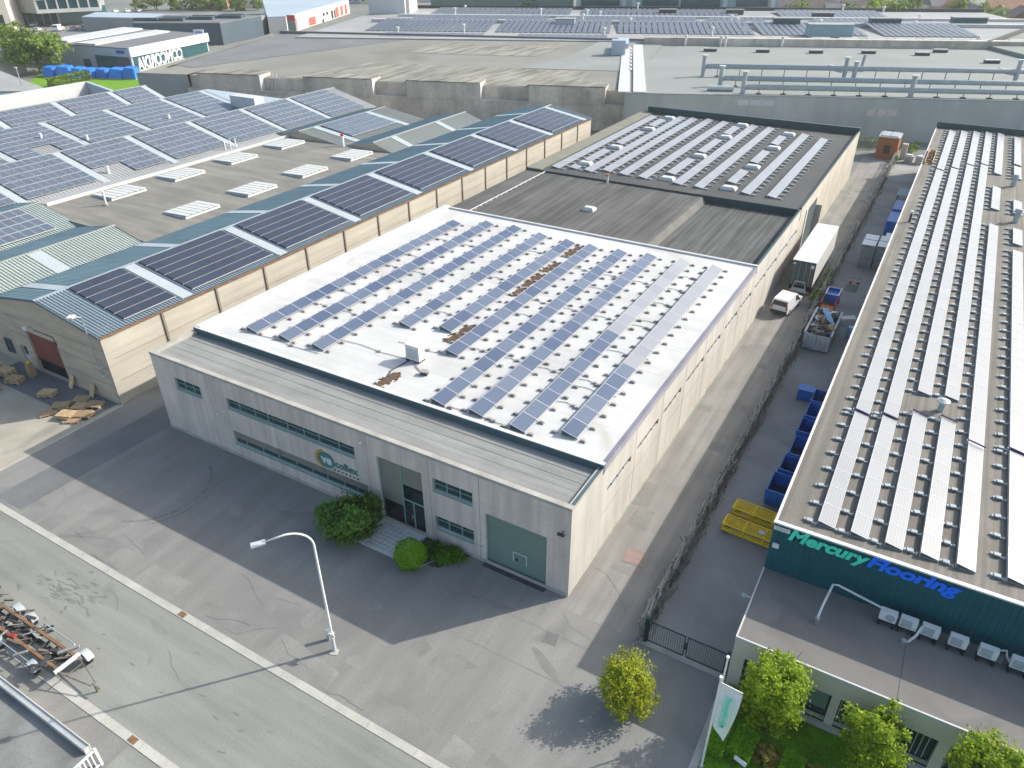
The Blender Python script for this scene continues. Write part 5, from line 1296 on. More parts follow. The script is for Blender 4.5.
t = thing('folding_trestle', 'grey folding trestle standing in the yard against the right warehouse', 'trestle', (8.9, 34.4, 0), .3)
b = MB(); b.bar((0, 0, 0), (.2, 1.1, 1.3), .05); b.bar((.4, 0, 0), (.5, 1.1, 1.3), .05); b.bar((.1, 1.4, 0), (.2, 1.0, 1.3), .05); b.bar((.5, 1.4, 0), (.5, 1.0, 1.3), .05); b.build('legs', 'galv_dull', t, local=True); b = MB(); b.bar((.15, 1.05, 1.3), (.55, 1.05, 1.3), .06); b.bar((.1, .55, .65), (.45, .55, .65), .04); b.build('crossbars', 'galv_dull', t, local=True)
t = thing('red_board', 'red board standing between the blue tubs and the right warehouse wall', 'board', (9.6, 29.6, 0), -.2)
MB().box(-.5, .5, -.03, .03, .1, 1.3).build('board', 'red_paint', t, local=True); MB().box(-.4, -.3, -.2, .2, 0, .1).build('foot', 'dark_steel', t, local=True)
for i, (x, y) in enumerate(((7.1, 58.0), (7.9, 58.1))):
    t = thing('traffic_cone', 'small %s red and white traffic cone on the shaded yard' % ('left', 'right')[i], 'cone', (x, y, 0), 0, 'traffic cones in the yard')
    MB().box(-.18, .18, -.18, .18, 0, .04).build('base', 'red_paint', t, local=True)
    b = MB(); b.tube([(0, 0, .04), (0, 0, .7)], [.15, .03], 10); b.build('cone_body', 'red_paint', t, local=True)
    b = MB(); b.tube([(0, 0, .3), (0, 0, .5)], [.107, .07], 10); b.build('band', 'white_paint', t, local=True)
sheet('yard_green_patch', rect(6.8, 8.1, 55.4, 57.6), .016, 'dark_green_metal')
# stacked steel cages
cg = None; k = 0
lbs = ['grey cage, lower one of the left front stack by the right warehouse', 'grey cage, upper one of the left front stack by the right warehouse', 'grey cage, lower one of the left rear stack', 'grey cage, upper one of the left rear stack', 'grey cage, lower one of the right front stack against the wall', 'grey cage, upper one of the right front stack against the wall', 'grey cage, lower one of the right rear stack against the wall', 'grey cage, upper one of the right rear stack against the wall', 'single grey cage standing farther back against the right warehouse']
for (x, y) in ((6.9, 63.4), (6.9, 65.5), (8.6, 63.6), (8.6, 65.7), (8.8, 71.6)):
    for lev in ((0, 1) if y < 70 else (0,)):
        lb = lbs[k]; k += 1
        if cg is None:
            cg = thing('wire_cage', lb, 'cage', (x, y, 0), 0, 'stacked wire cages in the yard')
            b = MB()
            for px in (0, 1.42):
                for py in (0, 1.82): b.box(px, px + .08, py, py + .08, 0, 1.4)
            for z in (.1, .75, 1.32):
                b.box(.08, 1.42, .01, .07, z, z + .07); b.box(.08, 1.42, 1.83, 1.89, z, z + .07); b.box(.01, .07, .08, 1.82, z, z + .07); b.box(1.43, 1.49, .08, 1.82, z, z + .07)
            for q in range(7): b.box(.2 + q * .18, .23 + q * .18, .02, .05, .17, 1.32); b.box(.02, .05, .2 + q * .24, .23 + q * .24, .17, 1.32)
            b.build('cage_frame', 'galv_dull', cg, local=True)
            MB().box(.1, 1.4, .1, 1.8, .12, 1.2).build('cage_load', 'mid_grey_clad', cg, local=True)
            MB().box(.0, 1.5, .0, 1.9, 1.401, 1.44).build('lid', 'car_silver', cg, local=True)
        else: copy_thing(cg, (x, y, lev * 1.45), 0, lb)
# blue open containers
def tub(label, x, y, w, l, h, rz=0.0):
    t = thing('blue_container', label, 'container', (x, y, 0), rz, 'blue containers along the right warehouse')
    b = MB()
    b.box(0, w, 0, l, .1, .18)
    b.hexa([(0, 0, .18), (w, 0, .18), (w, .05, .18), (0, .05, .18), (-.06, -.12, h), (w + .06, -.12, h), (w + .06, -.07, h), (-.06, -.07, h)])
    b.box(0, .05, .05, l, .18, h); b.box(w - .05, w, .05, l, .18, h); b.box(.05, w - .05, l - .05, l, .18, h)
    for q in range(4): b.box(w * (q + .5) / 4 - .04, w * (q + .5) / 4 + .04, -.135, -.075, .3, h - .02)
    b.box(-.08, w + .08, -.15, -.06, h, h + .06)
    b.build('tub_body', 'blue_plastic', t, local=True)
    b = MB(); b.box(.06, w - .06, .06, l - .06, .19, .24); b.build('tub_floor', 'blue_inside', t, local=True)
    b = MB(); b.box(.1, .25, .1, l - .1, 0, .1); b.box(w - .25, w - .1, .1, l - .1, 0, .1); b.build('skids', 'dark_steel', t, local=True)
    return t
tub('nearest open blue container beside the yellow frames', 8.15, 14.6, 1.9, 2.3, 1.35)
tub('second open blue container from the yellow frames', 8.35, 17.4, 1.7, 1.9, 1.35)
tub('third open blue container from the yellow frames', 8.5, 19.7, 1.55, 2.6, 1.3)
tub('deep blue container fourth from the yellow frames', 8.45, 22.8, 1.6, 2.0, 1.45)
tub('blue container fifth from the yellow frames', 8.5, 25.2, 1.55, 2.2, 1.5)
tub('blue container sixth from the yellow frames, next to the red board', 8.5, 27.7, 1.3, 2.0, 1.5)
t = thing('blue_container', 'closed blue box standing alone in the yard left of the blue containers', 'container', (7.15, 29.7, 0), .05)
MB().box(0, 1.25, 0, 1.0, .1, 1.0).build('box_body', 'blue_plastic', t, local=True); MB().box(-.03, 1.28, -.03, 1.03, 1.0, 1.06).build('lid', 'blue_plastic', t, local=True); MB().box(.1, 1.15, .1, .9, 0, .1).build('skids', 'dark_steel', t, local=True)
for i, (x, y, w, l, h, lb) in enumerate(((8.3, 76.2, 1.7, 4.6, 2.0, 'near large closed blue container by the far part of the right warehouse'), (8.4, 81.2, 1.6, 4.4, 2.2, 'far large closed blue container by the far part of the right warehouse'))):
    t = thing('blue_container', lb, 'container', (x, y, 0), 0, 'large blue containers far back in the yard')
    MB().box(0, w, 0, l, .12, h).build('box_body', 'blue_plastic', t, local=True); MB().box(-.04, w + .04, -.04, l + .04, h, h + .08).build('lid', 'blue_plastic', t, local=True)
    b = MB()
    for q in range(5): b.box(-.04, -.002, .3 + q * .9, .4 + q * .9, .2, h - .1)
    b.build('side_rib', 'blue_plastic', t, local=True)
    MB().box(.1, w - .1, .1, l - .1, 0, .12).build('skids', 'dark_steel', t, local=True)
t = thing('dark_green_shelf', 'dark rack with pale roof far back in the yard behind the large blue containers', 'rack', (8.2, 87.5, 0))
b = MB()
for x in (0, 1.6):
    for y in (0, 3.4): b.box(x, x + .1, y, y + .1, 0, 2.4)
for z in (.5, 1.2): b.box(.0, 1.7, .1, 3.4, z, z + .08)
b.build('rack_frame', 'dark_green_metal', t, local=True); MB().box(-.1, 1.8, -.1, 3.6, 2.4, 2.5).build('roof', 'office_teal', t, local=True); MB().box(.1, 1.5, .2, 3.2, .6, 1.1).build('rack_load', 'dark_steel', t, local=True)
for i in range(2):
    t = thing('bulk_bag', '%s beige bulk bag at the far end of the yard' % ('left', 'right')[i], 'bag', (7.2 + i * 1.7, 117, 0), .1, 'bulk bags at the end of the yard')
    b = MB(); b.hexa([(-.6, -.6, 0), (.6, -.6, 0), (.6, .6, 0), (-.6, .6, 0), (-.65, -.65, 1.2), (.65, -.65, 1.2), (.65, .65, 1.25), (-.65, .65, 1.2)]); b.build('bag_body', 'coping_beige', t, local=True); MB().box(-.4, .4, -.4, .4, 1.2, 1.4).build('bag_top', 'white_paint', t, local=True)
# yellow stillages: long steel frames
def stillage(label, x, y, rz):
    t = thing('yellow_stillage', label, 'frame', (x, y, 0), rz, 'yellow steel frames in the yard')
    L_, W_ = 4.2, 1.15
    b = MB()
    for yy in (0, W_ - .12):
        b.box(0, L_, yy, yy + .12, .12, .3); b.box(0, L_, yy + .02, yy + .1, .62, .72)
        for k in range(4): b.box(k * 1.36, k * 1.36 + .1, yy + .01, yy + .11, .3, .62)
    for k in range(4): b.box(k * 1.36, k * 1.36 + .1, .12, W_ - .12, .14, .28); b.box(k * 1.36, k * 1.36 + .1, .1, W_ - .1, .63, .71)
    for yy in (.03, W_ - .06): b.box(.1, L_ - .1, yy, yy + .03, .42, .48)
    b.build('frame_bars', 'yellow_steel', t, local=True)
    b = MB()
    for k in range(4): b.box(.15, L_ - .1, .20 + k * .20, .26 + k * .20, .66, .74)
    b.build('inner_bars', 'yellow_steel', t, local=True)
    b = MB(); b.box(.1, .5, .05, W_ - .05, 0, .12); b.box(L_ - .5, L_ - .1, .05, W_ - .05, 0, .12); b.build('feet', 'dark_steel', t, local=True)
    return t
t = stillage('yellow steel frame with a white plate, front one beside the teal wall corner', 6.35, 10.35, -.06)
MB().box(2.35, 2.75, .3, .65, .76, .79).build('plate', 'white_flashing', t, local=True)
stillage('yellow steel frame, rear one beside the nearest blue container', 6.5, 12.25, -.06)
# brick cabin at the end of the lane
t = thing('brick_cabin', 'small orange brick cabin with glazed roof at the end of the lane', 'cabin', (1.7, 117.6, 0))
b = wall_holes(MB(), Plane('y', 0), 0, 3.3, 0, 3.6, [(1.1, 2.2, .9, 2.4)], .2); b.face([(0, 0, 0), (0, 0, 3.6), (0, 4.2, 3.6), (0, 4.2, 0)]); b.face([(3.3, 0, 0), (3.3, 4.2, 0), (3.3, 4.2, 3.6), (3.3, 0, 3.6)]); b.face([(0, 4.2, 0), (0, 4.2, 3.6), (3.3, 4.2, 3.6), (3.3, 4.2, 0)])
b.build('wall', 'brick', t, local=True)
MB().box(1.05, 2.25, .15, .2, .85, 2.45).build('window', 'pane_dark', t, local=True)
b = MB(); b.box(-.1, 3.4, -.1, 4.3, 3.6, 3.75); b.build('roof', 'coping_beige', t, local=True); b = MB(); b.box(.3, 1.6, .3, 3.9, 3.751, 3.9); b.box(1.75, 3.0, .3, 3.9, 3.751, 3.9); b.build('roof_glazing', 'rooflight', t, local=True)
t = thing('gas_tank', 'white tank box beside the brick cabin at the end of the lane', 'box', (5.6, 118.6, 0))
MB().box(0, .9, 0, 1.2, .1, 2.6).build('box_body', 'coping_beige', t, local=True); MB().box(.1, .8, .1, 1.1, 0, .1).build('base', 'gutter_concrete', t, local=True)

# ------------------------------------------------------------------ lamp post on the forecourt
lp = thing('street_lamp', 'tall white street lamp with curved arm standing on the forecourt', 'street lamp', (-9.6, -10.1, 0))
b = MB(); path = [(0, 0, 0), (0, 0, 2), (0, 0, 8.1)]
dx, dy = -.62, -.79
for i in range(1, 9):
    a = rad(90 * i / 8); R_ = 1.25
    path.append((dx * R_ * (1 - math.cos(a)), dy * R_ * (1 - math.cos(a)), 8.1 + R_ * math.sin(a) * .9))
path.append((dx * 2.3, dy * 2.3, 9.12))
b.tube(path, [.085, .08, .062] + [.055] * 8 + [.045], 10); b.build('pole', 'white_paint', lp, local=True, smooth=True)
b = MB(); b.tube([(0, 0, 0), (0, 0, 1.1)], .105, 10); b.build('base', 'white_flashing', lp, local=True)
MB().obox((.05, -.1, .02), (.45, .4, .04), .4).build('footing', 'coping_beige', lp, local=True)
an_ = math.atan2(dy, dx)
b = MB(); b.obox((dx * 2.55, dy * 2.55, 9.08), (.7, .32, .10), an_, 0, 0, .05); b.obox((dx * 2.7, dy * 2.7, 9.14), (.38, .24, .05), an_); b.build('lamp_head', 'car_silver', lp, local=True)
b = MB(); b.obox((dx * 2.7, dy * 2.7, 9.02), (.40, .24, .02), an_); b.build('lens', 'rooflight', lp, local=True)
b = MB(); b.box(-.09, .09, -.13, .13, 1.35, 1.45); b.obox((.05, -.15, 1.5), (.55, .06, .22), .1); b.build('clamp', 'offwhite_paint', lp, local=True)
t = thing('cable_bollard', 'short pale bollard beside the base of the street lamp', 'bollard', (-10.4, -9.7, 0))
b = MB(); b.tube([(0, 0, 0), (0, 0, .75)], .11, 10); b.build('post', 'coping_beige', t, local=True); b = MB(); b.tube([(0, 0, .75), (0, 0, .82)], .12, 10); b.build('cap', 'galv', t, local=True)

# ------------------------------------------------------------------ rusty trailer on the road, white fence
tl = thing('skeletal_trailer', 'rusty long skeletal trailer with loose scrap on its deck at the left of the road', 'trailer', (-25, -18.5, 0))
b = MB()
for y, m_ in ((.5, 0), (-.5, 0)): b.box(-9, 3.9, y - .08, y + .08, .82, .98)
b.build('long_beam', 'rust', tl, local=True)
MB().box(3.9, 4.05, -.72, .72, .80, .98).build('cross_bar', 'offwhite_paint', tl, local=True)
b = MB()
for k in range(16): b.box(-8.6 + k * .78, -8.48 + k * .78, -.42, .42, .70, .80)
b.box(-9, 3.8, -.30, .30, .5, .62); b.build('underframe', 'dark_steel', tl, local=True)
b = MB(); b.bar((4.0, .6, .85), (6.1, .12, .55), .05); b.bar((4.0, -.6, .85), (6.1, -.12, .55), .05); b.bar((6.0, 0, .55), (6.6, 0, .5), .08); b.bar((4.6, -.45, .8), (4.6, .45, .8), .05); b.tube([(6.2, 0, .5), (6.2, 0, 0)], .05, 6); b.build('drawbar', 'scrap_brown', tl, local=True)
def fender(x, y, m_):
    f = MB(); n = 9; rr_ = .48
    for i in range(n):
        a0, a1 = rad(15 + 150 * i / n), rad(15 + 150 * (i + 1) / n)
        p = [(x + rr_ * math.cos(a0), y - .2, .42 + rr_ * math.sin(a0)), (x + rr_ * math.cos(a1), y - .2, .42 + rr_ * math.sin(a1)), (x + rr_ * math.cos(a1), y + .2, .42 + rr_ * math.sin(a1)), (x + rr_ * math.cos(a0), y + .2, .42 + rr_ * math.sin(a0))]
        f.face(p); f.face([(q[0], q[1], q[2] - .02) for q in reversed(p)])
    return f.build('mudguard', m_, tl, local=True)
for x in (4.05, -1.2, -2.5):
    for y in (.95, -.95):
        if x > 4 and y < 0: x_ = 2.2
        else: x_ = x
        fender(x_, y, 'car_silver' if x > 4 and y > 0 else 'galv_dull')
        b = MB(); b.tube([(x_, y - .12, .36), (x_, y + .12, .36)], .36, 14); wv = b.build('wheel', 'rubber', tl, local=True)
        b = MB(); b.tube([(x_, y - .125, .36), (x_, y + .125, .36)], .19, 10); b.build('rim', 'galv_dull', wv, local=True)
b = MB(); b.tube([(.2, .95, .95), (3.2, .95, .95), (3.4, .8, .85)], .035, 6); b.tube([(.2, .95, .95), (.2, .95, .6)], .03, 6); b.tube([(-5, -1.0, .9), (2.0, -1.0, .9)], .03, 6); b.build('side_rail', 'galv_dull', tl, local=True)
sp = MB(); rs = random.Random(9)
for i in range(95):
    sp.obox((-25 + rs.uniform(-8.8, 3.6), -18.5 + rs.uniform(-.95, .95), .72 + rs.uniform(.1, .28)), (rs.uniform(.15, 1.2), rs.uniform(.05, .22), rs.uniform(.02, .12)), rs.gauss(.6, .6), rs.choice((0, 1, 2, 2, 3, 3)), rs.gauss(0, .15), rs.gauss(0, .15))
tag(sp.build('loose_scrap', ['scrap_brown', 'scrap_brown', 'fence_grey', 'dark_steel']), 'loose wood and metal scrap lying on the rusty skeletal trailer', 'scrap', kind='stuff')
t = thing('red_cushion', 'red cushion among the scrap on the rusty trailer', 'cushion', (-25.3, -19.0, 1.0), .4)
MB().hexa([(-.22, -.15, 0), (.22, -.15, 0), (.22, .15, 0), (-.22, .15, 0), (-.16, -.1, .12), (.16, -.1, .12), (.16, .1, .12), (-.16, .1, .12)]).build('cushion_body', 'red_dull', t, local=True); MB().box(-.2, .2, -.02, .02, .05, .125).build('seam', 'red_dull', t, local=True)
wf = thing('white_fence', 'white fence shaped as a low narrow wall with sloping cap along the lower left kerb', 'wall', (-30, -20.85, 0))  # fence given a low wall shape to shorten its shadow
for k in range(12):
    x = -22.0 + k * 3.0
    MB().hexa([(x, -.13, 0), (x + 2.98, -.13, 0), (x + 2.98, .13, 0), (x, .13, 0), (x, -.13, .36), (x + 2.98, -.13, .36), (x + 2.98, .13, .42), (x, .13, .42)]).build('wall_section', 'alu_frame_pale', wf, local=True)
MB().box(-22, 14.0, .131, .18, 0, .48).build('rear_rail', 'alu_frame_pale', wf, local=True)
wg = thing('white_gate', 'white barred gate at the right end of the low white fence', 'gate', (-14.9, -20.85, 0), rad(-88))
b = MB(); b.box(0, 5, -.04, .04, 1.15, 1.25); b.box(0, 5, -.04, .04, .08, .16); b.box(-.02, .1, -.06, .06, 0, 1.3); b.build('frame', 'white_paint', wg, local=True)
b = MB()
for k in range(24): b.box(.25 + k * .2, .31 + k * .2, -.02, .02, .16, 1.15)
b.build('bars', 'white_paint', wg, local=True)
sheet('gate_strip', rect(-14.6, -10, -40, -19.6), .012, 'road_concrete')

# ------------------------------------------------------------------ planting by the annex
struct('lawn_soil', MB().box(10.3, 45, -14, -1.38, 0, .05), 'soil')
sheet('annex_path', rect(9.9, 10.35, -14, -1.5), .02, 'gutter_concrete')
gb = MB(); rg = random.Random(4)
for i in range(26000):
    x = 10.35 + rg.random() ** 1.1 * 18; y = -1.45 - rg.random() * 6.5
    a = rg.uniform(0, 3.14); h = rg.uniform(.05, .13); w = .028
    gb.face([(x - math.cos(a) * w, y - math.sin(a) * w, .04), (x + math.cos(a) * w, y + math.sin(a) * w, .04), (x + rg.gauss(0, .04), y + rg.gauss(0, .04), .05 + h)])
gb.face([(10.32, -14, .054), (45, -14, .054), (45, -1.4, .054), (10.32, -1.4, .054)])
tag(gb.build('lawn_grass', 'grass_mat'), 'mown green lawn in front of the low annex', 'grass', kind='stuff')
bush('clipped green hedge block left of the white plate by the annex path', (10.74, -4.95, 0), .42, .66, .42, 2000, .06, 'leaf_ball', 51, 'box_hedge', square=True, cat='hedge')
bush('clipped bright green hedge block behind the small white plate', (11.9, -4.5, 0), .56, .80, .40, 2200, .055, 'leaf_ball', 52, 'box_hedge', square=True, cat='hedge', rzrot=-.12)
bush('yellow brown shrub right of the small white plate', (13.0, -4.45, 0), .62, .6, .5, 1500, .07, 'leaf_rust', 53, clumps=60, hollow=.75, spread=.22)
bush('clipped green hedge block right of the yellow brown shrub', (14.2, -4.45, 0), .5, .6, .40, 1800, .055, 'leaf_ball', 54, 'box_hedge', square=True, cat='hedge', rzrot=-.12)
bush('small yellow brown shrub at the lower picture edge by the lawn', (15.2, -4.2, 0), .55, .45, .42, 900, .07, 'leaf_rust', 55, clumps=45, hollow=.75, spread=.22)
bush('small green shrub between the flagpoles and the annex corner', (10.95, -2.2, 0), .6, .75, .6, 1100, .08, 'leaf_tree', 56, clumps=45, hollow=.7)
t = thing('name_plate', 'small white plate lying in front of the bright green hedge', 'sign', (12.0, -5.5, .55), -.3)
MB().obox((0, 0, .06), (.62, .2, .04), 0, 0, .9).build('plate', 'white_paint', t, local=True); b = MB(); b.box(-.2, -.17, -.02, .02, -.5, .05); b.box(.17, .2, -.02, .02, -.5, .05); b.build('legs', 'dark_steel', t, local=True)
for i, (x, y, h) in enumerate(((10.25, -4.0, 5.35), (10.44, -6.45, 6.85))):
    t = thing('flagpole', ['bare white flagpole nearest the annex corner', 'white flagpole carrying the white flag'][i], 'flagpole', (x, y, 0))
    b = MB(); b.tube([(0, 0, 0), (0, 0, h)], [.06, .04], 10); b.build('pole', 'white_paint', t, local=True)
    b = MB(); b.tube([(0, 0, h), (0, 0, h + .12)], .08, 10); b.build('cap', 'white_paint', t, local=True)
    b = MB(); b.tube([(0, 0, 0), (0, 0, .3)], .1, 10); b.build('base', 'galv', t, local=True)
fl = thing('flag', 'white hanging flag with green lettering on the front flagpole', 'flag', (10.5, -6.45, 6.55))
b = MB(); NX, NZ = 8, 24
def fp(u, v):
    wv = .06 * math.sin(u * 4 + v * 5) * (u + .15)
    z = -v * (3.0 + .75 * u) - .14 * u
    return (.04 + u * .92 * (1 - .38 * v * v), wv + .05 * u, z)
for i in range(NX):
    for j in range(NZ):
        b.face([fp(i / NX, j / NZ), fp((i + 1) / NX, j / NZ), fp((i + 1) / NX, (j + 1) / NZ), fp(i / NX, (j + 1) / NZ)])
b.build('cloth', 'flag_cloth', fl, local=True, smooth=True)
lettering('flag_lettering', 'MercuryFlooring', .5, 'letter_green', fl, (.60, -.085, -2.75), (rad(90), rad(-90), 0), width=2.1, extrude=.006, bold=.01, height=.30)
b = MB(); b.box(.26, .29, -.10, -.09, -2.9, -.7); b.box(.70, .72, -.115, -.10, -2.6, -.55); b.build('printed_lines', 'letter_green', fl, local=True)
b = MB(); b.bar((0, 0, .05), (.95, 0.05, -.1), .035); b.build('flag_arm', 'white_paint', fl, local=True)
tree('yellow green young tree standing on the forecourt beside the gate', (5.9, -5.0, 0), 3.2, 1.5, 1.5, 9500, .08, 'leaf_front', 95, 61, 'young_tree', spread=.26, hollow=.45)
tree('tall green tree in front of the left end of the annex', (12.55, -2.9, 0), 5.9, 1.55, 2.6, 11000, .09, 'leaf_tree', 90, 62, 'young_tree', 'young trees in front of the annex', spread=.24, cone=.45)
tree('middle green tree in front of the annex windows', (17.05, -3.0, 0), 5.1, 1.4, 1.95, 8500, .09, 'leaf_tree', 70, 63, 'young_tree', 'young trees in front of the annex', spread=.24, cone=.4)
tree('green tree at the lower right picture corner', (21.4, -2.9, 0), 5.9, 1.4, 1.95, 8500, .09, 'leaf_tree', 70, 64, 'young_tree', 'young trees in front of the annex', spread=.24, cone=.35)

# ------------------------------------------------------------------ factories behind
TH = rad(22.3)
def FW(u, v, z=0.0):                                     # factory frame to world
    return (-41.5 + u * math.cos(TH) - v * math.sin(TH), 113.2 + u * math.sin(TH) + v * math.cos(TH), z)
gf = thing('grey_factory', 'wide factory with plain grey front wall and pale roof carrying long ventilation pipes', 'factory', FW(0, 0), TH)
MB().face([(-2.9, 0, 0), (130, 0, 0), (130, 0, 7.8), (-2.9, 0, 7.8)]).face([(-2.9, 0, 0), (-2.9, 0, 7.8), (-2.9, 8, 7.8), (-2.9, 8, 0)]).build('front_wall', 'grey_factory_wall', gf, local=True)
MB().box(-2.8, 130, .3, 74, 6, 7.72).build('roof', 'grey_roof', gf, local=True)
b = MB(); b.box(-2.95, 130, -.08, .3, 7.72, 7.86); b.build('roof_edge', 'grey_roof', gf, local=True)
b = MB(); b.box(1.6, 130, 71.5, 74.5, 7.72, 9.6); b.build('rear_upstand', 'old_concrete', gf, local=True)
b = MB(); b.box(-4.2, -2.0, .5, 66, 7.7, 7.95); b.box(-1.3, 1.2, .31, 70, 7.721, 8.0)
for k in range(7): b.box(-2.0, -1.6, 26 + k * 5.5, 29 + k * 5.5, 7.8, 8.1)
b.build('white_gutter_strip', 'white_flashing', gf, local=True)
for a_ in (42.3, 44.1, 45.9): MB().box(a_, a_ + 1.65, -.06, 0, 4.6, 5.9).build('window', 'galv', gf, local=True)
for a_ in (18.5, 20.8, 23.1): MB().box(a_, a_ + 2.1, -.06, 0, 6.0, 7.0).build('window', 'car_silver', gf, local=True)
b = MB(); b.box(46.6, 48.0, -.05, 0, .1, 2.3); b.build('side_door', 'mid_grey_clad', gf, local=True)
b = MB(); b.box(66, 69, -.05, 0, 1.5, 3.4); b.build('window', 'rooflight', gf, local=True)
# pipes on stands
def pipe_run(label, u0, u1, v, z, r_, heads, diag=()):
    t = thing('ventilation_pipe', label, 'pipe', FW(u0, v, 7.72), TH, 'long ventilation pipes on the grey factory roof')
    L_ = u1 - u0
    b = MB(); b.tube([(0, 0, z), (L_, 0, z)], r_, 10); b.build('pipe', 'galv_dull', t, local=True, smooth=True)
    b = MB(); k = 3.0
    while k < L_:
        b.bar((k, 0, 0), (k, 0, z - r_), .12); b.box(k - .4, k + .4, -.4, .4, 0, .15); k += 4.6
    b.build('pipe_stand', 'dark_steel', t, local=True)
    for (du, h) in heads:
        b = MB(); b.tube([(du, -.1, 0), (du, -.1, h)], .45, 10); b.build('riser', 'galv_dull', t, local=True)
        b = MB(); b.tube([(du, -.1, h), (du, -.1, h + .25)], .65, 12); b.build('cap', 'skylight_white', t, local=True)
    b = MB()
    for du in diag: b.bar((du - 3, .8, z + .2), (du, 0, z - .4), .9)
    if diag: b.build('branch', 'galv_dull', t, local=True)
pipe_run('rearmost long ventilation pipe on the grey factory roof', 13.5, 128, 21.5, 2.0, .48, [(0, 4.0), (29.0, 4.0), (31.0, 3.2), (62.5, 4.0), (66.0, 3.0)], (28.5, 62))
pipe_run('middle long ventilation pipe on the grey factory roof', 16.0, 128, 10.0, 1.5, .48, [(0, 3.6)], ())
pipe_run('front long ventilation pipe on the grey factory roof', 19.5, 128, 2.3, 1.2, .48, [(0, 3.8), (30.5, 3.6)], ())
t = thing('roof_duct', 'short grey duct lying in front of the ventilation pipes on the grey factory roof', 'duct', FW(13.0, 4.5, 7.72), TH)
b = MB(); b.tube([(0, 0, .5), (5, 0, .5)], .5, 10); b.build('pipe', 'car_silver', t, local=True); MB().box(.5, 4.5, -.3, .3, 0, .1).build('stand', 'dark_steel', t, local=True)
for i, (u, v) in enumerate(((18.4, 60.5), (31.5, 60), (44.6, 59.8), (57.5, 60.5), (69.7, 58.5), (75.9, 64.5), (81.4, 47))):
    t = thing('roof_light', 'low grey roof light at the rear of the grey factory roof, %s from the left' % ordw[i], 'skylight', FW(u, v, 7.72), TH, 'low roof lights on the grey factory')
    MB().box(-1.6, 1.6, -.6, .6, 0, .6).build('upstand', 'dark_steel', t, local=True); MB().box(-1.7, 1.7, -.7, .7, .6, .8).build('lid', 'galv', t, local=True)
t = thing('roof_duct_tower', 'light blue sheet metal duct box by the white strip between the factory roofs', 'duct', FW(-5.2, 49.3, 7.7), TH)
MB().box(-1.6, 1.8, 0, 3, .2, 3.6).build('duct_box', 'pale_metal_roof', t, local=True); MB().box(-.2, 2.6, 3.001, 15, 1.4, 2.6).build('duct_arm', 'pale_metal_roof', t, local=True); MB().box(-1.4, 1.6, .2, 2.8, 0, .2).build('base', 'dark_steel', t, local=True)
for i, (u, v) in enumerate(((12.6, 71), (22, 70.7), (23.2, 70.7), (38, 70.8))):
    t = thing('roof_pipe', 'small white pipe at the rear edge of the grey factory roof, %s from left' % ordw[i], 'pipe', FW(u, v, 7.72), TH)
    b = MB(); b.tube([(0, 0, 0), (0, 0, 2.2)], .3, 8); b.build('pipe', 'white_paint', t, local=True); b = MB(); b.tube([(0, 0, 2.2), (0, 0, 2.6)], .42, 8); b.build('cap', 'offwhite_paint', t, local=True)
t = thing('roof_flue', 'dark leaning flue pipe behind the ventilation pipes on the grey factory roof', 'pipe', FW(48.5, 32, 7.72), TH)
b = MB(); b.tube([(0, 0, 0), (.3, 0, 3.4)], .35, 8); b.build('pipe', 'galv_dull', t, local=True); MB().box(-.6, .6, -.6, .6, 0, .2).build('base', 'dark_steel', t, local=True)
# old concrete factory with bays
CT = rad(22.3 - 4.9); CO = FW(-2.9, 2.3)
cf = thing('concrete_factory', 'old stained concrete factory with boxy bays along its front and a broad brown roof', 'factory', CO, CT)
b = MB(); b.face([(-97, 0, 0), (0, 0, 0), (0, 0, 4.9), (-97, 0, 4.9)]); b.build('lower_wall', 'old_concrete', cf, local=True)
b = MB(); b.box(-97.2, 0, -.12, 1.7, 4.9, 5.05); b.build('ledge', 'old_concrete', cf, local=True)
b = MB(); b.box(-97, .02, 1.7, 2.0, 5.05, 7.5); b.build('recess_wall', 'old_concrete', cf, local=True)
for k, (a, c) in enumerate(((-94, -79), (-68.5, -53), (-45.2, -29.5), (-19.2, -3.8))):
    b = MB(); b.box(a, c, .02, 5.2, 5.051, 8.15); bo = b.build('bay', 'old_concrete', cf, local=True)
    b = MB(); b.box(a - .1, c + .1, -.08, 5.3, 8.151, 8.35); b.build('bay_roof', 'concrete_roof_rib', bo, local=True)
    if k in (0, 1, 2):
        b = MB(); b.box(c - .02, c + .22, -.02, 2.6, 5.051, 8.15); b.build('bay_trim', 'white_flashing', bo, local=True)
b = MB(); b.bar((-77.0, 1.2, 5.05), (-76.6, 1.9, 8.4), .12); b.bar((-76.1, 1.2, 5.05), (-75.7, 1.9, 8.4), .12)
for q in range(7): b.bar((-76.95 + q * .06, 1.25 + q * .1, 5.4 + q * .4), (-76.05 + q * .06, 1.25 + q * .1, 5.4 + q * .4), .07)
b.build('ladder', 'white_flashing', cf, local=True)
b = MB(); b.face([(-97, 1.9, 7.5), (0, 1.9, 7.5), (4, 74, 7.9), (-113, 74, 7.9), (-108, 9, 7.5), (-97, 9, 7.5)]); b.build('roof', 'concrete_roof', cf, local=True)
b = MB(); b.face([(-75, 2.2, 7.56), (-10, 2.2, 7.56), (-10, 22, 7.68), (-64, 26, 7.7)]); b.face([(-60, 42, 7.78), (-26, 42, 7.78), (-22, 62, 7.9), (-58, 62, 7.9)]); b.build('ribbed_roof_patch', 'concrete_roof_rib', cf, local=True)
b = MB(); b.face([(-110, 14, 7.6), (-102, 11, 7.58), (-66, 73, 7.95), (-111, 73, 7.95)]); b.build('slate_roof_patch', 'roof_slate', cf, local=True)
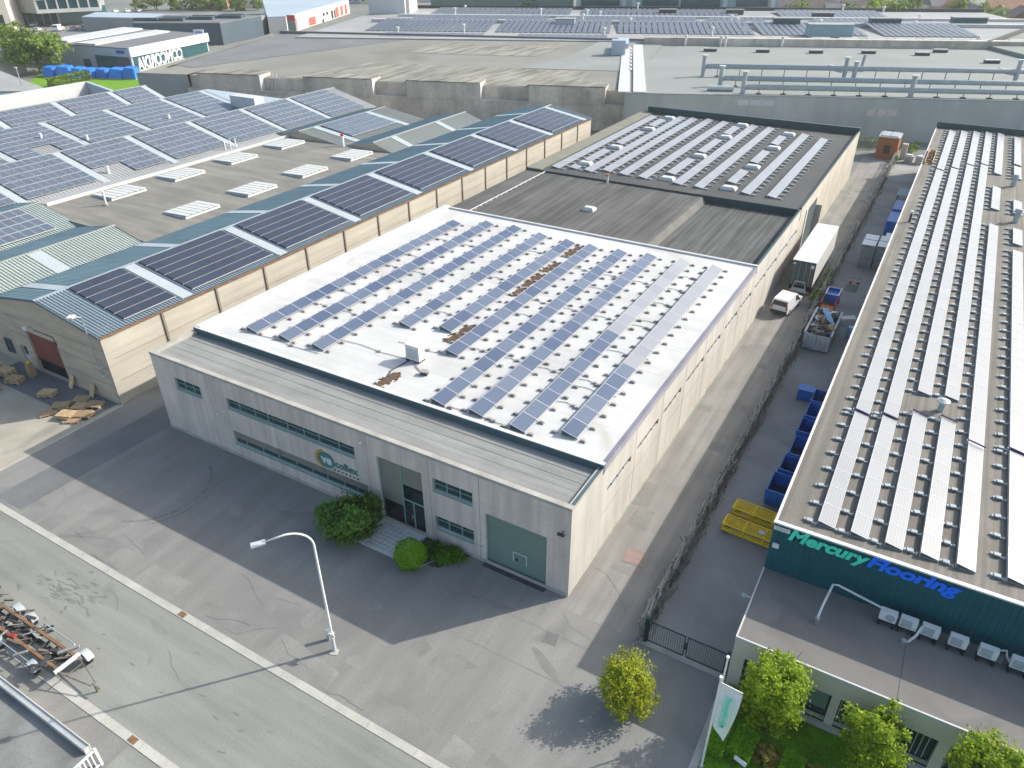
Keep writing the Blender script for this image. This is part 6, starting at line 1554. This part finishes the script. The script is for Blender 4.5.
b = MB(); b.face([(-26, 24, 7.7), (1.2, 24, 7.7), (3.5, 72, 7.96), (-14, 72, 7.96), (-18, 44, 7.85)]); b.build('grey_roof_patch', 'grey_roof', cf, local=True)
b = MB(); b.face([(-110, 1, 0), (-97, 1, 0), (-97, 1, 7.7), (-110, 1, 7.7)]); b.face([(-97, 0, 0), (-97, 0, 5), (-97, 9, 7.5), (-97, 9, 0)]); b.face([(-110, 1, 0), (-110, 1, 7.7), (-116, 74, 7.9), (-116, 74, 0)]); b.build('left_wall', 'mid_grey_clad', cf, local=True)
b = MB(); b.face([(-110, 1, 7.7), (-97, 1, 7.7), (-97, 9, 7.72), (-108, 9, 7.72), (-113, 74, 7.91), (-116, 74, 7.91)]); b.build('left_roof', 'concrete_roof', cf, local=True)
b = MB(); b.box(-113, 4, 73.5, 74.2, 7.5, 8.7); b.build('rear_parapet', 'roof_slate', cf, local=True)
# standing letters on the roof edge, facing the street beyond
sg = thing('roof_letters', 'white standing letters seen from behind on the left roof edge of the concrete factory', 'sign', FW(-112.5, 33.5, 7.6), TH)
lettering('letters', 'CONCORDIA', 4.0, 'white_paint', sg, (0, 0, .3), (rad(90), 0, rad(-90)), width=19.5, extrude=.12, bold=.10, height=2.6)
b = MB(); b.box(.15, .3, -19.6, .2, .1, .3)
for k in range(10): b.bar((.2, -19.2 + k * 2.1, 0), (.2, -19.2 + k * 2.1, 1.8), .08)
b.build('letter_frame', 'galv_dull', sg, local=True)

# panel-covered halls farther back
hl = thing('panel_hall', 'broad low hall far back with pale roof covered by bands of solar panels', 'hall', FW(0, 75), TH)
MB().box(-100, 126, 0, 96, 0, 8.2).build('roof', 'pale_roof', hl, local=True)
b = MB(); b.box(-100, 126, 95.5, 96.2, 8.2, 9.3); b.build('rear_parapet', 'dark_steel', hl, local=True)
b = MB(); b.box(-90, 126, 42.5, 44.5, 8.2, 9.2); b.box(-86, 126, 62, 64, 8.2, 9.0); b.build('roof_ridge', 'white_flashing', hl, local=True)
def far_block(label, u0, u1, v0, v1, z0, z1, pitch, w):
    t = MB(); u = u0
    while u + w <= u1:
        nseg = max(1, int((v1 - v0) / 5))
        for k in range(nseg):
            a, c = v0 + (v1 - v0) * k / nseg, v0 + (v1 - v0) * (k + 1) / nseg - .18
            za, zc = z0 + (z1 - z0) * k / nseg, z0 + (z1 - z0) * (k + 1) / nseg
            p = [FW(u, a, za), FW(u + w, a, za), FW(u + w, c, zc), FW(u, c, zc)]
            t.hexa([(x, y, z - .08) for x, y, z in p] + p)
        u += pitch
    return tag(t.build('solar_panel_block', 'cells_far'), label, 'solar panels', 'far solar panel bands')
nb = [(-84, -45), (-43, -8), (-6, 34), (36, 66), (70, 97)]
pl_ = ['leftmost', 'second from the left', 'middle', 'second from the right', 'rightmost']
for i, (a, c) in enumerate(nb):
    far_block('front band of far solar panels, %s piece' % pl_[i], a, c, 92, 117, 8.4, 9.6, 1.75, 1.4)
for i, (a, c) in enumerate(((-78, -30), (-28, 20), (24, 42), (58, 84))):
    far_block('middle band of far solar panels, %s piece' % pl_[i], a, c, 122, 135, 8.4, 9.2, 2.0, 1.7)
for i, (a, c) in enumerate(((-76, -24), (-20, 36), (50, 86))):
    far_block('rear band of far solar panels, %s piece' % ['left', 'middle', 'right'][i], a, c, 142, 164, 8.4, 9.2, 2.0, 1.7)
for i, (a, c) in enumerate(nb[:4]):
    far_block('pale low strip of far solar panels at the front, %s piece' % pl_[i], a + 8, c, 80, 88, 8.3, 8.35, 2.2, 1.9)
rv = random.Random(15)
nvent = 0
for i, (u, v, w, d, h, m_) in enumerate(((48, 88, 12, 5, 3.2, 'office_teal'), (42, 112, 8, 3, 2.6, 'dark_teal_glaze'), (72, 116, 9, 3, 2.4, 'dark_teal_glaze'), (98, 121, 10, 3, 2.4, 'dark_teal_glaze'), (8, 152, 6, 2, 1.6, 'dark_steel'), (32, 153, 6, 2, 1.6, 'dark_steel'), (60, 143, 7, 2, 1.6, 'dark_steel'), (-26, 108, 6, 4, 2.2, 'car_silver'))):
    lb = ['large teal plant room in front of the far solar bands', 'dark louvre box behind the front solar band, left', 'dark louvre box behind the front solar band, middle', 'dark louvre box behind the front solar band, right', 'low dark roof box in the rear solar band, left', 'low dark roof box in the rear solar band, middle', 'low dark roof box in the rear solar band, right', 'silver plant box on the front solar band'][i]
    t = thing('plant_box', lb, 'plant box', FW(u, v, 8.2), TH)
    MB().box(0, w, 0, d, .1, h).build('casing', m_, t, local=True); MB().box(-.2, w + .2, -.2, d + .2, h, h + .25).build('lid', 'pale_roof', t, local=True)
for i in range(22):
    u, v = rv.uniform(-80, 118), rv.choice((78, 89.5, 119, 120, 138, 140, 167))
    t = thing('roof_vent', 'small pale vent on the far panel hall roof', 'vent', FW(u, v, 8.2), TH, 'small vents on the far hall roof')
    h = rv.uniform(1.0, 2.6)
    b = MB(); b.tube([(0, 0, 0), (0, 0, h)], .35, 6); b.build('pipe', 'offwhite_paint', t, local=True); b = MB(); b.tube([(0, 0, h), (0, 0, h + .5)], .6, 6); b.build('cap', 'white_paint', t, local=True)
for i in range(9):
    u = 50 + i * 7.3
    t = thing('roof_light', 'low grey roof light along the front edge of the far panel hall', 'skylight', FW(u, 81, 8.2), TH, 'roof lights on the far panel hall')
    MB().box(-2.4, 2.4, -.9, .9, 0, .7).build('upstand', 'mid_grey_clad', t, local=True); MB().box(-2.5, 2.5, -1, 1, .7, .85).build('lid', 'galv_dull', t, local=True)
rt = thing('stepped_roof', 'grey hall at the right edge beyond the ventilation pipes', 'hall', FW(96, 20), TH)
b = MB(); b.prism([(0, 0), (60, 0), (60, 110), (34, 110), (-6, 52)], 0, 8.6); b.build('roof', 'grey_roof', rt, local=True)
b = MB(); b.prism([(-6.6, 52), (-6, 51.6), (34, 109.6), (33.4, 110.2)], 8.0, 9.7); b.build('roof_edge', 'dark_steel', rt, local=True)

# ------------------------------------------------------------------ town behind
def bld(name, label, cat, pts, h, wall, roofm, loc=None):
    t = thing(name, label, cat, (pts[0][0], pts[0][1], 0))
    b = MB(); n = len(pts)
    for i in range(n):
        j = (i + 1) % n
        b.face([(pts[i][0], pts[i][1], 0), (pts[j][0], pts[j][1], 0), (pts[j][0], pts[j][1], h), (pts[i][0], pts[i][1], h)])
    b.build('wall', wall, t)
    b = MB(); b.prism(pts, h, h + .35); b.build('roof', roofm, t)
    return t
def along(p, q, s, off=0.0):
    p, q = Vector(p), Vector(q); d = (q - p); n = Vector((d.y, -d.x)).normalized()
    return p + d * s + n * off
def wall_rects(parent, p, q, rects, m, name='window', off=.12, thick=.12):
    for (s0, s1, z0, z1) in rects:
        b = MB(); a, c = along(p, q, s0, off), along(p, q, s1, off); a2, c2 = along(p, q, s0, off - thick), along(p, q, s1, off - thick)
        b.hexa([(a.x, a.y, z0), (c.x, c.y, z0), (c2.x, c2.y, z0), (a2.x, a2.y, z0), (a.x, a.y, z1), (c.x, c.y, z1), (c2.x, c2.y, z1), (a2.x, a2.y, z1)])
        b.build(name, m, parent)
sr = bld('showroom', 'grey car showroom with white fascia and flat dark roof at the upper left', 'showroom', [(-241, 110), (-198.5, 114.5), (-208, 150), (-246, 148)], 6.0, 'showroom_grey', 'roof_slate')
wall_rects(sr, (-241, 110), (-198.5, 114.5), [(.13, .17, 3.0, 4.0), (.53, .60, .3, 2.6), (.66, .985, .3, 3.9)], 'dark_teal_glaze')
wall_rects(sr, (-198.5, 114.5), (-208, 150), [(.02, .98, .3, 3.9)], 'dark_teal_glaze')
wall_rects(sr, (-198.5, 114.5), (-208, 150), [(-.01, 1.01, 4.0, 6.5)], 'white_paint', 'fascia', .5, .5)
wall_rects(sr, (-241, 110), (-198.5, 114.5), [(.88, .95, 4.8, 5.6)], 'blue_emblem_mat', 'blue_emblem', .3, .2)
b = MB(); b.prism([(-235, 112.5), (-226, 113.5), (-236, 147), (-245, 146)], 6.35, 6.9); b.prism([(-221, 113), (-213, 114), (-222, 147), (-229, 147)], 6.35, 6.75); b.build('white_roof_band', 'white_flashing', sr)
dg_ = bld('dark_hall', 'dark grey hall with stepped roof behind the showroom', 'hall', [(-251, 154), (-222.5, 168.5), (-230, 195), (-266, 180)], 7.0, 'dark_grey_clad', 'roof_slate')
b = MB()
for k in range(7):
    a = along((-248, 160), (-229, 190), k / 7.0); b.obox((a.x - 3 + (k % 2) * 6, a.y, 7.9), (9, 2.2, 1.0), .45)
b.build('roof_lantern', 'dark_grey_clad', dg_)
GH = [(-310, 172.5), (-267, 186), (-282, 199), (-323, 188)]
bld('grey_hall', 'low grey hall with pale blue roof behind the dark hall', 'hall', GH, 5.0, 'mid_grey_clad', 'pale_metal_roof')
gh = bld('small_grey_hall', 'small grey hall with dark door in front of the white and red shop', 'hall', [(-234.5, 179), (-231, 195), (-243, 212), (-250, 190)], 5.5, 'mid_grey_clad', 'pale_roof')
wall_rects(gh, (-234.5, 179), (-231, 195), [(.78, .95, .1, 3.2)], 'dark_teal_glaze', 'door')
rs_ = bld('retail_shop', 'long white shop with red panels and blue grey roof at the top left', 'shop', [(-231, 199), (-226.8, 204.5), (-262, 282), (-300, 262)], 6.0, 'retail_white', 'pale_metal_roof')
wall_rects(rs_, (-226.8, 204.5), (-262, 282), [(.02, .07, .3, 4.5), (.10, .13, .3, 4.5), (.30, .40, .4, 3.4), (.74, .79, .3, 4.4), (.83, .87, .3, 4.4), (.91, .95, .3, 4.4)], 'retail_red', 'red_panel')
wall_rects(rs_, (-226.8, 204.5), (-262, 282), [(.52, .55, 2.5, 3.6), (.58, .61, 2.5, 3.6), (.66, .69, .3, 3.6), (.71, .73, .3, 3.6)], 'pane_dark')
t = thing('advertising_pillar', 'red and grey sign pillar in front of the white and red shop', 'sign', (-224.5, 205, 0), .5)
MB().box(-1.6, 1.6, -.3, .3, 0, 5.0).build('pillar', 'mid_grey_clad', t, local=True); MB().box(-1.6, 1.6, -.33, .33, 5.0, 6.8).build('header', 'retail_red', t, local=True)
t = thing('sign_totem', 'white totem sign with a blue oval beside the dark hall', 'sign', (-214, 152, 0), .7)
MB().box(-1.6, 1.6, -.35, .35, 0, 7.0).build('totem_body', 'modern_white', t, local=True); b = MB(); disc(b, 0, 6.0, 1.3, .55, -.42, -.35, 16); b.build('blue_oval', 'letter_blue', t, local=True)
# top left modern building, beige tower

mw = thing('modern_office', 'modern white office with dark glazed ground floor at the top left corner', 'office', (-360, 176, 0))
MO = [(-361, 175.5), (-342.5, 182), (-352, 212), (-372, 205)]
MU = [(-337.5, 170.5), (-326, 192.5), (-352, 212), (-372, 200)]
b = MB(); b.prism(MO, 0, 5.5); b.build('ground_floor', 'dark_teal_glaze', mw)
for k in range(6):
    a_ = Vector(MO[0]).lerp(Vector(MO[1]), k / 5); MB().obox((a_.x, a_.y, 2.7), (.5, .5, 5.4), .3).build('pier', 'modern_white', mw)
b = MB(); b.prism([(-366, 170), MU[0], (-352, 212), (-380, 205)], 5.5, 16); b.build('grey_upper_floor', 'mid_grey_clad', mw)
b = MB(); b.prism([MU[0], MU[1], (-346, 206), (-352, 190)], 5.5, 6.9); b.prism([MU[0], MU[1], (-346, 206), (-352, 190)], 10.5, 16); b.build('white_frame', 'modern_white', mw)
b = MB(); b.prism([(-338.2, 172), (-327, 192.5), (-346, 205), (-352, 190)], 6.91, 10.49); b.build('window_band', 'dark_teal_glaze', mw)
for k in range(7):
    a_ = Vector((-337.8, 171)).lerp(Vector((-326.4, 192.4)), k / 6); MB().obox((a_.x, a_.y, 8.7), (.6, .6, 3.5), 1.1).build('mullion', 'modern_white', mw)
bt = bld('beige_tower', 'beige rendered building with dark opening at the top left corner', 'building', [(-352, 140), (-340, 160), (-352, 172), (-372, 150)], 16, 'beige_render', 'pale_roof')
wall_rects(bt, (-352, 140), (-340, 160), [(.55, .9, .3, 6), (.35, .6, 9, 11)], 'pane_dark')
la = bld('grey_annex', 'low grey roofed building at the left picture edge behind the white parapet', 'building', [(-215, 58), (-190, 50), (-163, 65), (-164, 68.5), (-198, 77.5), (-214, 82)], 5.0, 'offwhite_paint', 'mid_grey_clad')
t = thing('street_lamp', 'thin grey lamp post in front of the low grey roofed building at the left edge', 'street lamp', (-172, 68, 0))
b = MB(); b.tube([(0, 0, 0), (0, 0, 9)], .12, 8); b.build('pole', 'galv', t, local=True); MB().box(-.8, .2, -.15, .15, 9, 9.15).build('lamp_head', 'offwhite_paint', t, local=True)
lg_ = bld('glazed_pavilion', 'grey glazed pavilion with pale roof edge at the left picture edge under the big tree', 'building', [(-240, 82), (-222, 86), (-224, 98), (-243, 98)], 6.0, 'mid_grey_clad', 'white_flashing')
wall_rects(lg_, (-240, 82), (-222, 86), [(.05, .95, .5, 4.8)], 'dark_teal_glaze')
# blue tarps, hedge, lawn, big tree
sheet('far_lawn', [(-203, 84), (-170, 96), (-181, 112), (-222, 101)], .02, 'grass_mat')
sheet('far_street', [(-260, 95), (-190, 104), (-205, 160), (-225, 215), (-330, 260), (-380, 150)], .012, 'asphalt')
bush('clipped green hedge on the far lawn in front of the blue covered piles', (-196.5, 93.5, 0), 1.4, 6.2, 1.15, 1600, .3, 'leaf_far', 71, 'box_hedge', square=True, cat='hedge', rzrot=.25)
for i in range(7):
    a = along((-212.5, 98.5), (-187.5, 107.5), [0.0, .17, .34, .47, .62, .79, .95][i])
    t = thing('covered_pile', '%s pile under bright blue tarpaulin in front of the showroom' % (['first', 'second', 'third', 'fourth', 'fifth', 'sixth', 'seventh'][i] + ' from the left'), 'pile', (a.x, a.y, 0), .35 + rv.uniform(-.15, .15), 'blue covered piles')
    w, d, h = rv.uniform(1.6, 2.1), rv.uniform(1.5, 2.2), rv.uniform(2.3, 3.0)
    MB().hexa([(-w, -d, .2), (w, -d, .2), (w, d, .2), (-w, d, .2), (-w * .8, -d * .7, h), (w * .85, -d * .75, h * .92), (w * .8, d * .7, h), (-w * .75, d * .75, h * 1.05)]).build('tarpaulin', 'blue_tarp', t, local=True)
    MB().box(-w, w, -d, d, 0, .2).build('base_pallet', 'pallet_wood', t, local=True)
tree('big spreading green tree at the upper left beside the glazed pavilion', (-221, 100, 0), 12.5, 8.5, 5.2, 4200, .55, 'leaf_far', 90, 72, tr=.35, spread=.24, hollow=.35)
tree('big green tree behind the glazed pavilion at the left picture edge', (-240, 103, 0), 12, 7, 5, 3000, .55, 'leaf_far', 80, 73, tr=.35, spread=.24, hollow=.35)
car_id = 0
CP = [(-2.1, .3), (-2.15, .85), (-1.9, 1.0), (-1.3, 1.45), (.2, 1.48), (1.0, 1.0), (2.0, .85), (2.1, .5), (2.1, .3)]
CG = dict(side=[[(-1.6, 1.02), (.75, 1.02), (.15, 1.4), (-1.2, 1.38)]], cross=[(-1.86, 1.04, -1.36, 1.41), (.94, 1.05, .28, 1.44)])
car_body('parked_car', 'red car half hidden under the big spreading tree', 'car', (-213.5, 101.5, 0), .4, 4.2, 1.8, CP, CG, 'retail_red', 1.48, small=True)
fc = [((-333, 160), .6, 'van_white', 'white car parked beside the beige building'), ((-327.9, 163.1), .7, 'van_white', 'white car parked between the beige building and the white van'), ((-318, 172.5), .6, 'car_silver', 'silver car parked right of the white van'), ((-317, 177), .6, 'car_silver', 'second silver car parked right of the white van'), ((-348, 173.5), .6, 'van_white', 'white car parked against the glazed ground floor of the modern office'), ((-374, 231), .4, 'van_white', 'white car in the far car park below the trees'), ((-370, 235), .4, 'van_white', 'second white car in the far car park below the trees'), ((-366, 239), .4, 'car_silver', 'silver car in the far car park below the trees'), ((-246, 231), .7, 'van_white', 'white car in front of the red panelled shop'), ((-245.5, 238), .7, 'car_silver', 'silver car in front of the red panelled shop'), ((-246, 245), .7, 'dark_grey_clad', 'dark car in front of the red panelled shop'), ((-240, 224), .7, 'dark_grey_clad', 'dark car nearest the sign pillar at the red panelled shop')]
for (x, y), rz, m_, lb in fc: car_body('parked_car', lb, 'car', (x, y, 0), rz, 4.2, 1.8, CP, CG, m_, 1.48, 'far parked cars', small=True)
vv = car_body('parked_van', 'white van parked in front of the modern office', 'van', (-320.3, 167.5, 0), .6, 4.4, 1.8, VP, VG, 'van_white', 1.8, small=True); vv.scale = (1.3, 1.3, 1.4)
# white tower box and offices behind the halls
t = thing('white_tower_block', 'tall windowless white block rising behind the far halls', 'tower', FW(-100, 147), TH)
MB().box(0, 14, 0, 16, 0, 24).build('wall', 'modern_white', t, local=True); MB().box(14.001, 15.2, 2, 14, 0, 24).build('side_panel', 'retail_white', t, local=True); MB().box(-.2, 15.3, -.2, 16.2, 24, 24.5).build('roof', 'pale_roof', t, local=True)
of = thing('teal_office', 'teal office building with dark window bands at the top edge', 'office', FW(-24, 178), TH)
MB().box(0, 78, 0, 14, 0, 22).build('wall', 'office_teal', of, local=True)
for (a, c, z0, z1) in ((2, 17, 9.0, 13.5), (26, 40, 9.0, 13.5), (41, 56, 8.8, 13.5), (62, 74, 9.0, 12)):
    MB().box(a, c, -.15, -.001, z0, z1).build('window', 'dark_teal_glaze', of, local=True)
for a in (0, 18, 22, 57, 75): MB().box(a, a + 1.6, -.6, -.001, 7, 22).build('pier', 'modern_white', of, local=True)
MB().box(-.5, 78.5, -.5, 14.5, 22, 22.5).build('roof', 'pale_roof', of, local=True)
t = thing('green_shed', 'long grey green building left of the teal office at the top edge', 'building', FW(-84, 180), TH)
MB().box(0, 58, 0, 12, 0, 20).build('wall', 'garage_green', t, local=True); MB().box(-.4, 58.4, -.4, 12.4, 20, 20.5).build('roof', 'pale_roof', t, local=True); MB().box(3, 50, -.1, -.001, 5.5, 8.5).build('pale_band', 'office_teal', t, local=True)
def house(label, x, y, w, d, h, rz, wall='house_brick', rf='house_roof', group='houses beyond the factories'):
    t = thing('house', label, 'house', (x, y, 0), rz, group)
    MB().box(0, w, 0, d, 0, h).build('wall', wall, t, local=True)
    b = MB(); b.hexa([(-.4, -.4, h), (w + .4, -.4, h), (w + .4, d + .4, h), (-.4, d + .4, h), (-.4, d / 2 - .05, h + 3.2), (w + .4, d / 2 - .05, h + 3.2), (w + .4, d / 2 + .05, h + 3.2), (-.4, d / 2 + .05, h + 3.2)]); b.build('roof', rf, t, local=True)
    for k in range(max(1, int(w / 4))): MB().box(1 + k * 3.6, 2.3 + k * 3.6, -.06, -.001, 1.2, 2.8).build('window', 'pane_dark', t, local=True)
rh = random.Random(23)
cols_ = [('house_brick', 'house_roof', 'red brick house with dark roof'), ('modern_white', 'house_roof', 'white house with dark roof'), ('beige_render', 'house_brick', 'beige house with red roof'), ('retail_white', 'roof_slate', 'pale house with slate roof')]
nh = 0
for i in range(34):
    u = 62 + rh.uniform(-1, 1) * 4 + (i % 11) * 15; v = 186 + (i // 11) * 34 + rh.uniform(-4, 4)
    x, y, _ = FW(u, v); c_ = cols_[rh.randrange(4)]
    house('%s among the far houses at the top right' % c_[2], x, y, rh.uniform(9, 14), rh.uniform(8, 11), rh.uniform(4.5, 6.5), TH + rh.choice((0, 1.57)), c_[0], c_[1])
for i in range(30):
    x, y, _ = FW(66 + (i % 10) * 16 + rh.uniform(-6, 6), 178 + (i // 10) * 30 + rh.uniform(-5, 5))
    tree('green tree among the far houses at the top right', (x, y, 0), rh.uniform(8, 13), rh.uniform(3.5, 5.5), rh.uniform(3.5, 5), 420, .7, 'leaf_far', 30, 100 + i, name='far_tree', group='trees among the far houses', tr=.3, hollow=.3)
for i in range(26):
    x, y = -372 + (i % 13) * 4.5 + rh.uniform(-3, 3) - (i // 13) * 35, 246 + (i % 13) * 2.2 + (i // 13) * 45 + rh.uniform(-4, 4)
    tree('green tree in the belt behind the far car park at the top left', (x, y, 0), rh.uniform(6, 9), rh.uniform(3.5, 5), rh.uniform(2.8, 4), 420, .6, 'leaf_far', 30, 200 + i, name='far_tree', group='tree belt at the top left', tr=.3, hollow=.3)
for i in range(14):
    x, y = -352 + i * 9 + rh.uniform(-3, 3), 266 + i * 7 + rh.uniform(-5, 5) + (0 if i < 5 else 25); c_ = cols_[rh.randrange(4)]
    house('%s among the far buildings behind the white and red shop' % c_[2], x, y, rh.uniform(12, 18), rh.uniform(9, 13), rh.uniform(5, 8), .5, c_[0], c_[1], 'buildings behind the white and red shop')
tree('round green tree in front of the grey green building at the top edge', FW(-41, 176), 11, 5, 4.5, 900, .6, 'leaf_far', 40, 301, tr=.3, hollow=.3)
tree('dark green tree group at the top right beside the stepped roof', FW(92, 178), 13, 7, 5.5, 1200, .6, 'leaf_tree', 45, 302, tr=.3, hollow=.3)
bush('long green hedge at the foot of the grey factory wall', (-.5, 124.3, 0), 1.2, 5.5, .8, 700, .2, 'leaf_far', 303, 'box_hedge', square=True, cat='hedge', rzrot=rad(22.3 - 90))
bush('green weeds at the foot of the grey factory wall behind the brick cabin', (7.2, 127.2, 0), 1.0, 3, .6, 350, .2, 'leaf_far', 304, clumps=20)

# ------------------------------------------------------------------ air
hz = MB().box(-1510, 1510, -610, 2610, -1.0, 42.0).build('haze', 'white_paint')
hm = bpy.data.materials.new('haze_air'); hm.use_nodes = True
hn = hm.node_tree; hn.nodes.remove(hn.nodes['Principled BSDF'])
pvol = hn.nodes.new('ShaderNodeVolumePrincipled'); pvol.inputs['Density'].default_value = 0.0002; pvol.inputs['Color'].default_value = (.92, .96, .94, 1)
pvol.inputs['Anisotropy'].default_value = 0.2
hn.links.new(pvol.outputs[0], hn.nodes['Material Output'].inputs['Volume'])
hz.data.materials.clear(); hz.data.materials.append(hm)
tag(hz, 'faint pale haze in the air over the whole industrial estate', 'haze', kind='stuff')

# ------------------------------------------------------------------ camera, light
cam_d = bpy.data.cameras.new('camera'); cam = bpy.data.objects.new('camera', cam_d); COL.objects.link(cam)
F_, YAW, PIT, ROL = 735.05, -.53216, .5526, -.00573
cy, sy, cp_, sp_ = math.cos(YAW), math.sin(YAW), math.cos(PIT), math.sin(PIT)
fw = Vector((sy * cp_, cy * cp_, -sp_)); ri = Vector((cy, -sy, 0)); upv = ri.cross(fw)
r2 = ri * math.cos(ROL) + upv * math.sin(ROL); u2 = upv * math.cos(ROL) - ri * math.sin(ROL)
M = Matrix((r2, u2, -fw)).transposed().to_4x4(); M.translation = Vector((13.0547, -28.6651, 34.584))
cam.matrix_world = M
cam_d.sensor_width = 36; cam_d.lens = F_ / 1024 * 36; cam_d.clip_start = .5; cam_d.clip_end = 4000
scene.camera = cam

SUN_AZ, SUN_EL = rad(41.0), rad(33.0)
w = bpy.data.worlds.new('World'); scene.world = w; w.use_nodes = True
nt = w.node_tree; bg = nt.nodes['Background']
sky = nt.nodes.new('ShaderNodeTexSky'); sky.sky_type = 'NISHITA'; sky.sun_disc = False
sky.sun_elevation = SUN_EL; sky.sun_rotation = SUN_AZ; sky.air_density = 0.9; sky.dust_density = 2.5; sky.ozone_density = 0.5
tint = nt.nodes.new('ShaderNodeMix'); tint.data_type = 'RGBA'; tint.blend_type = 'MULTIPLY'; tint.inputs['Factor'].default_value = 1
tint.inputs['B'].default_value = (.97, 1.015, .985, 1)
nt.links.new(sky.outputs[0], tint.inputs['A']); nt.links.new(tint.outputs['Result'], bg.inputs['Color']); bg.inputs['Strength'].default_value = 0.14
sd = bpy.data.lights.new('sun', 'SUN'); sd.energy = 3.0; sd.angle = rad(.5); sd.color = (1.0, .965, .885)
so = bpy.data.objects.new('sun', sd); COL.objects.link(so)
d = Vector((math.sin(SUN_AZ) * math.cos(SUN_EL), math.cos(SUN_AZ) * math.cos(SUN_EL), math.sin(SUN_EL)))
so.rotation_euler = (-d).to_track_quat('-Z', 'Y').to_euler(); so.location = (40, 60, 80)
scene.view_settings.view_transform = 'Standard'; scene.view_settings.look = 'None'
scene.view_settings.gamma = 1; scene.view_settings.use_curve_mapping = False
scene.view_settings.exposure = 0.96
scene.render.engine = 'CYCLES'
scene.cycles.max_bounces = 5; scene.cycles.diffuse_bounces = 3; scene.cycles.glossy_bounces = 3; scene.cycles.transparent_max_bounces = 4
